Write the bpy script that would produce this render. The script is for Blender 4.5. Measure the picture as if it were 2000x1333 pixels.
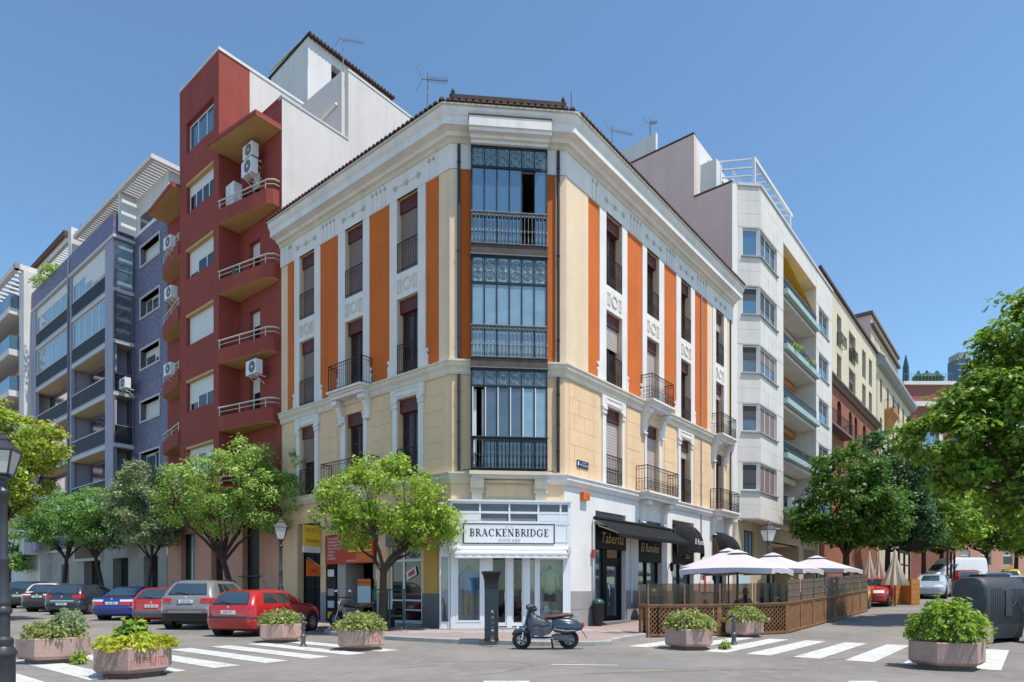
import bpy, math, random
from mathutils import Vector, Matrix
random.seed(7)
PI = math.pi
for _o in list(bpy.data.objects):
    bpy.data.objects.remove(_o)
S = bpy.context.scene
COL = S.collection

# ---------------------------------------------------------------- camera
cam = bpy.data.cameras.new('camera')
cam_ob = bpy.data.objects.new('camera', cam)
COL.objects.link(cam_ob)
cam_ob.location = (0, 0, 1.45)
cam_ob.rotation_euler = (PI / 2, 0, 0)
cam.sensor_width = 36.0
cam.lens = 36.0 * 1243.0 / 2000.0
cam.shift_y = 483.5 / 2000.0
cam.clip_start = 0.1
cam.clip_end = 3000
S.camera = cam_ob

# ---------------------------------------------------------------- light
SUN_EL = math.radians(67)
SUN_H = Vector((0.815, -0.580)).normalized()          # horizontal direction towards the sun
sd = Vector((SUN_H.x * math.cos(SUN_EL), SUN_H.y * math.cos(SUN_EL), math.sin(SUN_EL)))
world = bpy.data.worlds.new('World')
S.world = world
world.use_nodes = True
wn = world.node_tree
wn.nodes.clear()
sky = wn.nodes.new('ShaderNodeTexSky')
sky.sky_type = 'NISHITA'
sky.sun_disc = False
sky.sun_elevation = SUN_EL
sky.sun_rotation = math.atan2(SUN_H.x, SUN_H.y)
sky.air_density = 1.0
sky.dust_density = 0.25
sky.ozone_density = 0.7
sky.altitude = 650
bg = wn.nodes.new('ShaderNodeBackground')
bg.inputs['Strength'].default_value = 0.13
wo = wn.nodes.new('ShaderNodeOutputWorld')
tint = wn.nodes.new('ShaderNodeMix'); tint.data_type = 'RGBA'; tint.blend_type = 'MULTIPLY'; tint.inputs[0].default_value = 1.0
tint.inputs[7].default_value = (0.80, 0.97, 1.0, 1)
wn.links.new(sky.outputs[0], tint.inputs[6]); wn.links.new(tint.outputs[2], bg.inputs[0])
wn.links.new(bg.outputs[0], wo.inputs[0])
sun = bpy.data.lights.new('sun', 'SUN')
sun.energy = 3.3
sun.angle = math.radians(0.53)
sun.color = (1.0, 0.945, 0.86)
sun_ob = bpy.data.objects.new('sun', sun)
COL.objects.link(sun_ob)
sun_ob.rotation_euler = (-sd).to_track_quat('-Z', 'Y').to_euler()
sun_ob.location = (20, -10, 40)
vs = S.view_settings
vs.view_transform = 'Standard'
vs.look = 'None'
vs.gamma = 1
vs.exposure = 0.64
S.cycles.max_bounces = 4
S.cycles.diffuse_bounces = 2
S.cycles.glossy_bounces = 2
S.cycles.transmission_bounces = 2
S.cycles.transparent_max_bounces = 6
S.cycles.caustics_reflective = False
S.cycles.caustics_refractive = False

# ---------------------------------------------------------------- materials
MATS = {}
def hexc(h):
    h = h.lstrip('#')
    r = []
    for i in (0, 2, 4):
        c = int(h[i:i + 2], 16) / 255
        r.append(c / 12.92 if c <= .04045 else ((c + .055) / 1.055) ** 2.4)
    return tuple(r) + (1,)
def sc(c, k):
    return tuple(min(1, max(0, v * k)) for v in c[:3]) + (1,)
def pm(name, col, rough=.8, var=.12, scale=1.5, bump=.0, bscale=40., metal=0., spec=.5, streak=0., coat=0., ior=None, speck=0., sscale=120.):
    """procedural material: base colour broken up by broad noise, fine specks, vertical streaks and relief"""
    if isinstance(col, str): col = hexc(col)
    m = bpy.data.materials.new(name); m.use_nodes = True
    nt = m.node_tree; b = nt.nodes['Principled BSDF']
    b.inputs['Roughness'].default_value = rough
    b.inputs['Metallic'].default_value = metal
    b.inputs['Specular IOR Level'].default_value = spec
    if ior: b.inputs['IOR'].default_value = ior
    if coat:
        b.inputs['Coat Weight'].default_value = coat
        b.inputs['Coat Roughness'].default_value = .04
    geo = nt.nodes.new('ShaderNodeNewGeometry')
    def noise(sc_, detail, sz=1.):
        mp = nt.nodes.new('ShaderNodeMapping'); mp.inputs['Scale'].default_value = (sc_, sc_, sc_ * sz)
        nt.links.new(geo.outputs['Position'], mp.inputs[0])
        n = nt.nodes.new('ShaderNodeTexNoise'); n.inputs['Scale'].default_value = 1; n.inputs['Detail'].default_value = detail
        nt.links.new(mp.outputs[0], n.inputs['Vector']); return n
    def mixin(prev, fac_node, lo, hi, c_dark, amount):
        mr = nt.nodes.new('ShaderNodeMapRange')
        mr.inputs[1].default_value = lo; mr.inputs[2].default_value = hi
        mr.inputs[3].default_value = 0; mr.inputs[4].default_value = amount
        nt.links.new(fac_node.outputs[0], mr.inputs[0])
        mx = nt.nodes.new('ShaderNodeMix'); mx.data_type = 'RGBA'
        nt.links.new(mr.outputs[0], mx.inputs[0])
        if prev is None: mx.inputs[6].default_value = col
        else: nt.links.new(prev, mx.inputs[6])
        mx.inputs[7].default_value = c_dark
        return mx.outputs[2]
    out = None
    if var:
        out = mixin(out, noise(scale, 5), .35, .7, sc(col, 1 - 2.2 * var), .8)
        out = mixin(out, noise(scale * 7, 3), .5, .75, sc(col, 1 + var), .6)
    if streak:
        out = mixin(out, noise(2.6, 5, .06), .47, .78, sc(col, .5), min(1, streak * 1.5)); out = mixin(out, noise(.55, 6), .52, .8, sc(col, .62), min(1, streak * 1.3))
    if speck:
        out = mixin(out, noise(sscale, 2), .45, .7, sc(col, 1 - speck), .9)
        out = mixin(out, noise(sscale * .6, 2), .58, .75, sc(col, 1 + speck), .8)
    if out is None: b.inputs['Base Color'].default_value = col
    else: nt.links.new(out, b.inputs['Base Color'])
    if bump:
        n = noise(bscale, 4)
        bp = nt.nodes.new('ShaderNodeBump'); bp.inputs['Strength'].default_value = bump; bp.inputs['Distance'].default_value = .01
        nt.links.new(n.outputs[0], bp.inputs['Height']); nt.links.new(bp.outputs[0], b.inputs['Normal'])
    MATS[name] = m
    return m
def glassmat(name, tint, refl=.12, trans=.8, rough=.02):
    "clear pane: transparent with a fresnel-weighted mirror reflection"
    m = bpy.data.materials.new(name); m.use_nodes = True
    nt = m.node_tree; nt.nodes.clear()
    o = nt.nodes.new('ShaderNodeOutputMaterial'); mx = nt.nodes.new('ShaderNodeMixShader')
    t = nt.nodes.new('ShaderNodeBsdfTransparent'); g = nt.nodes.new('ShaderNodeBsdfGlossy')
    t.inputs[0].default_value = tuple(v * trans for v in tint[:3]) + (1,)
    g.inputs['Roughness'].default_value = rough
    lw = nt.nodes.new('ShaderNodeFresnel'); lw.inputs[0].default_value = 1.5
    ad = nt.nodes.new('ShaderNodeMath'); ad.operation = 'ADD'; ad.inputs[1].default_value = refl; ad.use_clamp = True
    nt.links.new(lw.outputs[0], ad.inputs[0]); nt.links.new(ad.outputs[0], mx.inputs[0])
    nt.links.new(t.outputs[0], mx.inputs[1]); nt.links.new(g.outputs[0], mx.inputs[2]); nt.links.new(mx.outputs[0], o.inputs[0])
    MATS[name] = m; return m
def leafmat(name, dark, light, extra=None, amt=0.):
    "leaves: colour varies leaf by leaf (attribute) with translucency"
    m = bpy.data.materials.new(name); m.use_nodes = True
    nt = m.node_tree; nt.nodes.clear()
    o = nt.nodes.new('ShaderNodeOutputMaterial')
    at = nt.nodes.new('ShaderNodeAttribute'); at.attribute_name = 'rnd'
    rp = nt.nodes.new('ShaderNodeValToRGB')
    rp.color_ramp.elements[0].color = dark; rp.color_ramp.elements[1].color = light
    if extra:
        e = rp.color_ramp.elements.new(1 - amt); e.color = light
        rp.color_ramp.elements[2].color = extra
    nt.links.new(at.outputs['Fac'], rp.inputs[0])
    d = nt.nodes.new('ShaderNodeBsdfPrincipled'); d.inputs['Roughness'].default_value = .45; d.inputs['Specular IOR Level'].default_value = .4
    tr = nt.nodes.new('ShaderNodeBsdfTranslucent')
    hs = nt.nodes.new('ShaderNodeHueSaturation'); hs.inputs['Value'].default_value = 1.5; hs.inputs['Hue'].default_value = .485
    nt.links.new(rp.outputs[0], d.inputs['Base Color']); nt.links.new(rp.outputs[0], hs.inputs['Color']); nt.links.new(hs.outputs[0], tr.inputs[0])
    mx = nt.nodes.new('ShaderNodeMixShader'); mx.inputs[0].default_value = .42
    nt.links.new(d.outputs[0], mx.inputs[1]); nt.links.new(tr.outputs[0], mx.inputs[2]); nt.links.new(mx.outputs[0], o.inputs[0])
    MATS[name] = m; return m
def M(n): return MATS[n]

pm('asphalt', (.26, .235, .21, 1), .92, .24, .4, .35, 90, speck=.22, sscale=70)
pm('asphalt_patch', (.215, .208, .20, 1), .92, .12, .5, .35, 90, speck=.2, sscale=70)
pm('paint_white', (.64, .625, .60, 1), .8, .1, 1.2, .2, 80, speck=.12, sscale=25)
def worn(name):
    m = MATS[name]; nt = m.node_tree; b = nt.nodes['Principled BSDF']; src = b.inputs['Base Color'].links[0].from_socket
    geo = nt.nodes.new('ShaderNodeNewGeometry'); n = nt.nodes.new('ShaderNodeTexNoise'); n.inputs['Scale'].default_value = 5; n.inputs['Detail'].default_value = 9; n.inputs['Roughness'].default_value = .72
    nt.links.new(geo.outputs['Position'], n.inputs['Vector']); mr = nt.nodes.new('ShaderNodeMapRange'); mr.inputs[1].default_value = .49; mr.inputs[2].default_value = .66; mr.inputs[4].default_value = .8
    nt.links.new(n.outputs[0], mr.inputs[0]); mx = nt.nodes.new('ShaderNodeMix'); mx.data_type = 'RGBA'; nt.links.new(mr.outputs[0], mx.inputs[0]); nt.links.new(src, mx.inputs[6]); mx.inputs[7].default_value = (.30, .29, .28, 1)
    nt.links.new(mx.outputs[2], b.inputs['Base Color'])
worn('paint_white')
pm('crack', (.07, .068, .065, 1), .95, .1)
pm('pave', (.36, .27, .245, 1), .9, .12, .6, .2, 60, speck=.15, sscale=40)
pm('pave_grey', (.40, .385, .37, 1), .9, .12, .6, .2, 60, speck=.12, sscale=40)
pm('kerb', (.40, .39, .375, 1), .85, .12, 1.5, .25, 60, speck=.2, sscale=60)
pm('dirt', (.09, .07, .05, 1), .95, .2, 8, .4, 30)
pm('cream', (.84, .60, .375, 1), .88, .05, .7, .12, 70, streak=.22)
pm('cream_stone', (.84, .58, .345, 1), .88, .07, 1.2, .18, 60, streak=.16, speck=.05, sscale=30)
pm('cream_pale', (.83, .63, .43, 1), .88, .05, .7, .1, 70, streak=.18)
pm('orange', (.66, .145, .016, 1), .88, .07, .8, .15, 70, streak=.2)
pm('trim', (.82, .775, .73, 1), .85, .05, .9, .1, 60, streak=.2)
pm('trim_warm', (.74, .66, .54, 1), .85, .07, .9, .12, 60, streak=.25)
pm('rosette', (.56, .54, .51, 1), .85, .08)
pm('white_plaster', (.80, .775, .745, 1), .88, .05, .8, .14, 60, streak=.16)
pm('dado', (.36, .35, .335, 1), .8, .08, 1.5, .15, 50, streak=.2)
pm('dado_dark', (.17, .17, .175, 1), .75, .08, 1.5, .1, 50)
pm('ochre', (.62, .40, .10, 1), .88, .06, .8, .12, 60, streak=.12)
pm('tile', (.12, .062, .047, 1), .85, .22, 5, .25, 40)
pm('tile_dark', (.055, .036, .032, 1), .8, .2, 5, .2, 40)
pm('brickband', (.30, .105, .06, 1), .85, .15, 4, .2, 40)
pm('wood_red', (.075, .018, .011, 1), .45, .15, 4, .08, 60)
pm('shutter', (.11, .02, .012, 1), .5, .12, 3, .05, 60)
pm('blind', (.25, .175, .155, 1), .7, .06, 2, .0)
pm('blind_lit', (.50, .42, .38, 1), .7, .05, 2)  # paler copy of blind, with the sunlight put into its colour
pm('blind_white', (.78, .74, .69, 1), .6, .03, 2)
pm('blind_dark', (.075, .068, .066, 1), .6, .08, 2)
pm('iron', (.016, .017, .02, 1), .5, .1, 6, metal=.3)
pm('iron_blue', (.018, .028, .038, 1), .45, .2, 6, metal=.3)
pm('iron_pale', (.20, .21, .21, 1), .6, .2, 6, metal=.2)
pm('rust', (.10, .075, .065, 1), .8, .25, 4, .2, 40)
pm('pipe', (.04, .042, .05, 1), .5, .1, 4, metal=.3)
pm('tracery', (.085, .13, .165, 1), .5, .2, 6)
pm('orn_glass', (.32, .45, .51, 1), .18, .35, 9, .3, 14)
pm('pane_sky', (.05, .13, .21, 1), .04, .05, 2, spec=.8, ior=2.1)  # blue of the reflected sky put into the pane colour
pm('pane_curtain', (.25, .37, .44, 1), .05, .12, 2.5, spec=.7, ior=1.9, streak=.2)
pm('pane_dark', (.012, .014, .017, 1), .04, .05, 2, spec=.6, ior=1.55)
pm('pane_mid', (.09, .12, .14, 1), .05, .2, 1.5, spec=.7, ior=1.8)
pm('void', (.010, .009, .008, 1), .9, 0)  # near-black: the shade of unlit interiors put into the colour
pm('interior', (.16, .14, .12, 1), .9, .05)
pm('shop_white', (.79, .80, .82, 1), .45, .03, 1, .0)
pm('shop_back', (.88, .90, .89, 1), .8, .03)
pm('louver', (.40, .41, .43, 1), .6, .05)
pm('black_paint', (.008, .008, .009, 1), .5, .1, 5, spec=.25)
pm('black_cloth', (.018, .018, .02, 1), .85, .15, 4, .1, 90, spec=.15)
pm('gold', (.66, .49, .22, 1), .5, 0)
pm('white_paint', (.82, .82, .82, 1), .5, .03)
pm('red_wall', (.32, .060, .044, 1), .9, .07, .7, .25, 50, streak=.2)
pm('red_edge', (.33, .055, .045, 1), .9, .06, .7, .2, 50)
pm('soffit_yellow', (.58, .36, .15, 1), .85, .06, .8, .1, 60)
pm('pink_wall', (.68, .36, .26, 1), .9, .06, .7, .15, 50, streak=.15)
pm('stucco_white', (.70, .64, .60, 1), .92, .045, .6, .4, 26, streak=.14)
pm('white_wall', (.72, .69, .66, 1), .88, .04, .6, .12, 50, streak=.14)
pm('rail_cream', (.68, .62, .52, 1), .5, .05)
pm('white_frame', (.80, .80, .80, 1), .4, .02)
pm('navy_matte', (.010, .012, .022, 1), .6, .1, 4)
pm('terracotta', (.34, .13, .095, 1), .9, .08, .7, .1, 40)
pm('mosaic', (.20, .18, .285, 1), .5, .3, 9, .15, 60, speck=.55, sscale=9)
pm('lilac', (.38, .36, .45, 1), .8, .06, .8, .1, 50)
pm('grey_trim', (.58, .575, .57, 1), .8, .06, .8)
pm('ground_stone', (.42, .39, .36, 1), .85, .09, .8, .15, 40, streak=.2)
pm('warm_ceiling', (.62, .50, .32, 1), .85, .05)
pm('beige_far', (.66, .50, .36, 1), .9, .06)
pm('mauve', (.80, .575, .51, 1), .92, .05, .6, .15, 40, streak=.12)
pm('ashlar', (.72, .675, .62, 1), .85, .06, .9, .12, 50, streak=.16)
pm('ashlar_warm', (.52, .41, .27, 1), .85, .06, .9, .1, 50, streak=.1)
pm('mint', (.38, .50, .47, 1), .6, .08, 2)
pm('cream_far', (.68, .60, .44, 1), .9, .05, .7, .1, 50, streak=.14)
pm('cream_far2', (.62, .53, .38, 1), .9, .05, .7, .1, 50, streak=.14)
pm('brick', (.33, .115, .065, 1), .9, .16, 3, .3, 25)
pm('slate', (.33, .345, .35, 1), .7, .08, 2)
pm('awning_yellow', (.74, .42, .02, 1), .8, .04)
pm('awning_orange', (.70, .26, .02, 1), .8, .04)
pm('tower_blue', (.05, .085, .13, 1), .2, .15, .5, spec=.8)
pm('granite', (.52, .345, .29, 1), .82, .16, 1.8, .25, 60, speck=.35, sscale=55, streak=.28)
pm('granite_dark', (.20, .135, .11, 1), .85, .15, 2, .2, 60, speck=.3, sscale=55)
pm('graffiti', (.56, .10, .075, 1), .8, .1)
pm('post_grey', (.072, .073, .082, 1), .4, .15, 5, .05, 30, metal=.4)
pm('bollard_iron', (.13, .135, .145, 1), .45, .2, 8, .1, 40, metal=.5)
pm('lamp_glass', (.64, .63, .58, 1), .25, .05)
pm('meter_blue', (.028, .042, .055, 1), .4, .1, 3, spec=.5)
pm('umbrella', (.58, .53, .575, 1), .85, .03, .8, .05, 30)
pm('umbrella_beige', (.58, .51, .41, 1), .88, .06, 2, .05, 30)
pm('lattice', (.29, .14, .06, 1), .7, .2, 6, .1, 40)
pm('reed', (.235, .175, .13, 1), .8, .2, 12, .2, 60, streak=.4)
pm('wood_orange', (.52, .21, .05, 1), .7, .12, 3, .1, 40)
pm('container', (.045, .052, .06, 1), .55, .1, 2, .1, 30)
pm('green_plastic', (.02, .065, .055, 1), .4, .1, 3)
pm('green_iron', (.012, .075, .05, 1), .4, .1, 3)
pm('bark', (.075, .052, .04, 1), .92, .3, 9, .5, 25, streak=.5)
pm('tyre', (.012, .012, .013, 1), .85, .1, 10)
pm('rim', (.50, .50, .52, 1), .3, .05, metal=.8)
pm('chrome', (.72, .72, .74, 1), .12, 0, metal=1)
pm('car_trim', (.018, .018, .02, 1), .6, .05)
pm('car_glass', (.025, .045, .055, 1), .03, 0, spec=.8, ior=2.0)
pm('tail_red', (.50, .012, .015, 1), .15, .05, coat=.5)
pm('tail_white', (.75, .72, .70, 1), .15, 0, coat=.5)
pm('plate', (.74, .74, .72, 1), .5, .02)
for n_, c_ in dict(car_red=(.46, .016, .018), car_red_dark=(.34, .02, .022), car_silver=(.20, .195, .195), car_blue=(.018, .038, .22), car_navy=(.030, .038, .062), car_black=(.022, .023, .026), car_white=(.74, .74, .72), car_yellow=(.70, .50, .03), car_pale=(.42, .50, .58), scooter_blue=(.022, .036, .058), car_bluemid=(.10, .19, .36)).items():
    pm(n_, c_ + (1,), .32, .02, 1, 0, spec=.5, coat=.9)
pm('cover_grey', (.045, .052, .075, 1), .5, .15, 6, .2, 20)
pm('seat_brown', (.11, .045, .03, 1), .55, .1, 5)
pm('shirt_blue', (.20, .38, .66, 1), .9, .08, 6)
pm('cloth_tan', (.55, .42, .30, 1), .9, .08, 6)
pm('shirt_green', (.50, .62, .42, 1), .9, .08, 6)
pm('cloth_dark', (.015, .016, .025, 1), .9, .08, 6)
pm('sign_red', (.50, .055, .02, 1), .6, .04)
pm('sign_orange', (.72, .15, .01, 1), .6, .04)
pm('sign_yellow', (.78, .56, .03, 1), .6, .04)
pm('sign_navy', (.012, .02, .085, 1), .5, .05)
pm('sign_green', (.02, .22, .08, 1), .6, .05)
pm('sign_blue', (.42, .60, .66, 1), .6, .05)
pm('purple', (.16, .02, .14, 1), .6, 0)
pm('meter_black', (.014, .014, .016, 1), .5, .1, 3)
glassmat('clear_glass', (.97, .99, .99), .0, .99)
glassmat('smoked', (.36, .24, .17), .02, .85, .2)
glassmat('glass_rail', (.50, .72, .80), .10, .85)
leafmat('leaf_lime', (0.1, 0.19, 0.02, 1), (0.46, 0.63, 0.09, 1))
leafmat('leaf_green', (0.09, 0.19, 0.03, 1), (0.5, 0.7, 0.17, 1))
leafmat('leaf_grey', (0.09, 0.15, 0.06, 1), (0.46, 0.56, 0.28, 1))
leafmat('leaf_mid', (0.06, 0.17, 0.035, 1), (0.36, 0.57, 0.15, 1))
leafmat('leaf_yellow', (.09, .19, .02, 1), (.46, .58, .08, 1), (.72, .50, .03, 1), .3)
leafmat('leaf_chestnut', (0.016, 0.055, 0.012, 1), (0.15, 0.32, 0.035, 1))
leafmat('leaf_chestnut_blue', (0.012, 0.05, 0.02, 1), (0.11, 0.24, 0.07, 1))
leafmat('leaf_big', (0.03, 0.095, 0.012, 1), (0.28, 0.46, 0.045, 1))
leafmat('leaf_bright', (0.09, 0.19, 0.015, 1), (0.42, 0.6, 0.07, 1))
leafmat('leaf_shrub', (0.08, 0.13, 0.03, 1), (0.52, 0.56, 0.18, 1))
leafmat('leaf_gold', (0.18, 0.24, 0.015, 1), (0.68, 0.7, 0.08, 1))
leafmat('leaf_laurel', (0.04, 0.12, 0.012, 1), (0.42, 0.6, 0.08, 1))

# ---------------------------------------------------------------- geometry helpers
class Fr:
    "a frame on a facade: pt(t along it, o outward from it, z up)"
    def __init__(s, o, u, n):
        s.o = Vector((o[0], o[1], 0)); s.u = Vector((u[0], u[1], 0)); s.n = Vector((n[0], n[1], 0))
        s.flip = s.u.cross(s.n).z < 0
    def __call__(s, t, o, z): return s.o + s.u * t + s.n * o + Vector((0, 0, z))
WF = Fr((0, 0), (1, 0), (0, 1))
GUL = Vector((-0.7730926, 0.6342932)); GUR = Vector((0.6343547, 0.7730421))
def hL(a): return .011 * max(0, min(a, 60) - 5)           # the left street climbs gently away from the corner
def hR(c): return .034 * max(0, min(c, 48) - 1.5) + .012 * max(0, min(c, 120) - 48)     # and the right street a little more
def gz(x, y):
    return hL((x + 2.03918) * GUL.x + (y - 21.3) * GUL.y) + hR((x - 1.79634) * GUR.x + (y - 21.67811) * GUR.y)
class FrG(Fr):
    "frame that follows the ground"
    def __call__(s, t, o, z):
        p = Fr.__call__(s, t, o, z); p.z += gz(p.x, p.y); return p
ORG = {}
class MB:
    def __init__(s): s.v = []; s.f = []
    def add(s, pts, faces, flip=False):
        b = len(s.v); s.v += [Vector(p) for p in pts]
        for f in faces: s.f.append(tuple(b + i for i in (reversed(f) if flip else f)))
        return s
    def box(s, fr, t0, t1, o0, o1, z0, z1):
        if t1 < t0: t0, t1 = t1, t0
        if o1 < o0: o0, o1 = o1, o0
        p = [fr(t, o, z) for z in (z0, z1) for o in (o0, o1) for t in (t0, t1)]
        s.add(p, [(0, 2, 3, 1), (4, 5, 7, 6), (0, 1, 5, 4), (2, 6, 7, 3), (0, 4, 6, 2), (1, 3, 7, 5)], fr.flip); return s
    def prism(s, fr, poly, o0, o1):
        "poly of (t,z) extruded along the outward axis"
        n = len(poly); p = [fr(t, o0, z) for t, z in poly] + [fr(t, o1, z) for t, z in poly]
        a = sum(poly[i][0] * poly[(i + 1) % n][1] - poly[(i + 1) % n][0] * poly[i][1] for i in range(n))
        fl = (a < 0) != fr.flip
        if o1 < o0: fl = not fl
        s.add(p, [tuple(range(n)), tuple(range(2 * n - 1, n - 1, -1))] + [(i, i + n, (i + 1) % n + n, (i + 1) % n) for i in range(n)], fl); return s
    def slab(s, fr, poly, z0, z1):
        "poly of (t,o) extruded upward"
        n = len(poly); p = [fr(t, o, z0) for t, o in poly] + [fr(t, o, z1) for t, o in poly]
        a = sum(poly[i][0] * poly[(i + 1) % n][1] - poly[(i + 1) % n][0] * poly[i][1] for i in range(n))
        fl = (a < 0) != fr.flip
        s.add(p, [tuple(range(n - 1, -1, -1)), tuple(range(n, 2 * n))] + [(i, (i + 1) % n, (i + 1) % n + n, i + n) for i in range(n)], fl); return s
    def sideprism(s, fr, poly, t0, t1):
        "poly of (o,z) extruded along the facade"
        n = len(poly); p = [fr(t0, o, z) for o, z in poly] + [fr(t1, o, z) for o, z in poly]
        a = sum(poly[i][0] * poly[(i + 1) % n][1] - poly[(i + 1) % n][0] * poly[i][1] for i in range(n))
        fl = (a > 0) != fr.flip
        if t1 < t0: fl = not fl
        s.add(p, [tuple(range(n - 1, -1, -1))[::-1], tuple(range(2 * n - 1, n - 1, -1))] + [(i, i + n, (i + 1) % n + n, (i + 1) % n) for i in range(n)], fl); return s
    def tube(s, path, r, n=6, cap=True):
        "round bar through points; r a number or one per point"
        path = [Vector(p) for p in path]; k = len(path)
        rs = r if isinstance(r, (list, tuple)) else [r] * k
        b = len(s.v); side = None
        for i, p in enumerate(path):
            d = (path[min(i + 1, k - 1)] - path[max(i - 1, 0)])
            d = d.normalized() if d.length > 1e-9 else Vector((0, 0, 1))
            if side is None: side = d.orthogonal().normalized()
            else:
                side = side - d * side.dot(d)
                side = side.normalized() if side.length > 1e-6 else d.orthogonal().normalized()
            o = d.cross(side)
            for j in range(n):
                a = 2 * PI * j / n
                s.v.append(p + (side * math.cos(a) + o * math.sin(a)) * rs[i])
        for i in range(k - 1):
            for j in range(n):
                j2 = (j + 1) % n
                s.f.append((b + i * n + j, b + i * n + j2, b + (i + 1) * n + j2, b + (i + 1) * n + j))
        if cap:
            s.f.append(tuple(b + j for j in range(n - 1, -1, -1))); s.f.append(tuple(b + (k - 1) * n + j for j in range(n)))
        return s
    def lathe(s, c, prof, n=16, ax=None):
        "profile of (r,z) turned about the vertical through c"
        c = Vector(c); b = len(s.v); k = len(prof)
        for r, z in prof:
            for j in range(n):
                a = 2 * PI * (j + .5) / n
                s.v.append(c + Vector((r * math.cos(a), r * math.sin(a), z)))
        for i in range(k - 1):
            for j in range(n):
                j2 = (j + 1) % n
                s.f.append((b + i * n + j, b + i * n + j2, b + (i + 1) * n + j2, b + (i + 1) * n + j))
        s.f.append(tuple(b + j for j in range(n - 1, -1, -1))); s.f.append(tuple(b + (k - 1) * n + j for j in range(n)))
        return s
    def ring(s, fr, ct, cz, o, R, r, n=14):
        "flat ring standing on a facade"
        for i in range(n):
            a0, a1 = 2 * PI * i / n, 2 * PI * (i + 1) / n
            q = [(ct + rr * math.cos(a), cz + rr * math.sin(a)) for rr, a in ((R, a0), (R, a1), (r, a1), (r, a0))]
            s.prism(fr, q, o[0], o[1])
        return s
    def disc(s, fr, ct, cz, o0, o1, R, n=14):
        return s.prism(fr, [(ct + R * math.cos(2 * PI * i / n), cz + R * math.sin(2 * PI * i / n)) for i in range(n)], o0, o1)
    def build(s, name, mat, parent=None, smooth=False, kind=None, local=False):
        org = Vector((0, 0, 0)) if (local or parent is None) else ORG.get(parent.name, Vector((0, 0, 0)))
        me = bpy.data.meshes.new(name)
        me.from_pydata([p - org for p in s.v], [], s.f)
        me.materials.append(M(mat) if isinstance(mat, str) else mat)
        if smooth:
            me.polygons.foreach_set('use_smooth', [True] * len(me.polygons))
            try: me.set_sharp_from_angle(angle=math.radians(38))
            except Exception: pass
        ob = bpy.data.objects.new(name, me); COL.objects.link(ob)
        if parent: ob.parent = parent
        ORG[ob.name] = org
        if kind: ob['kind'] = kind
        return ob
def tag(o, label, cat, group=None):
    o['label'] = label; o['category'] = cat
    if group: o['group'] = group
    return o
def thing(name, label, cat, loc=(0, 0, 0), rz=0, group=None, local=False):
    e = bpy.data.objects.new(name, None); COL.objects.link(e); e.empty_display_size = .2
    if local and loc[2] < .3: loc = (loc[0], loc[1], loc[2] + gz(loc[0], loc[1]))
    e.location = loc; e.rotation_euler = (0, 0, rz)
    ORG[e.name] = Vector((0, 0, 0)) if local else Vector(loc)
    return tag(e, label, cat, group)
def copy_tree(o, parent=None):
    c = o.copy(); COL.objects.link(c); c.parent = parent; ORG[c.name] = ORG.get(o.name, Vector((0, 0, 0)))
    for ch in [x for x in ALLCH.get(o.name, [])]: copy_tree(ch, c)
    return c
ALLCH = {}
def index_children(root):
    ALLCH[root.name] = list(root.children)
    for c in root.children: index_children(c)
def setmats(root, mp):
    "swap materials on a copied thing (own mesh copies)"
    for c in root.children:
        if c.type == 'MESH' and c.data.materials and c.data.materials[0].name in mp:
            c.data = c.data.copy(); c.data.materials[0] = M(mp[c.data.materials[0].name])
        setmats(c, mp)
def wall_grid(mb, fr, t0, t1, z0, z1, holes, o=0., depth=.3):
    "wall face with real openings and reveals"
    if t1 < t0: t0, t1 = t1, t0
    hs = [(max(min(a, b), t0), min(max(a, b), t1), max(c, z0), min(d, z1)) for a, b, c, d in holes]
    hs = [h for h in hs if h[1] - h[0] > 1e-4 and h[3] - h[2] > 1e-4]
    ts = sorted(set([t0, t1] + [v for h in hs for v in h[:2]])); zs = sorted(set([z0, z1] + [v for h in hs for v in h[2:]]))
    for i in range(len(ts) - 1):
        for j in range(len(zs) - 1):
            a, b, c, d = ts[i], ts[i + 1], zs[j], zs[j + 1]
            if any(h[0] <= a + 1e-6 and h[1] >= b - 1e-6 and h[2] <= c + 1e-6 and h[3] >= d - 1e-6 for h in hs): continue
            mb.add([fr(a, o, c), fr(b, o, c), fr(b, o, d), fr(a, o, d)], [(0, 3, 2, 1)], fr.flip)
    for a, b, c, d in hs:
        P = [fr(a, o, c), fr(b, o, c), fr(b, o, d), fr(a, o, d)]; Q = [fr(a, o - depth, c), fr(b, o - depth, c), fr(b, o - depth, d), fr(a, o - depth, d)]
        mb.add(P + Q, [(0, 1, 5, 4), (1, 2, 6, 5), (2, 3, 7, 6), (3, 0, 4, 7)], fr.flip)
    return mb
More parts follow.
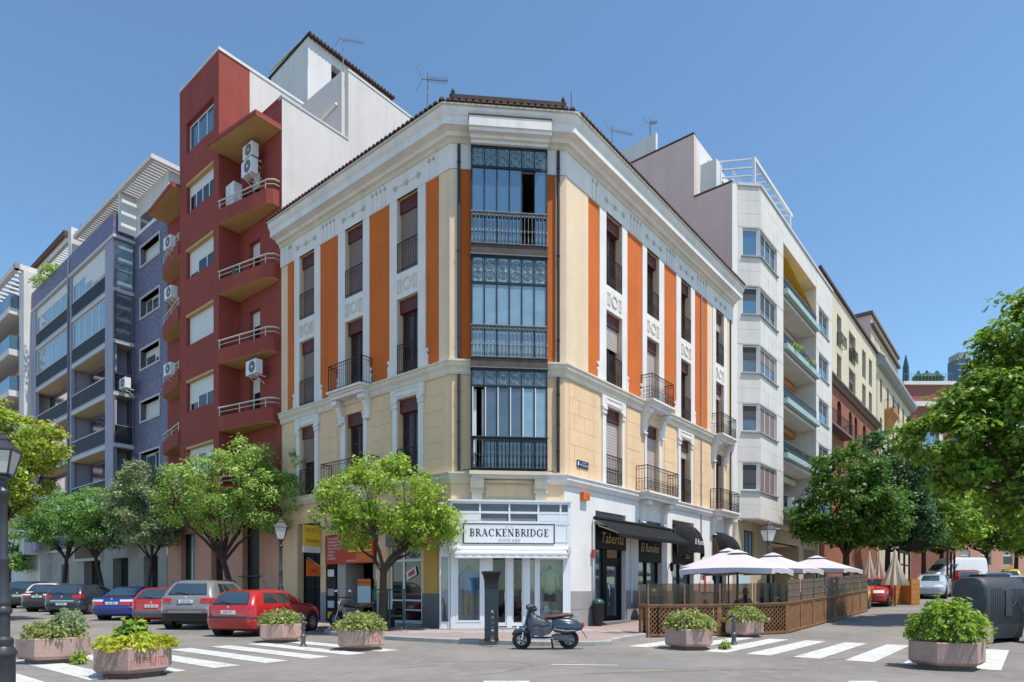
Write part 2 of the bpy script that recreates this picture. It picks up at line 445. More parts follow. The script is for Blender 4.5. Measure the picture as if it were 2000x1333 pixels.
def sweep(mb, path, prof, closed_ends=True):
    "profile of (outward offset, z) run along a plan path with mitred corners; path: [(x,y)], outward on the right-hand side going along"
    P = [Vector((p[0], p[1])) for p in path]; n = len(P)
    nor = []
    for i in range(n - 1):
        d = (P[i + 1] - P[i]).normalized(); nor.append(Vector((d.y, -d.x)))
    mit = []
    for i in range(n):
        if i == 0: m = nor[0]
        elif i == n - 1: m = nor[-1]
        else:
            m = nor[i - 1] + nor[i]; m = m / (1 + nor[i - 1].dot(nor[i]))
        mit.append(m)
    k = len(prof); b = len(mb.v)
    for i in range(n):
        for o, z in prof: mb.v.append(Vector((P[i].x + mit[i].x * o, P[i].y + mit[i].y * o, z)))
    a = sum(prof[i][0] * prof[(i + 1) % k][1] - prof[(i + 1) % k][0] * prof[i][1] for i in range(k))
    for i in range(n - 1):
        for j in range(k):
            j2 = (j + 1) % k
            f = (b + i * k + j, b + i * k + j2, b + (i + 1) * k + j2, b + (i + 1) * k + j)
            mb.f.append(f if a < 0 else f[::-1])
    if closed_ends:
        e0 = tuple(b + j for j in range(k)); e1 = tuple(b + (n - 1) * k + j for j in range(k))
        mb.f.append(e0 if a > 0 else e0[::-1]); mb.f.append(e1[::-1] if a > 0 else e1)
    return mb
def text_mb(txt, fr, t, o, z, size, sx=1., shear=0., align='CENTER', depth=.008, sign=1, rot=0., space=1., off=0.):
    "lettering standing on a facade; sign -1 when the frame runs right to left as seen"
    cu = bpy.data.curves.new('lettering', 'FONT'); cu.body = txt; cu.size = 1; cu.align_x = align; cu.align_y = 'CENTER'; cu.shear = shear; cu.space_character = space; cu.offset = off
    cu.resolution_u = 2
    ob = bpy.data.objects.new('lettering', cu); COL.objects.link(ob)
    me = bpy.data.meshes.new_from_object(ob.evaluated_get(bpy.context.evaluated_depsgraph_get()))
    mb = MB(); c, s_ = math.cos(rot), math.sin(rot)
    pts = []
    for v in me.vertices:
        x, y = v.co.x * size * sx, v.co.y * size
        x, y = x * c - y * s_, x * s_ + y * c
        pts.append(fr(t + sign * x, o + depth, z + y))
    mb.add(pts, [tuple(p.vertices) for p in me.polygons], fr.flip != (sign > 0))
    # fix facing: lettering must look outward
    bpy.data.objects.remove(ob); bpy.data.curves.remove(cu); bpy.data.meshes.remove(me)
    return mb

# ---------------------------------------------------------------- the two streets
uL = Vector((-0.7730926, 0.6342932)); uR = Vector((0.6343547, 0.7730421))
CLp = Vector((-2.03918, 21.3)); CRp = Vector((1.79634, 21.67811))
chd = Vector((0.9951759, 0.0981064)); CHW = 3.8541
LF = Fr(CLp, uL, -uR)                       # left street facade, t grows to the left
RF = Fr(CRp, uR, -uL)                       # right street facade, t grows to the right
CF = Fr(CLp, chd, (chd.y, -chd.x))          # chamfered corner, t from its left edge
# ================================================================ ground
def xy(fr, t, o): p = fr(t, o, 0); return (p.x, p.y)
g = MB(); _as = [-500, -40, -15, 0, 5, 20, 40, 60, 500]; _cs = [-500, -40, -15, -5, 1.5, 10, 20, 30, 48, 80, 120, 600]
for c_ in _cs:
    for a_ in _as:
        q = CLp + (CRp - CLp).dot(uR) * uR + uL * a_ + uR * c_; g.v.append(Vector((q.x, q.y, hL(a_) + hR(c_))))
for j in range(len(_cs) - 1):
    for i in range(len(_as) - 1): k = j * len(_as) + i; g.f.append((k, k + len(_as), k + len(_as) + 1, k + 1))
road = g.build('road', 'asphalt'); road['kind'] = 'structure'
m_ = MB()
for q in ([(-5.5, 8.6), (4.5, 8.3), (4.6, 8.75), (-5.4, 9.1)], [(1.5, 11.6), (3.2, 11.4), (3.3, 12.6), (1.7, 12.8)], [(-16, 12.5), (-7.5, 11.2), (-7.4, 11.65), (-16, 13)]):
    m_.add([(x, y, .003) for x, y in q], [(0, 1, 2, 3)])
m_.build('road_patch', 'asphalt_patch', road)
ck = MB(); rk_ = random.Random(5)
for (x, y, a, n) in ((-4.2, 9.4, .1, 26), (1.2, 10.8, .35, 20), (3.4, 9.6, -.2, 22), (-9.5, 14.6, .3, 18), (8.5, 12.6, 2.2, 16), (-1.5, 12.6, -.05, 24), (5.6, 13.1, .9, 14)):
    P = []
    for i in range(n): P.append((x, y)); a += rk_.uniform(-.35, .35); x += .22 * math.cos(a); y += .22 * math.sin(a) * .6
    for (x0, y0), (x1, y1) in zip(P, P[1:]):
        w_ = rk_.uniform(.005, .014); ck.add([(x0, y0 - w_, .0035), (x1, y1 - w_, .0035), (x1, y1 + w_, .0035), (x0, y0 + w_, .0035)], [(0, 1, 2, 3)])
ck.build('road_cracks', 'crack', road, kind='stuff')
# crossing stripes: left crossing runs across the left street, right one across the right street
for k, b in enumerate((5.55, 6.5, 7.45, 8.42, 9.42, 10.4, 11.4, 12.4, 13.4)):
    MB().box(LF, -3.55, .75, b - .25, b + .25, .004, .008).build('crossing_stripe', 'paint_white', road)
for k, d in enumerate((4.75, 5.75, 6.73, 7.7, 8.69, 9.67, 10.66, 11.65, 12.6, 13.6)):
    MB().box(RF, -3.75, 1.0, d - .26, d + .26, .004, .008).build('crossing_stripe', 'paint_white', road)
for q in ([(5.23, 9.96), (5.68, 9.96), (5.66, 9.8), (5.21, 9.8)], [(-.45, 9.97), (.28, 9.97), (.26, 9.8), (-.43, 9.8)], [(.75, 12.15), (2.0, 12.05), (2.0, 11.97), (.75, 12.05)]):
    MB().add([(x, y, .006) for x, y in q], [(3, 2, 1, 0)]).build('lane_mark', 'paint_white', road)
mc = MB().lathe((-.1, 9.3, .004), [(.33, 0), (.33, .006)], 24); mc.build('manhole_cover', 'asphalt_patch', road)

# corner pavement with kerb stones
def bez(p0, p1, p2, p3, n):
    r = []
    for i in range(n + 1):
        t = i / n; a = 1 - t
        r.append(tuple(a**3 * p0[k] + 3 * a * a * t * p1[k] + 3 * a * t * t * p2[k] + t**3 * p3[k] for k in (0, 1)))
    return r
kerb_path = [xy(LF, 75, 2.05), xy(LF, 40, 2.05), xy(LF, 20, 2.05), xy(LF, 5.2, 2.05)]
kerb_path += bez(xy(LF, 4.2, 2.05), xy(LF, 3.2, 2.1), xy(LF, 2.9, 3.5), xy(LF, 1.6, 3.55), 6)
kerb_path += bez(xy(LF, .2, 3.6), xy(LF, -2.0, 3.7), (1.3, 15.35), (2.5, 16.15), 10)
kerb_path += [xy(RF, -3.2, 3.75), xy(RF, -1.5, 3.5), xy(RF, 5, 3.5), xy(RF, 20, 3.5), xy(RF, 50, 3.5), xy(RF, 110, 3.5)]
pv = MB()
back = [xy(RF, 110, -.4), xy(RF, 0, -.4), xy(LF, 0, -.4), xy(LF, 75, -.4)]
KW = .16
def offset_path(path, d):
    P = [Vector(p) for p in path]; r = []
    for i in range(len(P)):
        a = P[max(i - 1, 0)]; b = P[min(i + 1, len(P) - 1)]
        t = (b - a).normalized(); r.append((P[i].x - t.y * d, P[i].y + t.x * d))
    return r
inner = offset_path(kerb_path, KW)
def pave_strip(mb, P, Q, z=.11):
    n = len(P); mb.add([(x, y, z + gz(x, y)) for x, y in P] + [(x, y, z + gz(x, y)) for x, y in Q], [(i, i + 1, n + i + 1, n + i) for i in range(n - 1)])
cut = len(kerb_path) - 6
lt = [75, 40, 20, 5.2] + [4.2 - .5 * i for i in range(7)]
nL = 11
pave_strip(pv, inner[:nL], [xy(LF, max(t, 0), -.4) for t in lt])
mid = inner[nL - 1:-4]; pv.add([(x, y, .11) for x, y in mid] + [(x, y, .11) for x, y in (xy(RF, .3, -.4), xy(LF, 1.2, -.4))], [tuple(range(len(mid) + 2))])
rt_ = [(-1.5, 3.5), (1.5, 3.5), (5, 3.5), (10, 3.5), (20, 3.5), (30, 3.5), (48, 3.5), (80, 3.5), (110, 3.5)]
pave_strip(pv, [xy(RF, t, d - KW) for t, d in rt_], [xy(RF, max(t, .3), -.4) for t, d in rt_])
pave = pv.build('pavement', 'pave'); pave['kind'] = 'structure'
# kerb stones, one by one
def kerb_stones(path, parent, step=1.0, mat='kerb', w=KW, zt=.125, near=60):
    P = [Vector(p) for p in path]; seg = []
    for a, b in zip(P, P[1:]):
        L_ = (b - a).length; n = max(1, round(L_ / step))
        for i in range(n): seg.append((a.lerp(b, i / n), a.lerp(b, (i + 1) / n)))
    cnt = 0; rest = MB()
    for a, b in seg:
        mid = (a + b) / 2
        d = (b - a).normalized(); nn = Vector((-d.y, d.x)); gap = .006
        a2, b2 = a + d * gap, b - d * gap
        hz = zt + random.uniform(-.004, .004)
        pts = [a2, b2, b2 + nn * w, a2 + nn * w]
        bev = .02
        mb = MB() if mid.length < near else rest
        g0_ = gz(mid.x, mid.y); hz += g0_
        v = [(p.x, p.y, -.02 + g0_) for p in pts] + [(pts[0].x, pts[0].y, hz - bev), (pts[1].x, pts[1].y, hz - bev), (pts[2].x, pts[2].y, hz), (pts[3].x, pts[3].y, hz), (pts[0].x + nn.x * bev, pts[0].y + nn.y * bev, hz), (pts[1].x + nn.x * bev, pts[1].y + nn.y * bev, hz)]
        mb.add(v, [(0, 1, 5, 4), (4, 5, 9, 8), (8, 9, 6, 7), (1, 2, 6, 9, 5), (3, 0, 4, 8, 7), (2, 3, 7, 6)])
        if mb is not rest: mb.build('kerb_stone', mat, parent)
    if rest.f: rest.build('kerb_run', mat, parent)
kerb_stones(kerb_path, pave, 1.0, near=34)
# paving slabs near the shop: rows of large pale slabs against the kerb and a darker inspection lid
MB().box(RF, -1.3, -.6, 2.2, 2.8, .1, .115).build('inspection_lid', 'granite_dark', pave)
for i in range(16):
    for j in range(3):
        MB().box(CF, -1.3 + i * .42, -.9 + i * .42, .75 + j * .42, 1.15 + j * .42, .1, .113).build('paving_slab', 'pave_grey' if (i + j) % 5 else 'pave', pave)
# pavement across the right street, at the right edge of the view
rk = [(40, 47), (17.6, 19.8), (13.3, 14.2), (11.2, 11.75), (10.6, 11.0), (10.7, 10.3), (11.5, 9.6), (16, 7.5), (30, 2)]
rk = rk[::-1]
pv2 = MB(); inn = offset_path(rk, -KW); pave_strip(pv2, inn[::-1], [(60, y) for x, y in inn[::-1]])
pave2 = pv2.build('pavement', 'pave_grey'); pave2['kind'] = 'structure'
kerb_stones(rk[::-1], pave2, .9, near=40)

# ================================================================ corner building
BZ = (0, 23.5, 0)
cb = thing('corner_building', 'orange and cream corner apartment building with glazed bay on its cut corner', 'building', BZ)
Z1, Z2, ZT = 5.33, 9.08, 17.16
LW = [(1.58, 2.70), (4.66, 5.78), (7.87, 8.97)]
RW = [(2.64, 3.82), (5.86, 6.96), (9.12, 10.2), (13.2, 14.25)]
LS = [(1.20, 3.10), (4.29, 6.23), (7.47, 9.35)]
RS = [(2.17, 4.22), (5.48, 7.43), (8.64, 10.63), (12.80, 14.68)]
LO = [(.54, 1.2), (3.1, 4.29), (6.23, 7.47), (9.35, 9.91)]
RO = [(1.41, 2.17), (4.22, 5.48), (7.43, 8.64), (10.63, 12.14)]
LE, RE = 10.42, 15.5
ROWS = [(12.78, 15.48), (9.12, 11.86), (5.37, 8.26)]
GL = [(7.5, 9.19, .1, 4.19), (3.9, 7.08, .1, 3.6), (1.43, 3.22, .2, 3.5)]
GR = [(1.96, 4.18, .1, 4.3), (5.22, 7.33, .1, 4.25), (8.33, 10.63, .1, 4.5), (12.9, 14.67, .1, 4.3)]
w = MB(); wall_grid(w, LF, 0, LE, Z1, ZT, [(a, b, c, d) for a, b in LW for c, d in ROWS], 0, .34)
wall_grid(w, RF, 0, RE, Z1, ZT, [(a, b, c, d) for a, b in RW for c, d in ROWS], 0, .34)
wall_grid(w, CF, 0, CHW, 4.3, ZT, [(.8, 3.06, 5.5, 16.0)], 0, .34)
wall_grid(w, CF, 0, CHW, .05, 4.3, [(.05, 3.8, .05, 4.3)], 0, .1)
w.box(RF, RE - .02, RE, -8, 0, .05, ZT); w.box(LF, LE - .02, LE, -8, 0, .05, ZT)
wall = w.build('wall', 'cream', cb)
w = MB(); wall_grid(w, LF, 0, LE, .05, Z1, GL, 0, .34); gl = w.build('ground_floor_wall', 'cream_stone', cb)
w = MB(); wall_grid(w, RF, 0, RE, .05, Z1, GR, 0, .4); gr = w.build('ground_floor_wall', 'white_plaster', cb)
# stone blocks of the first floor, each set proud of its joints
def blocks(fr, t0, t1, z0, z1, bw, bh, parent, mat, o=.0, th=.014, stagger=True):
    nz = max(1, round((z1 - z0) / bh)); h = (z1 - z0) / nz
    for j in range(nz):
        n = max(1, round((t1 - t0) / bw)); ww = (t1 - t0) / n
        off = ww / 2 if (stagger and j % 2 and n > 1) else 0
        cuts = [t0] + [t0 + off + i * ww for i in range(0 if off else 1, n + (1 if off else 0))] + [t1]
        cuts = sorted(set(round(c, 4) for c in cuts if t0 <= c <= t1))
        for a, b in zip(cuts, cuts[1:]):
            if b - a < .05: continue
            gp = .005
            MB().box(fr, a + gp, b - gp, o + .0005, o + th + random.uniform(-.003, .004), z0 + j * h + gp, z0 + (j + 1) * h - gp).build('stone_block', mat, parent)
zb0, zb1 = Z1 + .02, 8.58
for a, b in ((.32, 1.18), (3.12, 4.18), (6.34, 7.45), (9.37, LE - .25)): blocks(LF, a, b, zb0, zb1, .75, .52, wall, 'cream_stone')
for a, b in ((.25, 2.15), (4.24, 5.36), (7.55, 8.62), (10.65, 12.5), (14.75, RE - .2)): blocks(RF, a, b, zb0, zb1, .75, .52, wall, 'cream_stone')
for a, b in ((.03, .34), (3.52, CHW - .03)): MB().box(CF, a, b, .0005, .03, zb0, zb1).build('pilaster', 'cream_stone', cb)
blocks(LF, 9.25, LE - .02, .12, 4.9, .6, .6, gl, 'cream_stone')
MB().box(LF, .62, 1.3, 0, .03, 1.28, 4.85).build('ochre_pier', 'ochre', cb)
MB().box(LF, .45, 1.36, 0, .045, .1, 1.28).build('dado', 'dado_dark', cb)
for a, b in ((7.1, 7.48), (3.3, 3.86)): MB().box(LF, a, b, 0, .02, 1.3, 4.6).build('pier_facing', 'cream_stone', cb); MB().box(LF, a, b, 0, .03, .1, 1.3).build('dado', 'dado', cb)
for a, b in ((.0, 1.93), (4.2, 5.2), (7.35, 8.31), (10.65, 12.88), (14.7, RE)):
    MB().box(RF, a, b, .0, .05, .1, .72).build('dado', 'dado', cb); MB().box(RF, a, b, .0, .045, .73, 1.36).build('dado', 'dado', cb)
MB().box(CF, 3.42, CHW + .05, -.05, .05, .1, 1.36).build('dado', 'dado', cb)
# orange fields, pale ends, corner pilasters
for fr, lst in ((LF, LO), (RF, RO)):
    for a, b in lst: MB().box(fr, a, b, 0, .012, Z2, 15.48).build('orange_field', 'orange', cb)
for a, b in ((.32, .72), (3.14, 3.52)): MB().box(CF, a, b, 0, .012, Z2, 15.48).build('orange_field', 'orange', cb)
MB().box(LF, .0, .53, 0, .05, Z2 + .002, 15.47).box(CF, -.05, .22, 0, .05, Z2 + .003, 15.468).build('pilaster', 'cream_pale', cb)
MB().box(RF, .02, 1.40, 0, .05, Z2 + .002, 15.47).box(CF, CHW - .2, CHW + .05, 0, .05, Z2 + .003, 15.468).build('pilaster', 'cream_pale', cb)
MB().box(LF, 9.92, LE - .02, 0, .03, Z2, 15.47).build('pilaster', 'cream_pale', cb)
MB().box(RF, 12.15, 12.79, 0, .03, Z2, 15.47).build('pilaster', 'cream_pale', cb)
MB().box(RF, 14.7, RE - .02, 0, .03, Z2, 15.47).build('pilaster', 'cream_pale', cb)
# white surrounds running over two floors, with scroll feet, and relief panels between windows
def surround(fr, a, b, wa, wb):
    m = MB(); wall_grid(m, fr, a, b, Z2, 15.49, [(wa, wb, 12.78, 15.48), (wa, wb, 9.12, 11.86)], .055, .06)
    for t in (a, b):
        m.add([fr(t, 0, Z2), fr(t, .055, Z2), fr(t, .055, 15.49), fr(t, 0, 15.49)], [(0, 1, 2, 3)])
    ob = m.build('window_surround', 'trim', cb)
    s_ = MB()
    for t, sg in ((a, -1), (b, 1)):
        s_.prism(fr, [(t, Z2), (t + sg * .13, Z2), (t + sg * .11, Z2 + .28), (t + sg * .14, Z2 + .42), (t + sg * .07, Z2 + .5), (t, Z2 + .62)], .0, .05)
        s_.disc(fr, t + sg * .07, Z2 + .62, 0, .06, .07, 10)
    s_.build('scroll', 'trim', ob)
    c = (wa + wb) / 2; p = MB(); z = 12.32
    p.ring(fr, c, z, (.055, .085), .24, .17, 16)
    for sg in (-1, 1):
        p.box(fr, c + sg * .3, c + sg * .52, .055, .08, z + .16, z + .22)
        p.box(fr, c + sg * .32, c + sg * .36, .055, .08, z - .2, z + .14); p.box(fr, c + sg * .46, c + sg * .5, .055, .08, z - .2, z + .14)
        p.box(fr, c + sg * .3, c + sg * .52, .055, .075, z - .26, z - .21)
    p.build('relief', 'trim_warm', ob)
    return ob
for (a, b), (c, d) in zip(LS, LW): surround(LF, a, b, c, d)
for (a, b), (c, d) in zip(RS, RW): surround(RF, a, b, c, d)
# frieze with grooves, drops and rosettes
path = [xy(LF, LE, 0), xy(LF, 0, 0), xy(RF, 0, 0), xy(RF, RE, 0)]
fz = sweep(MB(), path, [(0, 15.48), (.07, 15.48), (.07, 16.3), (0, 16.3)]).build('frieze', 'trim', cb)
for fr, O, W_ in ((LF, LO, LW), (RF, RO, RW)):
    for a, b in O:
        n = 4 if b - a > 1 else 2
        m = MB()
        for i in range(n):
            t = a + .12 + (b - a - .24) * (i + .5) / n
            m.box(fr, t - .035, t + .035, .07, .10, 15.52, 16.05)
        m.build('triglyph', 'trim', fz)
        m = MB()
        for i in range(n):
            t = a + .12 + (b - a - .24) * (i + .5) / n
            m.prism(fr, [(t - .02, 16.2), (t + .02, 16.2), (t + .045, 16.08), (t - .045, 16.08)], .07, .115)
        m.build('drop', 'rosette', fz)
    for a, b in W_:
        c = (a + b) / 2
        for dx in (-.62, 0, .62): MB().disc(fr, c + dx, 15.88, .07, .11, .095, 12).disc(fr, c + dx, 15.88, .11, .13, .05, 10).build('rosette', 'rosette', fz)
        m = MB()
        for dx in (-.31, .31): m.box(fr, c + dx - .15, c + dx + .15, .07, .085, 15.865, 15.895)
        m.build('fillet', 'trim_warm', fz)
# mouldings
sweep(MB(), path, [(0, 16.3), (.10, 16.3), (.14, 16.36), (.14, 16.42), (.2, 16.46), (0, 16.46)]).build('moulding', 'trim_warm', cb)
co = sweep(MB(), path, [(0, 16.46), (.24, 16.46), (.3, 16.56), (.50, 16.60), (.56, 16.60), (.56, 16.86), (.60, 16.90), (.66, 17.02), (.66, 17.14), (0, 17.14)]).build('cornice', 'trim', cb)
sweep(MB(), path, [(0, 17.14), (.72, 17.14), (.72, 17.19), (0, 17.19)]).build('gutter', 'trim_warm', cb)
# roof: tiled slope with a course of round eave tiles, and the little hipped crown over the corner
rt = sweep(MB(), path, [(.70, 17.19), (.72, 17.22), (-4.0, 18.9), (-4.0, 17.19)]).build('roof', 'tile', cb)
et = MB()
for fr, T, sg in ((LF, LE, 1), (RF, RE, 1), (CF, CHW, 1)):
    t = 0 if fr is not CF else -.3
    while t < (T if fr is not CF else T + .3):
        for k, (o0, z0) in enumerate(((.76, 17.22), (.42, 17.36))):
            q = [(t + .1 * math.cos(a), z0 + .09 * math.sin(a)) for a in (0, .6, 1.2, 1.95, 2.6, PI)]
            p = [fr(x, o0, z) for x, z in q] + [fr(x, o0 - .42, z + .15) for x, z in q]
            et.add(p, [(0, 1, 2, 3, 4, 5)] + [(i, i + 6, i + 7, i + 1) for i in range(5)])
        t += .225
et.build('eave_tiles', 'tile', rt, kind='stuff')
A = [CF(-.1, .30, 0), CF(CHW + .1, .30, 0)]
m = MB(); m.add([CF(-.05, .34, 17.2), CF(CHW + .05, .34, 17.2), CF(CHW - .25, .0, 17.82), CF(.25, .0, 17.82)], [(0, 1, 2, 3)])
m.add([CF(.25, .0, 17.82), CF(CHW - .25, 0, 17.82), CF(CHW - .25, -3, 17.9), CF(.25, -3, 17.9)], [(0, 1, 2, 3)])
m.add([CF(-.05, .34, 17.2), CF(.25, 0, 17.82), CF(.25, -3, 17.9), CF(-1.6, -2, 17.2)], [(0, 1, 2, 3)])
m.add([CF(CHW + .05, .34, 17.2), CF(CHW - .25, 0, 17.82), CF(CHW - .25, -3, 17.9), CF(CHW + 1.6, -2, 17.2)], [(3, 2, 1, 0)])
rc = m.build('roof_crown', 'brickband', cb)
MB().box(CF, .1, CHW - .1, -.08, .12, 17.80, 17.93).build('ridge_cap', 'tile_dark', rc)
for t in (.06, CHW - .06): MB().lathe(CF(t, .02, 0), [(.11, 17.78), (.12, 17.95), (.05, 18.0), (.07, 18.06), (.01, 18.2)], 8).build('finial', 'tile_dark', rc)
for t in (.55, CHW - .6): MB().tube([CF(t, .3, 17.2), CF(t, .22, 17.55)], .05, 8).build('vent', 'trim_warm', rc)
for a, b in ((0, -.5), (CHW, CHW + .5)): pass
m = MB().tube([LF(LE, .5, 17.42), LF(.1, .48, 17.44)], .075, 6).tube([RF(RE, .5, 17.4), RF(.1, .48, 17.44)], .06, 6); m.build('ridge_tiles', 'tile_dark', rt)
# string courses
sweep(MB(), path, [(0, 8.62), (.05, 8.62), (.09, 8.70), (.09, 8.80), (.17, 8.90), (.17, 9.0), (.21, 9.02), (.21, Z2), (0, Z2)]).build('string_course', 'trim_warm', cb)
pathL = [xy(LF, LE, 0), xy(LF, 0, 0), xy(CF, .68, 0)]; pathR = [xy(CF, 3.2, 0), xy(RF, 0, 0), xy(RF, RE, 0)]
for p_ in (pathL, pathR): sweep(MB(), p_, [(0, 4.98), (.06, 4.98), (.10, 5.06), (.16, 5.14), (.16, 5.26), (.2, 5.28), (.2, Z1), (0, Z1)]).build('string_course', 'trim_warm' if p_ is pathL else 'trim', cb)
# down pipes
for t in (.26, CHW - .24):
    for z0, z1 in ((Z2 + .05, 16.25), (Z1 + .05, 8.6)):
        m = MB().tube([CF(t, .11, z0), CF(t, .11, z1)], .052, 8)
        for z in (z0 + .7, (z0 + z1) / 2, z1 - .6): m.tube([CF(t, .11, z), CF(t, .11, z + .05)], .066, 8)
        m.build('drain_pipe', 'pipe', cb)
m = MB().tube([RF(11.4, .05, .1), RF(11.4, .05, 15.5)], .03, 6); m.build('drain_pipe', 'dado', cb)
m = MB().tube([RF(15.1, .08, 5.4), RF(15.1, .08, 15.5)], .035, 6); m.build('drain_pipe', 'pipe', cb)

# windows
def railing_mesh(fr, t0, t1, o, z0, z1, ret=0., orn=False, step=.115, r=.009):
    "iron railing: rails, thin bars, optional side returns and scrolls in the lower half"
    m = MB(); segs = [((t0, o), (t1, o))]
    if ret: segs += [((t0, o), (t0, o - ret)), ((t1, o), (t1, o - ret))]
    for (a, oa), (b, ob_) in segs:
        P = lambda k, z: fr(a + (b - a) * k, oa + (ob_ - oa) * k, z)
        for z, rr in ((z1, .02), (z0 + .07, .013), (z1 - .12, .01)): m.tube([P(0, z), P(1, z)], rr, 5)
        L_ = math.hypot(b - a, ob_ - oa); n = max(2, int(L_ / step))
        for i in range(n + 1):
            m.tube([P(i / n, z0), P(i / n, z1)], r if i not in (0, n) else .016, 4, cap=False)
        if orn:
            zm = z0 + .5 * (z1 - z0); m.tube([P(0, zm), P(1, zm)], .011, 4)
            for i in range(n):
                k = (i + .5) / n; R = L_ / n * .40
                for zc in (z0 + .18, z0 + .36):
                    pts = [P(k + R / L_ * math.cos(u), zc + R * 1.5 * math.sin(u)) for u in [j * PI / 3 for j in range(7)]]
                    m.tube(pts, .008, 3, cap=False)
    return m
def french(fr, a, b, z0, z1, blind, orn=False, rail=True, lit=False, open_=False):
    d = .24
    fw = MB()
    for t0, t1 in ((a, a + .07), (b - .07, b)): fw.box(fr, t0, t1, -d - .06, -d, z0, z1)
    c = (a + b) / 2; zt = z1 - .48
    fw.box(fr, a + .07, b - .07, -d - .06, -d, zt - .08, zt); fw.box(fr, c - .05, c + .05, -d - .05, -d + .012, z0, zt - .08)
    for t0, t1 in ((a + .07, c - .05), (c + .05, b - .07)):
        fw.box(fr, t0, t1, -d - .05, -d - .005, z0, z0 + .62)
        for z in (z0 + 1.2, z0 + 1.75): fw.box(fr, t0, t1, -d - .045, -d - .01, z - .02, z + .02)
        fw.box(fr, t0, t0 + .05, -d - .05, -d - .003, z0 + .62, zt - .08); fw.box(fr, t1 - .05, t1, -d - .05, -d - .003, z0 + .62, zt - .08)
    win = fw.build('window', 'wood_red', cb)
    for t0, t1 in ((a + .12, c - .1), (c + .1, b - .12)):
        zz = [z0 + .62, z0 + 1.18, z0 + 1.77, zt - .08]
        for u, v in zip(zz, zz[1:]):
            MB().box(fr, t0, t1, -d - .035, -d - .025, u, v).build('pane', 'pane_dark' if not open_ else 'void', win)  # open window: blackened panes stand in for the dark inside
    bx = MB().box(fr, a, b, -d - .05, -.10, zt, z1)
    for k in range(4): bx.box(fr, a + .01, b - .01, -.10, -.092, zt + .02 + k * .115, zt + .12 + k * .115)
    bx.build('shutter_box', 'shutter', win)
    if blind > 0:
        zb = zt - (zt - z0) * blind; bm_ = MB(); n = max(3, int((zt - zb) / .055)); h = (zt - zb) / n
        for k in range(n): bm_.box(fr, a + .04, b - .04, -.17, -.155 + .006 * (k % 2), zb + k * h, zb + (k + 1) * h - .004)
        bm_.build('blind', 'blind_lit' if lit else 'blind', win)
    if rail: railing_mesh(fr, a + .01, b - .01, .035, z0 + .05, z0 + 1.08, 0, orn).build('railing', 'iron', win)
    return win
LB = {(0, 0): 1, (1, 0): 1, (2, 0): 1, (0, 1): 0, (1, 1): 0, (2, 1): 1, (0, 2): 0, (1, 2): 0, (2, 2): .42}
RB = {(0, 0): 0, (1, 0): 0, (2, 0): 0, (3, 0): .18, (0, 1): .36, (1, 1): 1, (2, 1): 0, (3, 1): .12, (0, 2): .95, (1, 2): 1, (2, 2): .14, (3, 2): 0}
for i, (a, b) in enumerate(LW):
    for j, (z0, z1) in enumerate(ROWS): french(LF, a, b, z0, z1, LB[(i, j)], rail=not (i == 1 and j > 0), open_=(i, j) == (1, 2))
for i, (a, b) in enumerate(RW):
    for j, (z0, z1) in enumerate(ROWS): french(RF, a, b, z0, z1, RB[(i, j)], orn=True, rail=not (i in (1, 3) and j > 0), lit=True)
# first-floor surrounds: side pilasters, capital blocks, lintel with sunk panel
def surround1(fr, a, b, wa, wb, plain):
    m = MB()
    for t0, t1 in ((a, wa), (wb, b)):
        m.box(fr, t0 + .02, t1 - .0 if t1 == wa else t1 - .02, 0, .05, Z1, 7.95)
        m.box(fr, t0 - .02, t1 + .02 if t1 != wa else t1, 0, .09, 7.95, 8.1)
        m.box(fr, t0 - .01, t1 + .01, 0, .12, 8.1, 8.18)
    if not plain:
        m.box(fr, a - .03, b + .03, 0, .07, 8.27, 8.62)
        for t in (a, b): m.box(fr, t - .05 if t == a else t - .3, t + .3 if t == a else t + .05, 0, .085, 8.19, 8.6)
    ob = m.build('window_surround', 'trim', cb)
    if not plain:
        p = MB(); c = (a + b) / 2
        for z in (8.33, 8.53): p.box(fr, c - .62, c + .62, .07, .09, z, z + .03)
        for t in (-.62, .59): p.box(fr, c + t, c + t + .03, .07, .09, 8.36, 8.53)
        p.build('relief', 'trim_warm', ob)
for i, ((a, b), (c, d)) in enumerate(zip(LS, LW)): surround1(LF, a + .12, b - .12, c, d, i == 1)
for i, ((a, b), (c, d)) in enumerate(zip(RS, RW)): surround1(RF, a + .2, b - .2, c, d, i in (1, 3))
# balconies
def bracket(fr, t, w, zt, h, d):
    pr = [(0, zt), (d, zt), (d + .03, zt - .1), (d, zt - .22), (d * .72, zt - .26), (d * .50, zt - .42), (d * .34, zt - .68), (d * .3, zt - h), (0, zt - h)]
    m = MB().sideprism(fr, pr, t - w / 2, t + w / 2)
    m.box(fr, t - w / 2 - .03, t + w / 2 + .03, d * .55, d + .05, zt - .2, zt - .04)
    m.box(fr, t - w / 2 - .02, t + w / 2 + .02, 0, d * .32 + .04, zt - h - .07, zt - h)
    return m
def balcony(fr, a, b, z, o, bz, bts, orn, mat):
    m = MB().box(fr, a + .06, b - .06, 0, o - .12, z - .30, z - .16).box(fr, a + .02, b - .02, 0, o - .05, z - .16, z - .08).box(fr, a - .04, b + .04, 0, o + .04, z - .08, z + .004)
    ob = m.build('balcony', mat, cb)
    for t in bts: bracket(fr, t, .26, z - .30, bz, o - .2).build('bracket', mat, ob)
    railing_mesh(fr, a, b, o - .06, z + .01, z + 1.02, o - .08, orn).build('railing', 'iron', ob)
balcony(LF, 4.17, 6.22, Z2 + .006, .56, .85, (4.38, 6.04), False, 'trim')
balcony(LF, 3.75, 6.72, Z1 + .006, .56, .8, (4.36, 6.1), False, 'trim')
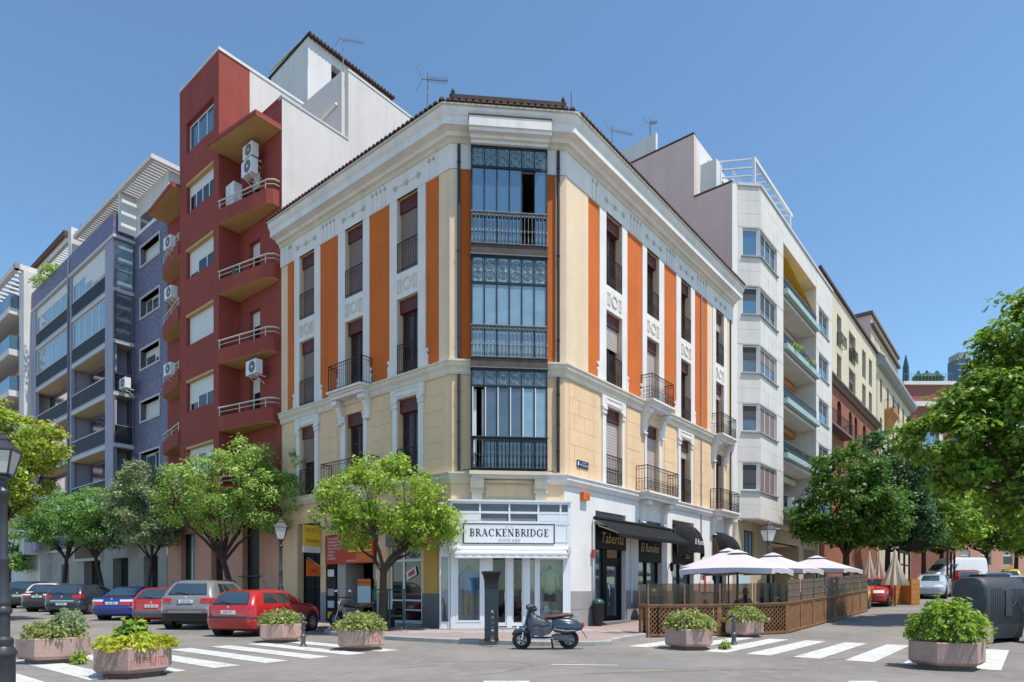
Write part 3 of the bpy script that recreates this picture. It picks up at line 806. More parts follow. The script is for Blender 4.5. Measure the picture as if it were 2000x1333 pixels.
balcony(RF, 5.42, 7.38, Z2 + .006, .56, .95, (5.6, 7.2), True, 'trim')
balcony(RF, 5.0, 7.82, Z1 + .006, .58, .85, (5.45, 7.35), True, 'trim')
balcony(RF, 12.75, 14.72, Z2 + .006, .56, .95, (12.92, 14.54), True, 'trim')
balcony(RF, 12.6, 15.1, Z1 + .006, .58, .85, (12.9, 14.6), True, 'trim')

# glazed bay on the cut corner
BA, BB, BP = .68, 3.18, .36
bay = thing('glazed_bay', 'three storey iron and glass bay hung on the cut corner above the white shop', 'bay window', CF(1.93, 0, 5.3))
tiers = [(16.12, 15.42, 13.87, 12.82, 12.50, 'pane_sky'), (12.50, 11.58, 10.13, 9.07, 8.76, 'pane_curtain'), (8.76, 8.16, 6.44, 5.40, 5.34, 'pane_mid')]
pw = (BB - BA) / 6
for k, (zt, zo, zr, zb, zz, pmn) in enumerate(tiers):
    m = MB()
    for i in range(7):
        t = BA + i * pw
        e = .05 if i in (0, 6) else .028
        m.box(CF, t - e / 2, t + e / 2, BP - .07, BP, zb, zt)
    for z, h in ((zt - .09, .09), (zo - .04, .08), (zr - .03, .06), (zb, .06)): m.box(CF, BA, BB, BP - .075, BP - .004, z, z + h)
    for t in (BA, BB):
        m.box(CF, t - .025, t + .025, .0, .05, zb, zt); m.box(CF, t - .022, t + .022, 0, BP, zb, zb + .06); m.box(CF, t - .022, t + .022, 0, BP, zt - .08, zt); m.box(CF, t - .02, t + .02, 0, BP, zo - .04, zo + .04)
    fm = m.build('bay_frame', 'iron_blue', bay)
    if k == 2:
        m = MB()
        for i in (0, 1, 2, 3, 4, 5): m.box(CF, BA + i * pw + .02, BA + i * pw + .05, BP - .05, BP + .012, zr, zo - .04)
        m.build('sash', 'white_frame', fm)
    for i in range(6):
        a, b = BA + i * pw + .02, BA + (i + 1) * pw - .02
        og = MB().box(CF, a, b, BP - .05, BP - .035, zo + .04, zt - .09).build('ornament_pane', 'orn_glass', fm)
        o2 = MB(); c = (a + b) / 2
        zc0, zc1 = zo + .04, zt - .09
        for zc in (zc0 + (zc1 - zc0) * .3, zc0 + (zc1 - zc0) * .72):
            o2.ring(CF, c, zc, (BP - .035, BP - .022), .14, .11, 12); o2.ring(CF, c, zc, (BP - .035, BP - .022), .07, .045, 8)
        for sg in (-1, 1): o2.box(CF, c + sg * .15 - .01, c + sg * .15 + .01, BP - .035, BP - .024, zc0, zc1)
        for u in range(4): o2.disc(CF, a + (u + .5) * (b - a) / 4, zc0 - .03, BP - .03, BP - .012, .045, 8)
        o2.build('tracery', 'tracery', og)
        op = (k == 0 and i == 4) or (k == 2 and i == 0)
        if op: continue
        MB().box(CF, a, b, BP - .052, BP - .04, zr + .03, zo - .04).build('pane', pmn if not (k == 2 and i > 3) else 'pane_curtain', fm)
        MB().box(CF, a, b, BP - .052, BP - .04, zb + .06, zr - .03).build('pane', pmn if k < 2 else 'pane_mid', fm)
    for t in (BA, BB):
        MB().box(CF, t - .006, t + .006, .05, BP - .07, zb + .06, zo - .04).build('side_pane', pmn, fm)
        MB().box(CF, t - .006, t + .006, .05, BP - .07, zo + .04, zt - .09).build('side_pane', 'orn_glass', fm)
    # turned iron balusters in front of the lower glass
    m = MB(); n = 20
    for z, r in ((zr + .02, .03), (zb + .04, .02), (zb + .5, .008)): m.tube([CF(BA - .04, BP + .05, z), CF(BB + .04, BP + .05, z)], r, 6)
    H = zr - zb
    for i in range(n + 1):
        t = BA + (BB - BA) * i / n
        m.tube([CF(t, BP + .05, zb + H * q) for q in (.02, .15, .36, .42, .48, .62, 1)], [.012, .026, .01, .034, .01, .011, .011], 5, cap=False)
    for i in range(n): m.disc(CF, BA + (BB - BA) * (i + .5) / n, zr - .06, BP + .04, BP + .055, .045, 7)
    m.build('railing', 'iron_pale' if k < 2 else 'iron_blue', fm)
    if k < 2:
        MB().box(CF, BA - .03, BB + .03, 0, BP + .03, zz + .02, zb).build('floor_band', 'rust', fm)
        MB().box(CF, BA - .05, BB + .05, 0, BP + .06, zz - .01, zz + .02).build('floor_edge', 'iron_pale', fm)
# open casement, and a black sheet standing in for the dark of the room
MB().box(CF, BA + 4 * pw + .02, BA + 5 * pw - .02, -1.4, -1.38, 12.9, 15.4).build('room_dark_sheet', 'void', bay)
cm = MB()
for (p, q) in (((BB - pw, BP), (BB - pw * .25, BP - .42)),):
    f2 = Fr(xy(CF, *p), (Vector(xy(CF, *q)) - Vector(xy(CF, *p))).normalized(), (0, -1))
    L_ = (Vector(xy(CF, *q)) - Vector(xy(CF, *p))).length
    cm.box(f2, 0, .03, -.02, .02, 13.9, 15.36).box(f2, L_ - .03, L_, -.02, .02, 13.9, 15.36).box(f2, 0.03, L_ - .03, -.02, .02, 13.9, 13.95).box(f2, .03, L_ - .03, -.02, .02, 15.3, 15.36)
cm.build('casement', 'iron_blue', bay)
bm_ = MB(); bm_.box(CF, BA, BB, -2.2, -2.15, 5.4, 16.1)
bm_.box(CF, BA - .3, BA - .28, -2.2, -.34, 5.4, 16.1).box(CF, BB + .28, BB + .3, -2.2, -.34, 5.4, 16.1)
for z in (12.6, 8.9, 16.05, 5.42): bm_.box(CF, BA - .3, BB + .3, -2.2, -.0, z, z + .04)
bm_.build('room_lining', 'interior', bay)
cu_ = MB()
for a, b in ((BA + .06, BA + .16), (BA + .34, BA + .42)): cu_.box(CF, a, b, .12, .15, 5.5, 8.1)
cu_.build('curtain', 'white_paint', bay)
# bay canopy under the cornice, sill and corbels
MB().box(CF, BA - .03, BB + .03, 0, .46, 16.12, 16.22).box(CF, BA - .06, BB + .06, 0, .56, 16.22, 16.34).box(CF, BA - .1, BB + .1, 0, .72, 16.34, 16.46).box(CF, BA - .1, BB + .1, 0.5, .78, 16.461, 16.78).build('bay_canopy', 'trim', bay)
MB().box(CF, BA - .12, BB + .12, .50, .80, 16.78, 16.82).build('canopy_edge', 'tile_dark', bay)
MB().box(CF, BA - .08, BB + .08, 0, .46, 5.22, 5.34).box(CF, BA - .02, BB + .02, 0, .40, 5.12, 5.22).build('bay_sill', 'trim_warm', bay)
for t in (BA + .18, BB - .18):
    MB().sideprism(CF, [(0, 5.12), (.38, 5.12), (.40, 5.02), (.34, 4.86), (.24, 4.78), (.24, 4.72), (0, 4.72)], t - .22, t + .22).box(CF, t - .24, t + .24, 0, .27, 4.66, 4.72).box(CF, t - .18, t + .18, 0, .2, 4.40, 4.66).build('corbel', 'trim_warm', bay)
MB().box(CF, BA + .42, BB - .42, .0, .10, 5.0, 5.1).build('panel_moulding', 'trim_warm', bay)
m = MB()
for z in (4.52, 4.92): m.box(CF, 1.28, 2.58, 0, .03, z, z + .025)
for t in (1.16, 2.68): m.box(CF, t, t + .025, 0, .03, 4.6, 4.86)
m.build('panel_line', 'trim_warm', bay)
# ================================================================ white shop on the cut corner
sp = thing('corner_shop', 'white panelled shop front with two display windows under a white awning', 'shop', CF(1.93, .3, .11))
P0 = .34
m = MB()
SA, SB = -.02, 3.95
posts = [(SA, .17), (1.0, 1.33), (1.84, 2.02), (2.40, 2.62), (2.78, 2.90), (3.78, SB)]
for a, b in posts: m.box(CF, a, b, P0 - .09, P0, .12, 2.5)
m.box(CF, .17, 1.0, P0 - .09, P0, .12, .34).box(CF, 2.90, 3.78, P0 - .09, P0, .12, .34)
m.box(CF, SA, SB, P0 - .1, P0 - .002, 2.5, 2.92)
m.box(CF, SA, SB, P0 - .12, P0 - .004, 2.92, 3.66)
m.build('shop_frame', 'shop_white', sp)
m = MB()
for a, b, c, d in ((.17, .23, .34, 2.5), (.94, 1.0, .34, 2.5), (2.9, 2.95, .34, 2.5), (3.73, 3.78, .34, 2.5), (.23, .94, .34, .40), (.23, .94, 2.42, 2.5), (2.95, 3.73, .34, .40), (2.95, 3.73, 2.42, 2.5)): m.box(CF, a, b, P0 - .07, P0 + .012, c, d)
m.build('sash', 'shop_white', sp)
for a, b in ((.23, .94), (2.95, 3.73)): MB().box(CF, a, b, P0 - .05, P0 - .04, .40, 2.42).build('display_pane', 'clear_glass', sp)
# upper fascia: louvred lights and panels
m = MB()
for z in (3.66, 3.98, 4.30): m.box(CF, SA, SB, P0 - .1, P0 + .01, z - .04, z + .03)
for t in (SA + .02, .95, 1.93, 2.9, SB - .3, SB - .02): m.box(CF, t - .03, t + .03, P0 - .09, P0 + .008, 3.66, 4.30)
m.box(CF, SA, .92, P0 - .1, P0, 3.70, 3.94).box(CF, 2.93, SB, P0 - .1, P0, 3.70, 3.94)
m.box(CF, SA - .08, SB + .08, -.02, P0 + .06, 4.33, 4.39)
m.build('fascia', 'shop_white', sp)
for a, b, z0, z1 in ((.03, .92, 4.02, 4.26), (.98, 1.9, 4.02, 4.26), (1.96, 2.87, 4.02, 4.26), (2.93, 3.62, 4.02, 4.26), (.98, 1.9, 3.69, 3.94), (1.96, 2.87, 3.69, 3.94), (3.68, 3.9, 4.02, 4.26)):
    lm = MB(); n = 7
    for i in range(n): lm.sideprism(CF, [(P0 - .08, z0 + (z1 - z0) * i / n), (P0 - .03, z0 + (z1 - z0) * i / n), (P0 - .06, z0 + (z1 - z0) * (i + .8) / n)], a, b)
    lm.box(CF, a, b, P0 - .11, P0 - .1, z0, z1); lm.build('louvre', 'louver', sp)
for a, b in ((.05, .36), (3.46, 3.9)):
    m = MB(); m.box(CF, a, b, P0, P0 + .012, 3.0, 3.03).box(CF, a, b, P0, P0 + .012, 3.58, 3.61).box(CF, a, a + .03, P0, P0 + .012, 3.03, 3.58).box(CF, b - .03, b, P0, P0 + .012, 3.03, 3.58); m.build('panel_moulding', 'shop_white', sp)
# returns on both sides
for t0, t1 in ((SA - .36, SA - .02),):
    m = MB().box(CF, t0, t0 + .05, .02, .26, .12, 4.3).box(CF, t1 - .05, t1, .02, .30, .12, 4.3).box(CF, t0 + .05, t1 - .05, .02, .27, .12, .36).box(CF, t0 + .05, t1 - .05, .02, .27, 2.5, 4.3); m.build('side_case', 'shop_white', sp)
    MB().box(CF, t0 + .05, t1 - .05, .22, .225, .36, 2.5).build('side_pane', 'clear_glass', sp)
    MB().box(CF, t0 + .05, t1 - .05, -.02, .0, .36, 2.5).build('side_back', 'shop_back', sp)
    b_ = MB().tube([CF(t0 + .17, .12, .38), CF(t0 + .16, .12, .9), CF(t0 + .10, .12, 1.15)], [.055, .03, .012], 7); tag(b_.build('broom', 'wood_red'), 'small brown broom standing in the narrow side display case', 'broom')
m = MB().box(CF, SB, SB + .04, -.02, P0, .12, 4.3).build('side_case', 'shop_white', sp)
# room behind
m = MB()
for a, b in ((.12, 1.02), (2.84, 3.82)):
    m.box(CF, a, b, -.24, -.22, .34, 2.5).box(CF, a, b, -.6, P0 - .1, .30, .34).box(CF, a, b, -.6, P0 - .1, 2.5, 2.53)
    m.box(CF, a - .02, a, -.6, P0 - .1, .34, 2.5).box(CF, b, b + .02, -.6, P0 - .1, .34, 2.5)
m.build('display_lining', 'shop_back', sp)
m = MB().box(CF, 1.05, 2.84, -2.6, -2.55, .1, 2.6).box(CF, 1.05, 2.84, -2.6, 0, 2.55, 2.6).box(CF, 1.05, 1.07, -2.55, -.62, .1, 2.55).box(CF, 2.82, 2.84, -2.55, -.62, .1, 2.55).box(CF, 1.05, 2.84, -2.6, P0, .10, .13)
m.build('room_lining', 'interior', sp)
for a, b in ((1.33, 1.84), (2.02, 2.40)):
    m = MB().box(CF, a, a + .05, P0 - .07, P0 - .03, .2, 2.48).box(CF, b - .05, b, P0 - .07, P0 - .03, .2, 2.48).box(CF, a + .05, b - .05, P0 - .07, P0 - .03, .2, .32)
    dr = m.build('door', 'shop_white', sp); MB().box(CF, a + .05, b - .05, P0 - .06, P0 - .05, .32, 2.48).build('pane', 'clear_glass', dr)
    MB().tube([CF(b - .07, P0, 1.0), CF(b - .07, P0 + .04, 1.03), CF(b - .07, P0 + .04, 1.3), CF(b - .07, P0, 1.33)], .012, 6).build('handle', 'chrome', dr)
m = MB().box(CF, 2.62, 2.78, P0 - .06, P0 - .05, .34, 2.5); m.build('pane', 'pane_mid', sp)
MB().box(CF, 1.2, 2.7, P0 - .1, P0 + .25, .10, .16).build('door_step', 'pave_grey', sp)
# shelves with goods
sh = thing('shelf_unit', 'dark wooden shelves with folded goods seen through the shop door', 'shelves', CF(2.25, -.9, .13))
m = MB()
for z in (.3, .72, 1.14, 1.56, 1.98): m.box(CF, 1.9, 2.75, -1.15, -.75, z, z + .03)
m.box(CF, 1.87, 1.9, -1.15, -.75, .14, 2.4).box(CF, 2.75, 2.78, -1.15, -.75, .14, 2.4).box(CF, 1.87, 2.78, -1.17, -1.15, .14, 2.4); m.build('frame', 'wood_red', sh)
for z in (.33, .75, 1.17, 1.59, 2.01):
    t = 1.93
    while t < 2.68:
        w_ = random.uniform(.08, .16); h_ = random.uniform(.12, .3)
        g_ = MB().box(CF, t, t + w_, -1.0, -.8, z, z + h_).build('folded_goods', random.choice(['sign_red', 'cloth_tan', 'seat_brown', 'wood_orange', 'cloth_dark', 'shirt_blue']), sh)
        t += w_ + .02
pf = MB().box(CF, 1.30, 1.78, -2.0, -1.97, 1.5, 2.05); pf_ = pf.build('picture_frame', 'black_paint'); tag(pf_, 'framed picture on the wall inside the shop', 'picture'); MB().box(CF, 1.36, 1.72, -1.97, -1.96, 1.56, 1.99).build('print', 'trim_warm', pf_)
# outfits on stands
def outfit(t, name, label, shirt, trousers, short):
    o_ = thing(name, label, 'mannequin', CF(t, .05, .34))
    def ell(m, path, n=12):
        b = len(m.v)
        for (c, rx, ry, z) in path:
            for j in range(n):
                a = 2 * PI * j / n; m.v.append(CF(t + c + rx * math.cos(a), .05 + ry * math.sin(a), z))
        for i in range(len(path) - 1):
            for j in range(n): m.f.append((b + i * n + j, b + i * n + (j + 1) % n, b + (i + 1) * n + (j + 1) % n, b + (i + 1) * n + j))
        m.f.append(tuple(b + j for j in range(n))); m.f.append(tuple(b + (len(path) - 1) * n + j for j in range(n)))
        return m
    s_ = ell(MB(), [(0, .21, .12, 1.25), (0, .205, .12, 1.45), (0, .20, .12, 1.65), (0, .225, .125, 1.85), (0, .215, .11, 1.98), (0, .12, .08, 2.06), (0, .075, .06, 2.09)])
    s_.build('shirt', shirt, o_, smooth=True)
    for sg in (-1, 1):
        MB().tube([CF(t + sg * .17, .05, 2.0), CF(t + sg * .26, .06, 1.85), CF(t + sg * .29, .08, 1.62), CF(t + sg * .27, .11, 1.45 if not short else 1.5)], [.07, .075, .066, .055], 8).build('sleeve', shirt, o_, smooth=True)
        zz = .55 if not short else 1.02
        ell(MB(), [(sg * .12, .075 if not short else .12, .075, zz), (sg * .105, .10, .09, .95 if not short else 1.1), (sg * .09, .115, .11, 1.22), (sg * .085, .11, .11, 1.3)]).build('trouser_leg', trousers, o_, smooth=True)
        MB().box(CF, t + sg * .085 - .11, t + sg * .085 + .11, -.105, -.10, 1.7, 1.705)
    MB().tube([CF(t, .05, 2.06), CF(t, .05, 2.2)], [.055, .05], 10).tube([CF(t, .05, 2.2), CF(t, .05, 2.24)], [.05, .01], 10).build('neck', 'wood_orange', o_, smooth=True)
    MB().tube([CF(t, .05, .34), CF(t, .05, 1.4)], .014, 8).build('stand', 'chrome', o_)
outfit(.60, 'mannequin', 'pale blue shirt and beige trousers on a stand in the left display window', 'shirt_blue', 'cloth_tan', False)
outfit(3.33, 'mannequin', 'pale green shirt and dark shorts on a stand in the right display window', 'shirt_green', 'cloth_dark', True)
hb = thing('handbag', 'small black handbag in the right display window', 'bag', CF(3.62, -.1, .7))
MB().prism(CF, [(3.52, .70), (3.72, .70), (3.70, .86), (3.54, .86)], -.16, -.06).build('body', 'cloth_dark', hb); MB().tube([CF(3.56, -.11, .86), CF(3.58, -.11, .95), CF(3.66, -.11, .95), CF(3.68, -.11, .86)], .01, 5).build('strap', 'cloth_dark', hb)
MB().box(CF, 3.4, 3.76, -.3, .1, .66, .70).build('plinth', 'shop_white', sp)
MB().box(CF, 3.15, 3.3, -.1, .0, .72, .86).build('price_card', 'white_paint', sp); MB().box(CF, 3.1, 3.35, -.3, .1, .67, .72).build('plinth', 'shop_white', sp)
# sign
sg_ = thing('shop_sign', 'white BRACKENBRIDGE SCOTLAND sign board with a thin black border', 'sign', CF(1.93, .4, 2.9))
MB().box(CF, .40, 3.44, P0, P0 + .05, 2.93, 3.60).build('board', 'shop_white', sg_)
m = MB()
for z in (2.93, 3.575): m.box(CF, .40, 3.44, P0 + .045, P0 + .06, z, z + .028)
for t in (.40, 3.412): m.box(CF, t, t + .028, P0 + .045, P0 + .06, 2.958, 3.575)
m.build('border', 'black_paint', sg_)
# serif capitals drawn stroke by stroke: thin and thick stems with serifs
def serif_word(word, fr, t, o, z, h, gap, mat, parent, k=1.):
    W = .16 * h; T = .055 * h; d = .006
    def stroke(m, pts, w): 
        for (x0, y0), (x1, y1) in zip(pts, pts[1:]):
            dx, dy = x1 - x0, y1 - y0; L_ = math.hypot(dx, dy) or 1
            nx, ny = -dy / L_ * w / 2, dx / L_ * w / 2
            q = [(x0 + nx, y0 + ny), (x1 + nx, y1 + ny), (x1 - nx, y1 - ny), (x0 - nx, y0 - ny)]
            m.prism(fr, [(cur + x, z + y) for x, y in q], o, o + d)
    def ser(m, x, y, w=.34): stroke(m, [((x - w / 2 * 1.0), y), ((x + w / 2), y)], T)
    def arc(cx, cy, rx, ry, a0, a1, n=9): return [(cx + rx * math.cos(math.radians(a0 + (a1 - a0) * i / n)), cy + ry * math.sin(math.radians(a0 + (a1 - a0) * i / n))) for i in range(n + 1)]
    widths = dict(B=.68, R=.74, A=.82, C=.78, K=.80, E=.66, N=.84, I=.30, D=.82, G=.86, S=.56, O=.86, T=.72, L=.62)
    tot = sum(widths[c] * h * k for c in word) + gap * (len(word) - 1)
    cur0 = t - tot / 2; H = h
    for c in word:
        m = MB(); w = widths[c] * h * k; cur = cur0; s = .2 * h; e = w - .08 * h
        def stem(x, wd=W): stroke(m, [(x, 0), (x, H)], wd); ser(m, x, T / 2, .32 * h); ser(m, x, H - T / 2, .32 * h)
        if c in 'BRDKEIL': stem(s if c != 'I' else w / 2)
        if c == 'B':
            stroke(m, [(s, H - T / 2)] + arc(e - .22 * h, H * .76, .2 * h, H * .24 - T / 2, 90, -90) + [(s, H * .52)], T * 1.5); stroke(m, [(s, H * .52)] + arc(e - .2 * h, H * .26, .24 * h, H * .26 - T / 2, 90, -90) + [(s, T / 2)], T * 1.7)
        if c == 'R':
            stroke(m, [(s, H - T / 2)] + arc(e - .3 * h, H * .75, .22 * h, H * .25 - T / 2, 90, -90) + [(s, H * .5)], T * 1.6); stroke(m, [(s + .22 * h, H * .5), (e + .06 * h, 0)], W * .9)
        if c == 'A':
            stroke(m, [(.1 * h, 0), (w / 2, H)], T); stroke(m, [(w / 2 - .02 * h, H), (w - .12 * h, 0)], W); stroke(m, [(.24 * h, H * .36), (w - .26 * h, H * .36)], T); ser(m, .1 * h, T / 2, .26 * h); ser(m, w - .12 * h, T / 2, .3 * h)
        if c in 'CG':
            stroke(m, arc(w / 2 + .03 * h, H / 2, w / 2 - .06 * h, H / 2 - T / 2, 48, 130), T * 1.3); stroke(m, arc(w / 2 + .03 * h, H / 2, w / 2 - .06 * h, H / 2 - T / 2, 130, 230), W * .95); stroke(m, arc(w / 2 + .03 * h, H / 2, w / 2 - .06 * h, H / 2 - T / 2, 230, 318), T * 1.3)
            stroke(m, [(w - .1 * h, H * .68), (w - .1 * h, H * .98)], T)
            if c == 'G': stroke(m, [(w - .14 * h, 0.08 * h), (w - .14 * h, H * .45)], W * .9); ser(m, w - .16 * h, H * .45, .3 * h)
        if c == 'K': stroke(m, [(s, H * .4), (e, H)], T); stroke(m, [(s + .12 * h, H * .52), (e + .02 * h, 0)], W * .9); ser(m, e - .02 * h, H - T / 2, .28 * h); ser(m, e, T / 2, .3 * h)
        if c in 'EL':
            stroke(m, [(s, T / 2), (e, T / 2)], T); stroke(m, [(e, 0), (e, .22 * h)], T)
            if c == 'E': stroke(m, [(s, H - T / 2), (e, H - T / 2)], T); stroke(m, [(e, H), (e, H - .22 * h)], T); stroke(m, [(s, H * .52), (e - .14 * h, H * .52)], T); stroke(m, [(e - .14 * h, H * .4), (e - .14 * h, H * .64)], T)
        if c == 'N': stroke(m, [(.14 * h, 0), (.14 * h, H)], T); stroke(m, [(.12 * h, H), (w - .14 * h, 0)], W); stroke(m, [(w - .14 * h, 0), (w - .14 * h, H)], T); ser(m, .14 * h, T / 2, .26 * h); ser(m, w - .14 * h, H - T / 2, .26 * h); ser(m, .08 * h, H - T / 2, .2 * h)
        if c == 'D': stroke(m, [(s, H - T / 2)] + arc(w * .42, H / 2, w * .46, H / 2 - T / 2, 90, 50, 4), T); stroke(m, arc(w * .42, H / 2, w * .46, H / 2 - T / 2, 50, -50), W * .9); stroke(m, arc(w * .42, H / 2, w * .46, H / 2 - T / 2, -50, -90, 4) + [(s, T / 2)], T)
        if c == 'S': stroke(m, arc(w / 2, H * .74, w * .33, H * .24, 30, 250) + arc(w / 2, H * .27, w * .36, H * .25, 70, -150), T * 1.8)
        if c == 'O': stroke(m, arc(w / 2, H / 2, w * .42, H / 2 - T / 2, 0, 360, 18), W * .7)
        if c == 'T': stem(w / 2); stroke(m, [(.06 * h, H - T / 2), (w - .06 * h, H - T / 2)], T); stroke(m, [(.08 * h, H), (.08 * h, H * .78)], T); stroke(m, [(w - .08 * h, H), (w - .08 * h, H * .78)], T)
        m.build('letter', mat, parent); cur0 += w + gap
serif_word('BRACKENBRIDGE', CF, 1.92, P0 + .051, 3.18, .245, .028, 'black_paint', sg_, 1.0)
serif_word('SCOTLAND', CF, 1.92, P0 + .051, 3.0, .095, .022, 'dado', sg_, 1.0)
text_mb('EST    1974', CF, 1.92, P0 + .051, 3.50, .055).build('small_lettering', 'dado', sg_)
# awning of the white shop, mostly rolled in
aw = thing('white_awning', 'rolled white awning across the front of the white shop', 'awning', CF(1.93, .4, 2.5))
MB().tube([CF(.05, P0 + .12, 2.76), CF(3.88, P0 + .12, 2.76)], .085, 10).build('roll', 'white_paint', aw, smooth=True)
m = MB(); m.add([CF(.12, P0 + .10, 2.72), CF(3.8, P0 + .10, 2.72), CF(3.8, P0 + .52, 2.60), CF(.12, P0 + .52, 2.60)], [(0, 1, 2, 3)]); m.box(CF, .1, 3.82, P0 + .50, P0 + .55, 2.56, 2.62); m.build('canopy', 'white_paint', aw)
vm = MB(); n = 24
for i in range(n):
    a = .12 + 3.68 * i / n; b = .12 + 3.68 * (i + 1) / n
    vm.add([CF(a, P0 + .53 + .012 * (i % 2), 2.57), CF(b, P0 + .53 + .012 * ((i + 1) % 2), 2.57), CF(b, P0 + .53 + .012 * ((i + 1) % 2), 2.44), CF(a, P0 + .53 + .012 * (i % 2), 2.44)], [(0, 1, 2, 3)])
vm.build('valance', 'white_paint', aw)
for t in (.0, 3.92): MB().box(CF, t - .05, t + .05, P0, P0 + .2, 2.62, 2.84).build('bracket', 'trim_warm', aw)

# ================================================================ left street shops
# dark entrance
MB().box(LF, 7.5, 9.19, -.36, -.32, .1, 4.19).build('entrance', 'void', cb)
en = MB()
for a in (7.55, 8.36, 9.1): en.box(LF, a, a + .05, -.32, -.27, .1, 4.1)
for z in (1.5, 2.9, 4.06): en.box(LF, 7.6, 9.1, -.32, -.28, z, z + .06)
en.build('entrance_gate', 'black_paint', cb)
# copy shop
cs = thing('copy_shop', 'small copy shop with red fascia, poster and dark display strip', 'shop', LF(5.5, 0, .11))
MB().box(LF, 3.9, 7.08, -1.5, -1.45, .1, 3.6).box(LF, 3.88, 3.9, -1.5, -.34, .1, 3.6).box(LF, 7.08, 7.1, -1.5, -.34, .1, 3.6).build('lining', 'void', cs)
MB().box(LF, 3.98, 7.04, -.02, .10, 2.42, 3.55).build('fascia', 'sign_red', cs)
MB().box(LF, 4.05, 5.5, .10, .115, 2.86, 3.12).build('yellow_strip', 'sign_yellow', cs)
MB().box(LF, 4.0, 5.0, .10, .113, 2.46, 2.82).build('orange_strip', 'sign_orange', cs)
for i, (tx, z) in enumerate((('FOTOCOPIAS', 3.42), ('IMPRESION DIGITAL', 3.29), ('ENCUADERNACION', 3.16), ('SELLOS DE CAUCHO', 3.03), ('TARJETAS', 2.90), ('PLANOS', 2.77), ('CARTELES', 2.64))):
    text_mb(tx, LF, 6.85, .10, z, .115, align='LEFT', sign=-1).build('lettering', 'white_paint', cs)
text_mb('WORK   CENTER', LF, 4.78, .115, 2.99, .19, sign=-1, off=.02).build('lettering', 'black_paint', cs)
text_mb('www.workcenter.es', LF, 5.1, .10, 2.53, .13, sign=-1).build('lettering', 'white_paint', cs)
MB().box(LF, 6.4, 7.05, -.02, .05, .15, 2.40).build('display_strip', 'black_paint', cs)
for z, mt in ((2.05, 'trim'), (1.28, 'dado'), (.80, 'sign_blue'), (.36, 'sign_yellow')): MB().box(LF, 6.5, 6.92, .05, .06, z - .12, z + .16).build('notice', mt, cs)
MB().box(LF, 5.85, 6.38, -.9, -.02, .1, 2.42).build('door_pier', 'ground_stone', cs)
MB().box(LF, 4.55, 5.35, -.25, -.22, .9, 1.55).build('poster', 'sign_blue', cs); MB().box(LF, 4.55, 5.35, -.25, -.215, 1.56, 1.82).build('poster_head', 'sign_orange', cs); text_mb('No cerramos', LF, 4.95, -.215, 1.69, .13, sign=-1).build('lettering', 'purple', cs); MB().box(LF, 4.5, 5.4, -.25, -.22, .74, .89).build('poster_foot', 'sign_red', cs)
MB().box(LF, 4.1, 4.4, -.3, -.27, 1.0, 1.5).build('poster', 'sign_green', cs); MB().box(LF, 4.0, 4.2, -.28, -.25, 1.2, 1.6).build('poster', 'ochre', cs); MB().box(LF, 4.0, 4.3, -.3, -.28, 1.8, 2.15).build('poster', 'white_paint', cs)
MB().box(LF, 3.95, 4.5, -.34, -.31, .15, 2.4).build('pane', 'pane_dark', cs)
# projecting signs
ps = thing('projecting_sign', 'yellow and orange projecting sign above the dark entrance', 'sign', LF(7.6, .1, 3.2))
MB().box(LF, 7.42, 7.5, .05, .82, 3.15, 4.0).build('board', 'sign_yellow', ps); MB().box(LF, 7.4, 7.52, .05, .83, 2.9, 3.15).build('foot', 'trim', ps)
F_ = Fr(xy(LF, 7.41, .43), -uR, -uL)
text_mb('Work', F_, 0, 0, 3.78, .28, sign=-1 if F_.flip is False else 1).build('lettering', 'sign_orange', ps); text_mb('Center', F_, 0, 0, 3.38, .22, sign=-1 if F_.flip is False else 1).build('lettering', 'sign_red', ps)
fl = thing('orange_flag', 'small orange pennant sign on a slanted arm by the copy shop', 'sign', LF(7.2, .1, 2.2))
MB().prism(Fr(xy(LF, 7.25, .08), -uR, uL), [(0.1, 1.95), (.72, 1.95), (.72, 2.62), (.1, 2.36)], 0, .03).build('board', 'sign_orange', fl); MB().tube([LF(7.25, .03, 2.25), LF(7.25, .75, 2.68)], .012, 5).build('arm', 'white_paint', fl)
text_mb('ABC', Fr(xy(LF, 7.245, .5), -uR, -uL), 0, 0, 2.15, .17, sign=1).build('lettering', 'purple', fl)
# second small shop with white glazing bars
ws = thing('small_shop', 'small glazed shop with grey awning box and white bars beside the ochre pier', 'shop', LF(2.3, 0, .11))
MB().box(LF, 1.43, 3.22, -1.2, -1.15, .1, 3.5).build('lining', 'void', ws)
m = MB()
for a, b in ((1.43, 1.55), (2.42, 2.52), (3.12, 3.22)): m.box(LF, a, b, -.16, -.08, .2, 3.0)
for z, h in ((.2, .12), (1.0, .06), (.66, .05), (2.42, .08)): m.box(LF, 1.55, 2.42, -.15, -.09, z, z + h)
for z, h in ((.2, .1), (1.0, .05), (2.42, .08)): m.box(LF, 2.52, 3.12, -.15, -.09, z, z + h)
m.build('glazing_frame', 'shop_white', ws)
for a, b in ((1.55, 2.42), (2.52, 3.12)):
    for z0, z1 in ((.32, .66), (.71, 1.0), (1.06, 2.42), (2.5, 2.98)): MB().box(LF, a, b, -.125, -.115, z0, z1).build('pane', 'pane_dark', ws)
fan = MB()
for cx in (1.98, 2.82):
    for i in range(5):
        a = PI * (i + .5) / 5; fan.tube([LF(cx + .08 * math.cos(a), -.10, 2.52 + .06 * math.sin(a)), LF(cx + .36 * math.cos(a), -.10, 2.55 + .40 * math.sin(a))], .012, 4)
fan.build('fan_bars', 'wood_red', ws)
MB().box(LF, 1.4, 3.25, -.1, .12, 2.98, 3.42).build('awning_box', 'dado_dark', ws)
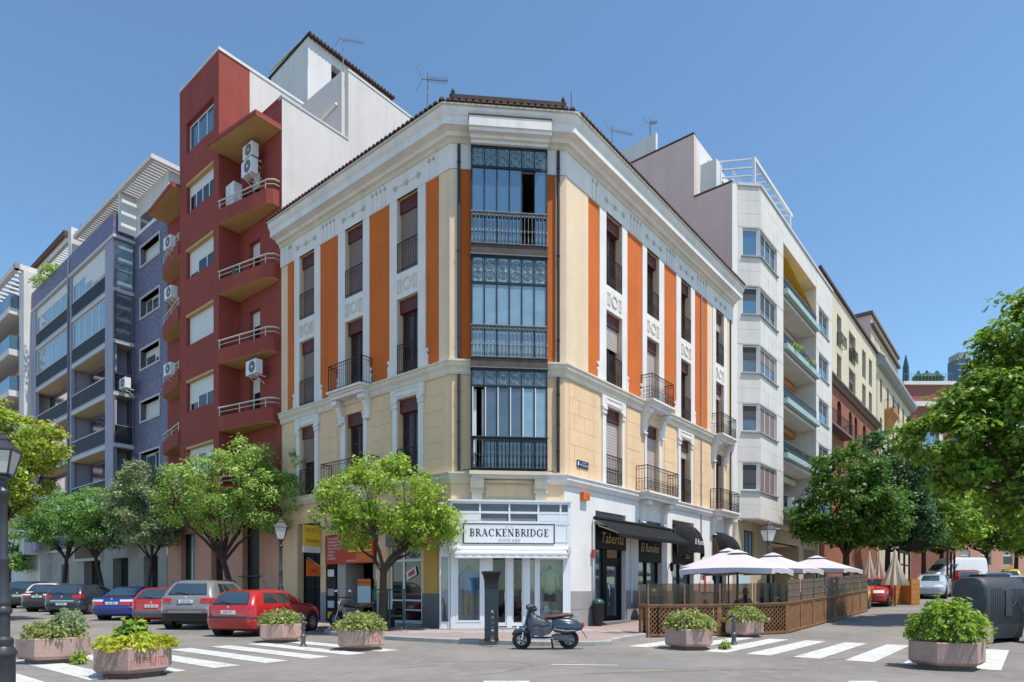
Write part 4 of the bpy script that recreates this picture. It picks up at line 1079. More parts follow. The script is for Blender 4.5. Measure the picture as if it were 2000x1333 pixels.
text_mb('Noa', LF, 2.3, .12, 3.2, .2, sign=-1, shear=.3).build('lettering', 'white_paint', ws)
nt_ = MB(); nt_.add([LF(t, -.07, z) for t, z in ((1.75, 1.95), (2.28, 1.75), (2.35, 2.02), (1.85, 2.25))], [(0, 1, 2, 3)]); nt_.build('notice', 'trim', ws)
n2 = MB(); n2.add([LF(t, -.065, z) for t, z in ((1.86, 1.99), (2.18, 1.86), (2.22, 1.99), (1.92, 2.14))], [(0, 1, 2, 3)]); n2.build('notice_mark', 'sign_red', ws)
MB().box(LF, 1.4, 3.25, -.1, .25, .08, .2).build('door_step', 'pave_grey', ws)

# ================================================================ tavern on the right street
tv = thing('tavern', 'tavern ground floor openings with black Taberna sign and dark glass', 'shop', RF(6, 0, .11))
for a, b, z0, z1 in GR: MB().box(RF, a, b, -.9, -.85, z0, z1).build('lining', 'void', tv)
MB().box(RF, 1.96, 4.18, -.3, -.1, 3.82, 4.28).build('shutter_panel', 'dado_dark', tv)
MB().box(RF, 1.98, 4.16, -.2, .03, 2.93, 3.68).build('sign_board', 'black_paint', tv)
text_mb('Taberna', RF, 3.1, .035, 3.32, .58, sx=.86, shear=.25).build('lettering', 'gold', tv)
MB().box(RF, 5.24, 7.31, -.2, -.02, 2.55, 3.45).build('sign_board', 'black_paint', tv)
text_mb('El Ramales', RF, 6.25, -.015, 3.12, .5, sx=.74, shear=.25).build('lettering', 'gold', tv)
MB().box(RF, 8.35, 10.6, -.2, -.02, 2.6, 3.3).build('sign_board', 'black_paint', tv)
text_mb('Bar', RF, 10.0, -.015, 2.95, .42, shear=.25).build('lettering', 'gold', tv)
MB().box(RF, 5.22, 7.33, -.28, -.12, 3.46, 4.25).build('shutter_panel', 'dado_dark', tv)
m = MB()
for a, b in ((1.96, 2.06), (2.75, 2.95), (4.05, 4.18)): m.box(RF, a, b, -.3, -.18, .12, 2.93)
m.box(RF, 2.95, 4.05, -.3, -.18, 2.5, 2.62); m.build('door_frame', 'black_paint', tv)
dr = MB().box(RF, 2.95, 3.12, -.28, -.22, .14, 2.5).box(RF, 3.9, 4.05, -.28, -.22, .14, 2.5).box(RF, 3.12, 3.9, -.28, -.22, .14, .4).box(RF, 3.12, 3.9, -.28, -.22, 2.3, 2.5).build('door', 'black_paint', tv)
MB().box(RF, 3.12, 3.9, -.26, -.25, .4, 2.3).build('pane', 'pane_mid', dr); MB().tube([RF(3.2, -.2, .8), RF(3.22, -.14, 1.0), RF(3.2, -.14, 1.4), RF(3.2, -.2, 1.6)], .02, 6).build('handle', 'chrome', dr)
MB().box(RF, 2.06, 2.75, -.27, -.26, .3, 2.9).build('pane', 'pane_mid', tv)
MB().box(RF, 1.9, 4.3, -.3, .5, .10, .22).build('door_step', 'dado_dark', tv)
for a, b in ((5.22, 7.33), (8.33, 10.63), (12.9, 14.67)):
    m = MB(); 
    for t in (a, (a + b) / 2 - .05, b - .1): m.box(RF, t, t + .1, -.32, -.2, .12, 2.55)
    m.box(RF, a + .1, b - .1, -.32, -.2, .12, .3); m.build('window_frame', 'black_paint', tv)
    for t0, t1 in ((a + .1, (a + b) / 2 - .05), ((a + b) / 2 + .05, b - .1)):
        MB().box(RF, t0, t1, -.28, -.27, .3, 1.2).build('pane', 'pane_dark', tv); MB().box(RF, t0, t1, -.28, -.27, 1.2, 2.55).build('pane', 'pane_mid', tv)
# slanted black awning on arms
ta = thing('black_awning', 'long black sloping awning over the tavern door', 'awning', RF(3, .1, 3.9))
n = 10; m = MB()
for i in range(n):
    a = 1.75 + 6.1 * i / n; b = 1.75 + 6.1 * (i + 1) / n; s1, s2 = .02 * math.sin(i * 1.7), .02 * math.sin((i + 1) * 1.7)
    m.add([RF(a, .12, 3.98), RF(b, .12, 3.98), RF(b, 1.12, 3.36 + s2), RF(a, 1.12, 3.36 + s1)], [(0, 1, 2, 3)])
m.build('canopy', 'black_cloth', ta)
MB().box(RF, 1.72, 7.9, 1.10, 1.16, 3.26, 3.38).build('front_bar', 'black_paint', ta); MB().tube([RF(1.72, .12, 4.0), RF(7.9, .12, 4.0)], .07, 8).build('roll', 'black_cloth', ta)
for t in (2.0, 4.7, 7.5): MB().tube([RF(t, .1, 3.75), RF(t + .35, .62, 3.52), RF(t, 1.1, 3.32)], .025, 6).build('arm', 'white_paint', ta)
# round black awnings
def dome_awning(a, b, zt, zb, d, name, label, txt):
    e = thing(name, label, 'awning', RF((a + b) / 2, 0, zb)); m = MB(); n, k = 8, 6
    P = []
    for i in range(k + 1):
        an = PI / 2 * i / k
        for j in range(n + 1):
            x = a + (b - a) * j / n; q = abs(2 * j / n - 1); f = (1 - q ** 4) if 0 < j < n else 0.0
            P.append(RF(x, .03 + d * math.sin(an) * (.35 + .65 * f), zt - (zt - zb) * (1 - math.cos(an)) - .25 * (1 - f)))
    m.add(P, [(i * (n + 1) + j, i * (n + 1) + j + 1, (i + 1) * (n + 1) + j + 1, (i + 1) * (n + 1) + j) for i in range(k) for j in range(n)])
    m.build('canopy', 'black_cloth', e)
    v = MB(); v.add([p for i in range(n + 1) for p in (P[k * (n + 1) + i], P[k * (n + 1) + i] - Vector((0, 0, .16)))], [(2 * i, 2 * i + 2, 2 * i + 3, 2 * i + 1) for i in range(n)]); v.build('valance', 'black_cloth', e)
    r_ = MB()
    for j in (0, n // 2, n): r_.tube([P[i * (n + 1) + j] + Vector((0, 0, .01)) for i in range(k + 1)], .012, 4)
    r_.build('hoop', 'dado_dark', e)
    if txt: text_mb(txt, RF, (a + b) / 2 + .1, d + .02, (zt + zb) / 2 - .25, .36, sx=.8, shear=.25).build('lettering', 'white_paint', e)
dome_awning(8.25, 10.7, 4.35, 3.2, .75, 'round_awning', 'black round awning with white lettering between the plaster piers', 'El Ramales')
dome_awning(12.8, 14.75, 4.25, 2.95, 1.0, 'round_awning', 'plain black hooped awning at the far end of the tavern', '')
# rolled wall blind strips, menu boards, lamp, alarm box and street plaque
wl = thing('wall_lantern', 'small dark wall lantern between the tavern windows', 'lantern', RF(8.0, .1, 2.5))
MB().lathe(RF(7.85, .2, 2.2), [(.03, 0), (.07, .02), (.09, .28), (.11, .3), (.02, .4)], 6).build('lantern', 'black_paint', wl); MB().tube([RF(7.85, .03, 2.3), RF(7.85, .12, 2.5), RF(7.85, .2, 2.6)], .015, 5).build('arm', 'black_paint', wl)
for t in (11.2, 11.9, 12.4): b_ = MB().box(RF, t, t + .42, .05, .08, 1.3, 1.85); mb_ = b_.build('menu_board', 'shop_white', tv); MB().box(RF, t + .05, t + .37, .08, .085, 1.36, 1.79).build('menu_sheet', 'trim_warm', mb_)
for t in (11.62,): MB().box(RF, t, t + .22, .05, .10, 1.2, 2.2).build('red_panel', 'sign_red', tv)
ab = thing('alarm_box', 'small orange alarm box on the white plaster above the tavern door', 'alarm', RF(1.15, .05, 4.6))
MB().box(RF, .94, 1.36, .02, .16, 4.58, 4.84).build('case', 'sign_orange', ab); text_mb('6', RF, 1.2, .16, 4.71, .2).build('mark', 'sign_red', ab)
pl = thing('street_plaque', 'dark blue street name plaque on the cream stone', 'sign', RF(1.05, .03, 5.7))
MB().box(RF, .70, 1.42, .02, .05, 5.70, 5.95).build('plate', 'sign_navy', pl); text_mb('CALLE DE', RF, 1.12, .05, 5.89, .07).build('lettering', 'white_paint', pl); text_mb('VELAZQUEZ', RF, 1.12, .05, 5.79, .10).build('lettering', 'white_paint', pl); MB().box(RF, .73, .80, .05, .055, 5.76, 5.9).build('crest', 'white_paint', pl)
for t in (1.72, 4.55): 
    m = MB().tube([RF(t, .07, .9), RF(t, .07, 3.9)], .03, 6); m.build('cable_pipe', 'white_plaster', cb)
fa = MB().box(RF, 1.62, 1.74, .05, .12, 2.55, 2.85).build('fire_sign', 'sign_red', tv)
# ================================================================ generic window for the modern blocks
def mwin(fr, root, a, b, z0, z1, o, n=3, blind=None, fm='white_frame', pane='pane_mid', bm='blind_white', d=.12, name='window'):
    "framed window of n lights set back d; blind: list of how far each light's blind is down"
    m = MB(); e = .06
    m.box(fr, a, b, o - d - .05, o - d, z0, z0 + e).box(fr, a, b, o - d - .05, o - d, z1 - e, z1)
    w_ = (b - a) / n
    for i in range(n + 1):
        t = a + i * w_; m.box(fr, max(a, t - e / 2), min(b, t + e / 2) if i < n else b, o - d - .052, o - d + .002, z0 + e, z1 - e)
    m.box(fr, a, a + e, o - d - .05, o - d, z0 + e, z1 - e); m.box(fr, b - e, b, o - d - .05, o - d, z0 + e, z1 - e)
    win = m.build(name, fm, root)
    for i in range(n):
        MB().box(fr, a + i * w_ + .03, a + (i + 1) * w_ - .03, o - d - .035, o - d - .025, z0 + e, z1 - e).build('pane', pane, win)
        if blind and blind[i] > 0:
            zb = z1 - e - (z1 - z0 - 2 * e) * blind[i]
            bb = MB(); k = max(2, int((z1 - zb) / .11))
            for q in range(k): bb.box(fr, a + i * w_ + .03, a + (i + 1) * w_ - .03, o - d - .02, o - d - .008 + .003 * (q % 2), zb + (z1 - zb) * q / k, zb + (z1 - zb) * (q + .95) / k)
            bb.build('blind', bm, win)
    return win
def ac_unit(fr, t, o, z, label, w=.8, h=.6, d=.32, face='n', group=None):
    e = thing('air_conditioner', label, 'air conditioner', fr(t, o, z), group=group)
    MB().box(fr, t - w / 2, t + w / 2, o, o + d, z, z + h).build('case', 'white_frame', e)
    f = MB().ring(fr, t - w * .12, z + h / 2, (o + d, o + d + .01), h * .42, h * .36, 16).disc(fr, t - w * .12, z + h / 2, o + d, o + d + .004, h * .36, 16)
    f.build('fan_grille', 'dado_dark', e); MB().disc(fr, t - w * .12, z + h / 2, o + d + .004, o + d + .012, h * .1, 10).build('fan_hub', 'white_frame', e)
    s_ = MB()
    for q in (-.3, .3): s_.box(fr, t + q * w - .02, t + q * w + .02, o - .25, o + d, z - .04, z).tube([fr(t + q * w, o - .2, z - .35), fr(t + q * w, o + d * .8, z - .03)], .015, 5)
    s_.build('support', 'white_frame', e)

# ================================================================ red building
rb = thing('red_building', 'dark red rendered apartment block with wedge balconies and a white side wall', 'building', LF(16, 0, 0))
B0, B1, BO = 14.1, 18.2, 1.0
RZ = [(23.0, 24.5), (20.0, 21.45), (16.75, 18.2), (13.45, 14.95), (10.2, 11.7), (6.95, 8.4)]
bh = [(14.62, 17.45, c, d) for c, d in RZ]
w = MB(); wall_grid(w, LF, B0, B1, 5.2, 26.4, bh, BO, .3)
w.box(LF, B1 - .02, B1, -.0, BO, 5.2, 26.4)
w.add([LF(B0, BO, 5.2), LF(B0, 0, 5.2), LF(B0, 0, 26.4), LF(B0, BO, 26.4)], [(0, 1, 2, 3)])
w.add([LF(B0, BO, 5.2), LF(B1, BO, 5.2), LF(B1, 0, 5.2), LF(B0, 0, 5.2)], [(0, 1, 2, 3)])
w.box(LF, B0 - .001, B0 + .3, -.5, 0.02, 21.5, 26.4)
w.build('oriel', 'red_wall', rb)
w = MB()
dd = [(12.25, 13.2, z + .1, z + 2.3) for z in (18.45, 15.2, 12.0, 8.9, 5.6)]
wall_grid(w, LF, LE, B0, 4.95, 22.95, dd, 0, .3); wall_grid(w, LF, B1, 22.1, 4.95, 22.95, [], 0, .3); w.build('wall', 'red_wall', rb)
w = MB(); gh = [(18.8, 20.4, .15, 4.35), (15.7, 16.95, .9, 3.75), (12.3, 13.85, .85, 4.55)]
wall_grid(w, LF, LE, 22.1, .05, 4.95, gh, 0, .3); w.build('ground_floor_wall', 'pink_wall', rb)
MB().box(LF, LE, 12.2, 0, .03, .1, .8).build('plinth', 'dado_dark', rb); MB().box(LF, LE, LE + .16, 0, .04, .1, 4.9).build('plinth', 'dado_dark', rb)
for i, (a, b, c, d) in enumerate(gh):
    MB().box(LF, a, b, -.3, -.26, c, d).build('shutter', 'black_paint' if i != 1 else 'pane_dark', rb)
    MB().box(LF, a - .06, b + .06, 0, .08, c - .1, c).build('sill', 'pink_wall', rb)
m = MB().box(LF, 19.4, 19.6, -.25, -.2, .2, 4.3); m.build('curtain_gap', 'sign_blue', rb)
railing_mesh(LF, 18.7, 20.5, .12, .25, 1.3).build('railing', 'iron', rb); MB().box(LF, 12.1, 14.05, .05, .1, 2.0, 2.05).build('bar', 'iron', rb)
blinds = [None, [.35, .35, .35, .35], [.5, .5, .85], [1, 1], [.55, .55, .75], [.4, .2, 1]]
for (z0, z1), bl in zip(RZ, blinds):
    mwin(LF, rb, 14.7, 17.4, z0 + .02, z1 - .08, BO, len(bl) if bl else 3, bl, pane='pane_sky' if z0 > 22 else 'pane_dark', d=.16)
    if z0 < 22: MB().box(LF, 14.62, 17.45, BO - .29, BO + .012, z1 - .07, z1 + .05).build('lintel_soffit', 'soffit_yellow', rb)
# recess doors
for a, b, c, d in dd:
    mwin(LF, rb, a, b, c, d, 0, 1, [.28], d=.2, pane='pane_dark', name='balcony_door')
# wedge balconies on both sides of the oriel
def wedge(z, side):
    if side == 'r': q = [(B0 - .005, 1.08), (10.85, .5), (10.6, .3), (10.6, 0), (B0 - .005, 0)]
    else: q = [(B1 + .005, 1.08), (21.5, .5), (21.75, .3), (21.75, 0), (B1 + .005, 0)]
    front = q[:4]
    ob = MB().slab(LF, q, z, z + .12)
    for (t0, o0), (t1, o1) in zip(front, front[1:]):
        L_ = math.hypot(t1 - t0, o1 - o0); fr2 = Fr(xy(LF, t0, o0), (Vector(xy(LF, t1, o1)) - Vector(xy(LF, t0, o0))).normalized(), (0, 0))
        d = (Vector(xy(LF, t1, o1)) - Vector(xy(LF, t0, o0))).normalized(); nn = Vector((-d.y, d.x))
        if nn.dot(Vector((-uR.x, -uR.y))) > 0: nn = -nn
        f3 = Fr(xy(LF, t0, o0), d, nn); ob.box(f3, 0, L_, 0.001, .1, z + .121, z + .64)
    b_ = ob.build('balcony', 'red_wall', rb)
    MB().slab(LF, [(t + (.03 if side == 'r' else -.03) * (0 if o > .9 else 0), o * .985) for t, o in q], z - .012, z - .001).build('balcony_soffit', 'soffit_yellow', b_)
    m = MB(); pts = [LF(t, max(o - .05, 0), z + 1.05) for t, o in front]
    m.tube(pts, .035, 6); m.tube([p - Vector((0, 0, .2)) for p in pts], .016, 5)
    for k in (.03, .45, .97):
        p = Vector(pts[0]).lerp(pts[1], k); m.tube([p, p - Vector((0, 0, .42))], .022, 5)
    m.build('balcony_rail', 'rail_cream', b_)
for z in (18.3, 15.05, 11.85, 8.75, 5.55): wedge(z, 'r'); wedge(z, 'l')
# canopies over the top balconies
for q in ([(B0 - .01, 1.55), (10.45, 1.2), (10.45, 0), (B0 - .01, 0)], [(B1 + .01, 1.4), (21.95, 1.1), (21.95, 0), (B1 + .01, 0)]):
    c_ = MB().slab(LF, q, 21.62, 21.8).build('canopy', 'red_edge', rb); MB().slab(LF, [(t, o * .97) for t, o in q], 21.605, 21.619).build('canopy_soffit', 'soffit_yellow', c_)
# side walls, parapets, penthouse
w = MB().box(LF, LE - .01, LE + .25, -3.5, -.002, 4, 23.0).box(LF, LE - .01, LE + .25, -14, -3.5, 4, 26.35); w.build('side_wall', 'stucco_white', rb)
w = MB().box(LF, LE - .04, LE + .28, -3.5, .02, 23.0, 23.1).build('coping', 'grey_trim', rb); MB().box(LF, LE - .04, LE + .28, -14, -3.48, 26.35, 26.45).build('coping', 'white_wall', rb)
w = MB().box(LF, B0 - .002, B0 + .3, -10, -.5, 21.5, 26.4).box(LF, LE + .25, B0, -3.52, -3.3, 21, 26.35); w.build('setback_wall', 'stucco_white', rb)
MB().box(LF, B0 - .04, B0 + .28, -10, BO + .03, 26.401, 26.54).box(LF, B0 + .28, B1 + .03, BO - .25, BO + .03, 26.401, 26.53).build('coping', 'white_wall', rb)
MB().box(LF, LE + .26, B0 - .02, -.25, .02, 22.951, 23.08).build('coping', 'red_edge', rb)
MB().slab(LF, [(LE, 0), (B1, 0), (B1, -14), (LE, -14)], 22.6, 22.7).build('roof', 'pave_grey', rb)
MB().tube([LF(12.6, -3.26, 24.6), LF(12.6, -3.26, 24.62), LF(11.0, -3.24, 24.9)], .07, 8).build('roof_duct', 'trim', rb)
PT, PO = 14.9, -4.2
ph = MB(); f2 = Fr(xy(LF, PT, PO), uR, -uL)
wall_grid(ph, f2, 0, 5.6, 22.6, 31.0, [(1.45, 2.7, 27.6, 30.4)], 0, .4); wall_grid(ph, LF, PT, 18.6, 22.6, 31.0, [], PO, .3)
ph.box(f2, -.04, .35, 0, .02, 26.4, 29.3)
po = ph.build('rooftop_house', 'white_wall', rb)
MB().box(f2, 1.45, 2.7, -.42, -.38, 27.6, 30.4).build('door', 'pane_dark', po); MB().box(f2, .55, 1.05, -.03, .01, 26.5, 27.2).build('small_window', 'pane_dark', po)
railing_mesh(f2, 1.4, 2.75, .1, 27.6, 28.6, step=.16).build('railing', 'iron_pale', po)
rf = MB(); rf.add([f2(-.08, .22, 31.0), f2(5.8, .22, 31.0), f2(5.8, -4, 30.6), f2(-.08, -4, 30.6)], [(0, 1, 2, 3)]); rf.box(f2, -.08, 5.8, .2, .24, 30.93, 31.02)
r_ = rf.build('roof', 'tile', po)
rr = MB()
for i in range(26): rr.tube([f2(-.02 + i * .228, .27, 31.02), f2(-.02 + i * .228, -4, 30.63)], .07, 5)
rr.build('roof_tiles', 'tile_dark', r_, kind='stuff'); MB().box(LF, PT - .02, 18.65, PO - .3, PO + .06, 31.0, 31.07).build('eave', 'white_wall', po)
for t, z, lab in ((19.3, 18.9, 'white air conditioner highest on the left side of the red block'), (19.2, 16.3, 'white air conditioner second from the top left of the red block'), (19.3, 12.4, 'white air conditioner on a bracket by the mid left balcony of the red block'), (19.4, 6.9, 'square white air conditioner lowest on the left of the red block')):
    ac_unit(LF, t, .85 if z > 10 else .6, z, lab, .8, .6)
ac_unit(LF, 12.15, .35, 20.75, 'upper of two stacked air conditioners under the red block canopy', .8, .6); ac_unit(LF, 12.05, .45, 19.9, 'lower of two stacked air conditioners under the red block canopy', .85, .65)
ac_unit(LF, 11.75, .4, 10.95, 'white air conditioner above the lowest visible right balcony door', .85, .62)
cbx = thing('balcony_cabinet', 'tall white cabinet standing on the top right balcony of the red block', 'cabinet', LF(13.6, .6, 18.42)); MB().box(LF, 13.2, 13.95, .35, .75, 18.42, 20.1).build('case', 'white_frame', cbx); MB().box(LF, 13.58, 13.59, .75, .756, 18.5, 20.0).build('door_joint', 'dado', cbx)
pp = thing('balcony_plant', 'small clipped green plant on the second right balcony of the red block', 'plant', LF(13.2, .6, 15.2)); MB().lathe(LF(13.1, .62, 15.17), [(.14, 0), (.2, .3), (.21, .32)], 10).build('pot', 'tile', pp); MB().lathe(LF(13.1, .62, 15.5), [(.12, 0), (.24, .2), (.27, .4), (.2, .65), (.03, .8)], 9).build('foliage', 'green_iron', pp)

# ================================================================ blue mosaic building
bb = thing('blue_building', 'blue mosaic apartment block with stacked glazed balconies', 'building', LF(30, 0, 0))
BW = [(23.1, 25.75, z, z + 1.1) for z in (20.45, 17.4, 14.38, 11.3, 8.3)]
w = MB(); wall_grid(w, LF, 22.1, 26.75, 4.25, 22.4, BW, 0, .35); wall_grid(w, LF, 26.75, 43, 4.25, 22.4, [(27.9, 34, z + .12, z + 2.7) for z in (6.9, 9.97, 13.03, 16.1, 19.15)] + [(35, 42, z + .12, z + 2.7) for z in (6.9, 9.97, 13.03, 16.1, 19.15)], 0, .1)
w.build('wall', 'mosaic', bb)
for k, (a, b, c, d) in enumerate(BW):
    m = MB()
    for q in ((a - .1, a, c - .1, d + .1), (b, b + .1, c - .1, d + .1), (a, b, d, d + .1), (a, b, c - .1, c)): m.box(LF, q[0], q[1], -.34, .05, q[2], q[3])
    m.build('window_surround', 'grey_trim', bb)
    mwin(LF, bb, a, b, c, d, -.1, 2 if k != 1 else 3, [[.9, .9], [.0, .1, 0], [.55, .3], [1, 1], [0, .1]][k], pane='pane_mid', d=.2)
SO = 1.12
FL = [6.9, 9.97, 13.03, 16.1, 19.15, 22.2]
for k, z in enumerate(FL):
    s_ = MB().box(LF, 26.75, 43.0, -.0, SO, z - .15, z + .08); so = s_.build('balcony_slab', 'grey_trim', bb)
    MB().box(LF, 26.85, 42.9, 0, SO - .06, z - .165, z - .151).build('soffit', 'warm_ceiling', so)
    if z < 22:
        for a, b in ((28.05, 34.1), (34.7, 42.0)):
            p = MB(); n = 28
            for i in range(n): p.box(LF, a + (b - a) * i / n, a + (b - a) * (i + .82) / n, SO - .06, SO - .02, z + .22, z + 1.06)
            p.box(LF, a, b, SO - .09, SO - .06, z + .2, z + 1.08); p.build('parapet', 'navy_matte', so)
            MB().box(LF, a, b, SO - .1, SO, z + 1.08, z + 1.14).build('parapet_cap', 'grey_trim', so); MB().box(LF, a, b, SO - .07, SO - .01, z + .081, z + .2).build('parapet_foot', 'lilac', so)
        e = MB().box(LF, 26.74, 26.78, .08, SO - .1, z + .12, z + 2.85 if z in (16.1, 19.15) else z + 1.1)
        e.build('side_screen', 'pane_curtain' if z == 19.15 else ('pane_mid' if z == 16.1 else 'pane_dark'), so)
        m = MB()
        for o in (.04, SO - .06): m.box(LF, 26.70, 26.77, o, o + .06, z + .08, z + 2.9)
        for zz in (z + 1.1, z + 2.85): m.box(LF, 26.70, 26.765, .1, SO - .06, zz, zz + .06)
        if z in (16.1, 19.15):
            for i in range(1, 6): m.box(LF, 26.725, 26.738, .1, SO - .06, z + .1 + i * .46, z + .12 + i * .46)
        m.build('side_frame', 'iron_pale', so)
        if z > 16:
            for a, b, n in ((28.05, 34.1, 5), (34.7, 42.0, 4)):
                mwin(LF, so, a, b, z + 1.14, z + 2.85, SO - .05, n, [.9, .9, .7, .35, .35] if (z > 19 and a < 30) else ([.35] * n if z > 19 else None), pane='pane_curtain', d=.03, name='glazing')
    MB().box(LF, 28, 34.1, -1.5, -1.45, z, z + 2.9).box(LF, 34.8, 42, -1.5, -1.45, z, z + 2.9).build('balcony_back', 'warm_ceiling', so)
    if z < 16: MB().box(LF, 29, 30.6, -1.44, -1.40, z + .1, z + 2.3).box(LF, 31.5, 33, -1.44, -1.40, z + .1, z + 2.3).box(LF, 36, 38, -1.44, -1.40, z + .1, z + 2.3).build('balcony_door', 'wood_red', so); [MB().box(LF, q, q + .2, -1.4, SO - .15, z + .08, z + 2.9).build('cross_wall', 'lilac', so) for q in (27.9, 34.3)]
for a, b in ((26.8, 28.05), (34.15, 34.45), (42.0, 43.0)): MB().box(LF, a, b, SO - .2, SO + .012, 4.3, 22.05).build('pillar', 'lilac', bb)
MB().tube([LF(34.55, SO + .06, 4.5), LF(34.55, SO + .06, 23.4)], .07, 6).build('drain_pipe', 'iron_pale', bb)
MB().box(LF, 26.72, 43, SO - .12, SO + .02, 22.281, 23.55).box(LF, 26.72, 26.85, 0, SO - .12, 22.281, 23.55).build('parapet', 'mosaic', bb); MB().box(LF, 26.6, 26.72, -.1, SO + .05, 22.1, 22.27).box(LF, 26.68, 43, SO + .02, SO + .06, 22.08, 22.27).build('ledge', 'grey_trim', bb)
# roof terrace: white setback, slatted canopy, pergola
MB().box(LF, 22.1, 26.6, -1.5, -.05, 22.4, 24.7).box(LF, 26.6, 34.2, -1.6, -1.4, 22.3, 24.7).build('setback_wall', 'white_wall', bb)
MB().box(LF, 22.1, 26.6, -.05, .04, 22.401, 22.6).box(LF, 26.5, 26.62, -.05, .9, 22.5, 25.0).build('terrace_rail', 'white_frame', bb)
MB().box(LF, 24.2, 25.9, -.04, -.03, 22.7, 23.5).build('window', 'pane_dark', bb)
m = MB().box(LF, 21.8, 34.4, .75, .95, 24.75, 25.0).box(LF, 21.8, 34.4, -1.4, -1.2, 24.75, 25.0).box(LF, 21.8, 22.0, -1.2, .75, 24.75, 25.0).box(LF, 34.2, 34.4, -1.2, .75, 24.75, 25.0)
cn = m.build('slatted_canopy', 'white_wall', bb)
for i in range(40): MB().box(LF, 22.15 + i * .3, 22.33 + i * .3, -1.2, .75, 24.8, 24.9).build('slat', 'grey_trim', cn)
m = MB().box(LF, 34.6, 35.2, -1.0, 1.0, 22.3, 25.6).box(LF, 34.6, 43, .6, .8, 25.2, 25.45).box(LF, 42.6, 43.0, -1, .8, 22.3, 25.2); pg = m.build('pergola', 'white_wall', bb)
for i in range(18): MB().box(LF, 35.3 + i * .41, 35.45 + i * .41, -1.2, .6, 25.25, 25.38).build('slat', 'white_frame', pg)
MB().box(LF, 26.8, 33.8, .9, 1.0, 23.55, 23.62).build('roll_blind', 'trim_warm', bb); MB().box(LF, 27.2, 28.4, .2, 1.0, 23.6, 23.9).build('yellow_box', 'soffit_yellow', bb)
# ground floor
gh = [(23.3, 25.3, .15, 3.35), (27.6, 30.1, .15, 3.35), (32.3, 35.4, .15, 3.3), (38.5, 40.2, .15, 3.2), (42.5, 44.5, .9, 3.2)]
w = MB(); wall_grid(w, LF, 22.1, 46.5, .05, 4.2, gh, .02, .5); w.build('ground_floor_wall', 'ground_stone', bb)
for a, b, c, d in gh: MB().box(LF, a, b, -.5, -.46, c, d).build('door', 'void' if a != 42.5 else 'pane_mid', bb)
MB().box(LF, 22.1, 46.5, .0, .14, 4.12, 4.3).build('ledge', 'trim_warm', bb)
MB().box(LF, 31.8, 36.9, .03, .22, 3.3, 5.5).build('portal', 'trim_warm', bb); MB().box(LF, 32.1, 36.6, .22, .24, 3.5, 5.3).build('relief_panel', 'granite_dark', bb)
ac_unit(LF, 26.3, .5, 13.2, 'air conditioner standing on the side balcony of the blue block', .9, .6)

# ================================================================ white balcony building at the left edge, beige one behind
fb = thing('glass_balcony_building', 'white modern block with blue glass balconies at the left edge', 'building', LF(50, 0, 0))
w = MB().box(LF, 43.05, 60, -6, .6, 0, 23.6).box(LF, 43.05, 44.3, .6, 1.6, 4, 25.2); w.build('wall', 'white_wall', fb)
for z in (22.6, 19.5, 16.4, 13.3, 10.2, 7.1):
    s_ = MB().box(LF, 44.4, 60, .6, 2.2, z - .45, z).build('balcony_slab', 'white_wall', fb)
    for i in range(6): MB().box(LF, 44.5 + i * 2.4, 46.85 + i * 2.4, 2.1, 2.13, z, z + 1.05).build('glass_panel', 'pane_sky', s_)
    MB().box(LF, 44.4, 44.44, .7, 2.1, z, z + 1.05).build('glass_panel', 'pane_sky', s_)
    MB().box(LF, 45, 59, .6, .63, z + .1, z + 2.4).build('glazing', 'pane_dark', s_)
m = MB().box(LF, 43.2, 60, 1.8, 2.1, 25.2, 25.6).box(LF, 43.2, 43.6, 0, 2.1, 25.2, 25.6)
pg = m.build('pergola', 'white_wall', fb)
for i in range(16): MB().box(LF, 44 + i * .9, 44.3 + i * .9, -1, 1.8, 25.25, 25.4).build('slat', 'white_frame', pg)
fc = thing('beige_building', 'beige brick block behind the glass balcony building at the far left', 'building', LF(66, 0, 0))
MB().box(LF, 50, 80, -12, -3, 0, 32.0).build('wall', 'beige_far', fc); MB().box(LF, 49.8, 80, -12, -2.8, 32.0, 32.5).build('roof_edge', 'tile', fc)
for i in range(4): MB().box(LF, 52 + i * 4, 54 + i * 4, -3, -2.97, 27, 28.6).build('window', 'pane_mid', fc)

# ================================================================ white stone building on the right
wb = thing('white_stone_building', 'white stone apartment block with corner windows and mint balcony boxes', 'building', RF(24, 0, 0))
WO, T0, T1, T2, T3 = .907, 16.29, 17.2, 21.33, 28.63
dl = math.hypot(T1 - T0, WO); d_ = (Vector(xy(RF, T1, WO)) - Vector(xy(RF, T0, 0))) / dl
WC = Fr(xy(RF, T0, 0), d_, (d_.y, -d_.x))
WROW = [20.9, 17.75, 14.6, 11.42, 8.24]
w = MB(); wall_grid(w, RF, 15.5, T0, .05, 23.15, [], 0, .3)
wall_grid(w, WC, 0, dl, 5.2, 23.15, [(.30, dl, z - 1.5, z) for z in WROW], 0, .25)
wall_grid(w, RF, T1, T2, 5.2, 23.15, [(T1, 20.1, z - 1.5, z) for z in WROW], WO, .25)
wall_grid(w, RF, T3, 33.0, 5.2, 23.15, [(29.35, 32.0, z - 1.6, z) for z in WROW], WO, .25)
w.box(RF, T2, T3, -.3, WO, 21.9, 23.15).box(RF, T2 - .2, T2, -1.45, WO - .002, 5.2, 23.14).box(RF, T3, T3 + .2, -1.45, WO - .002, 5.2, 23.14).box(RF, 32.9, 33.0, 0, WO - .002, 5.2, 23.14)
w.add([RF(T0, 0, 5.2), RF(T1, WO, 5.2), RF(33, WO, 5.2), RF(33, 0, 5.2)], [(0, 1, 2, 3)])
ww = w.build('wall', 'ashlar', wb)
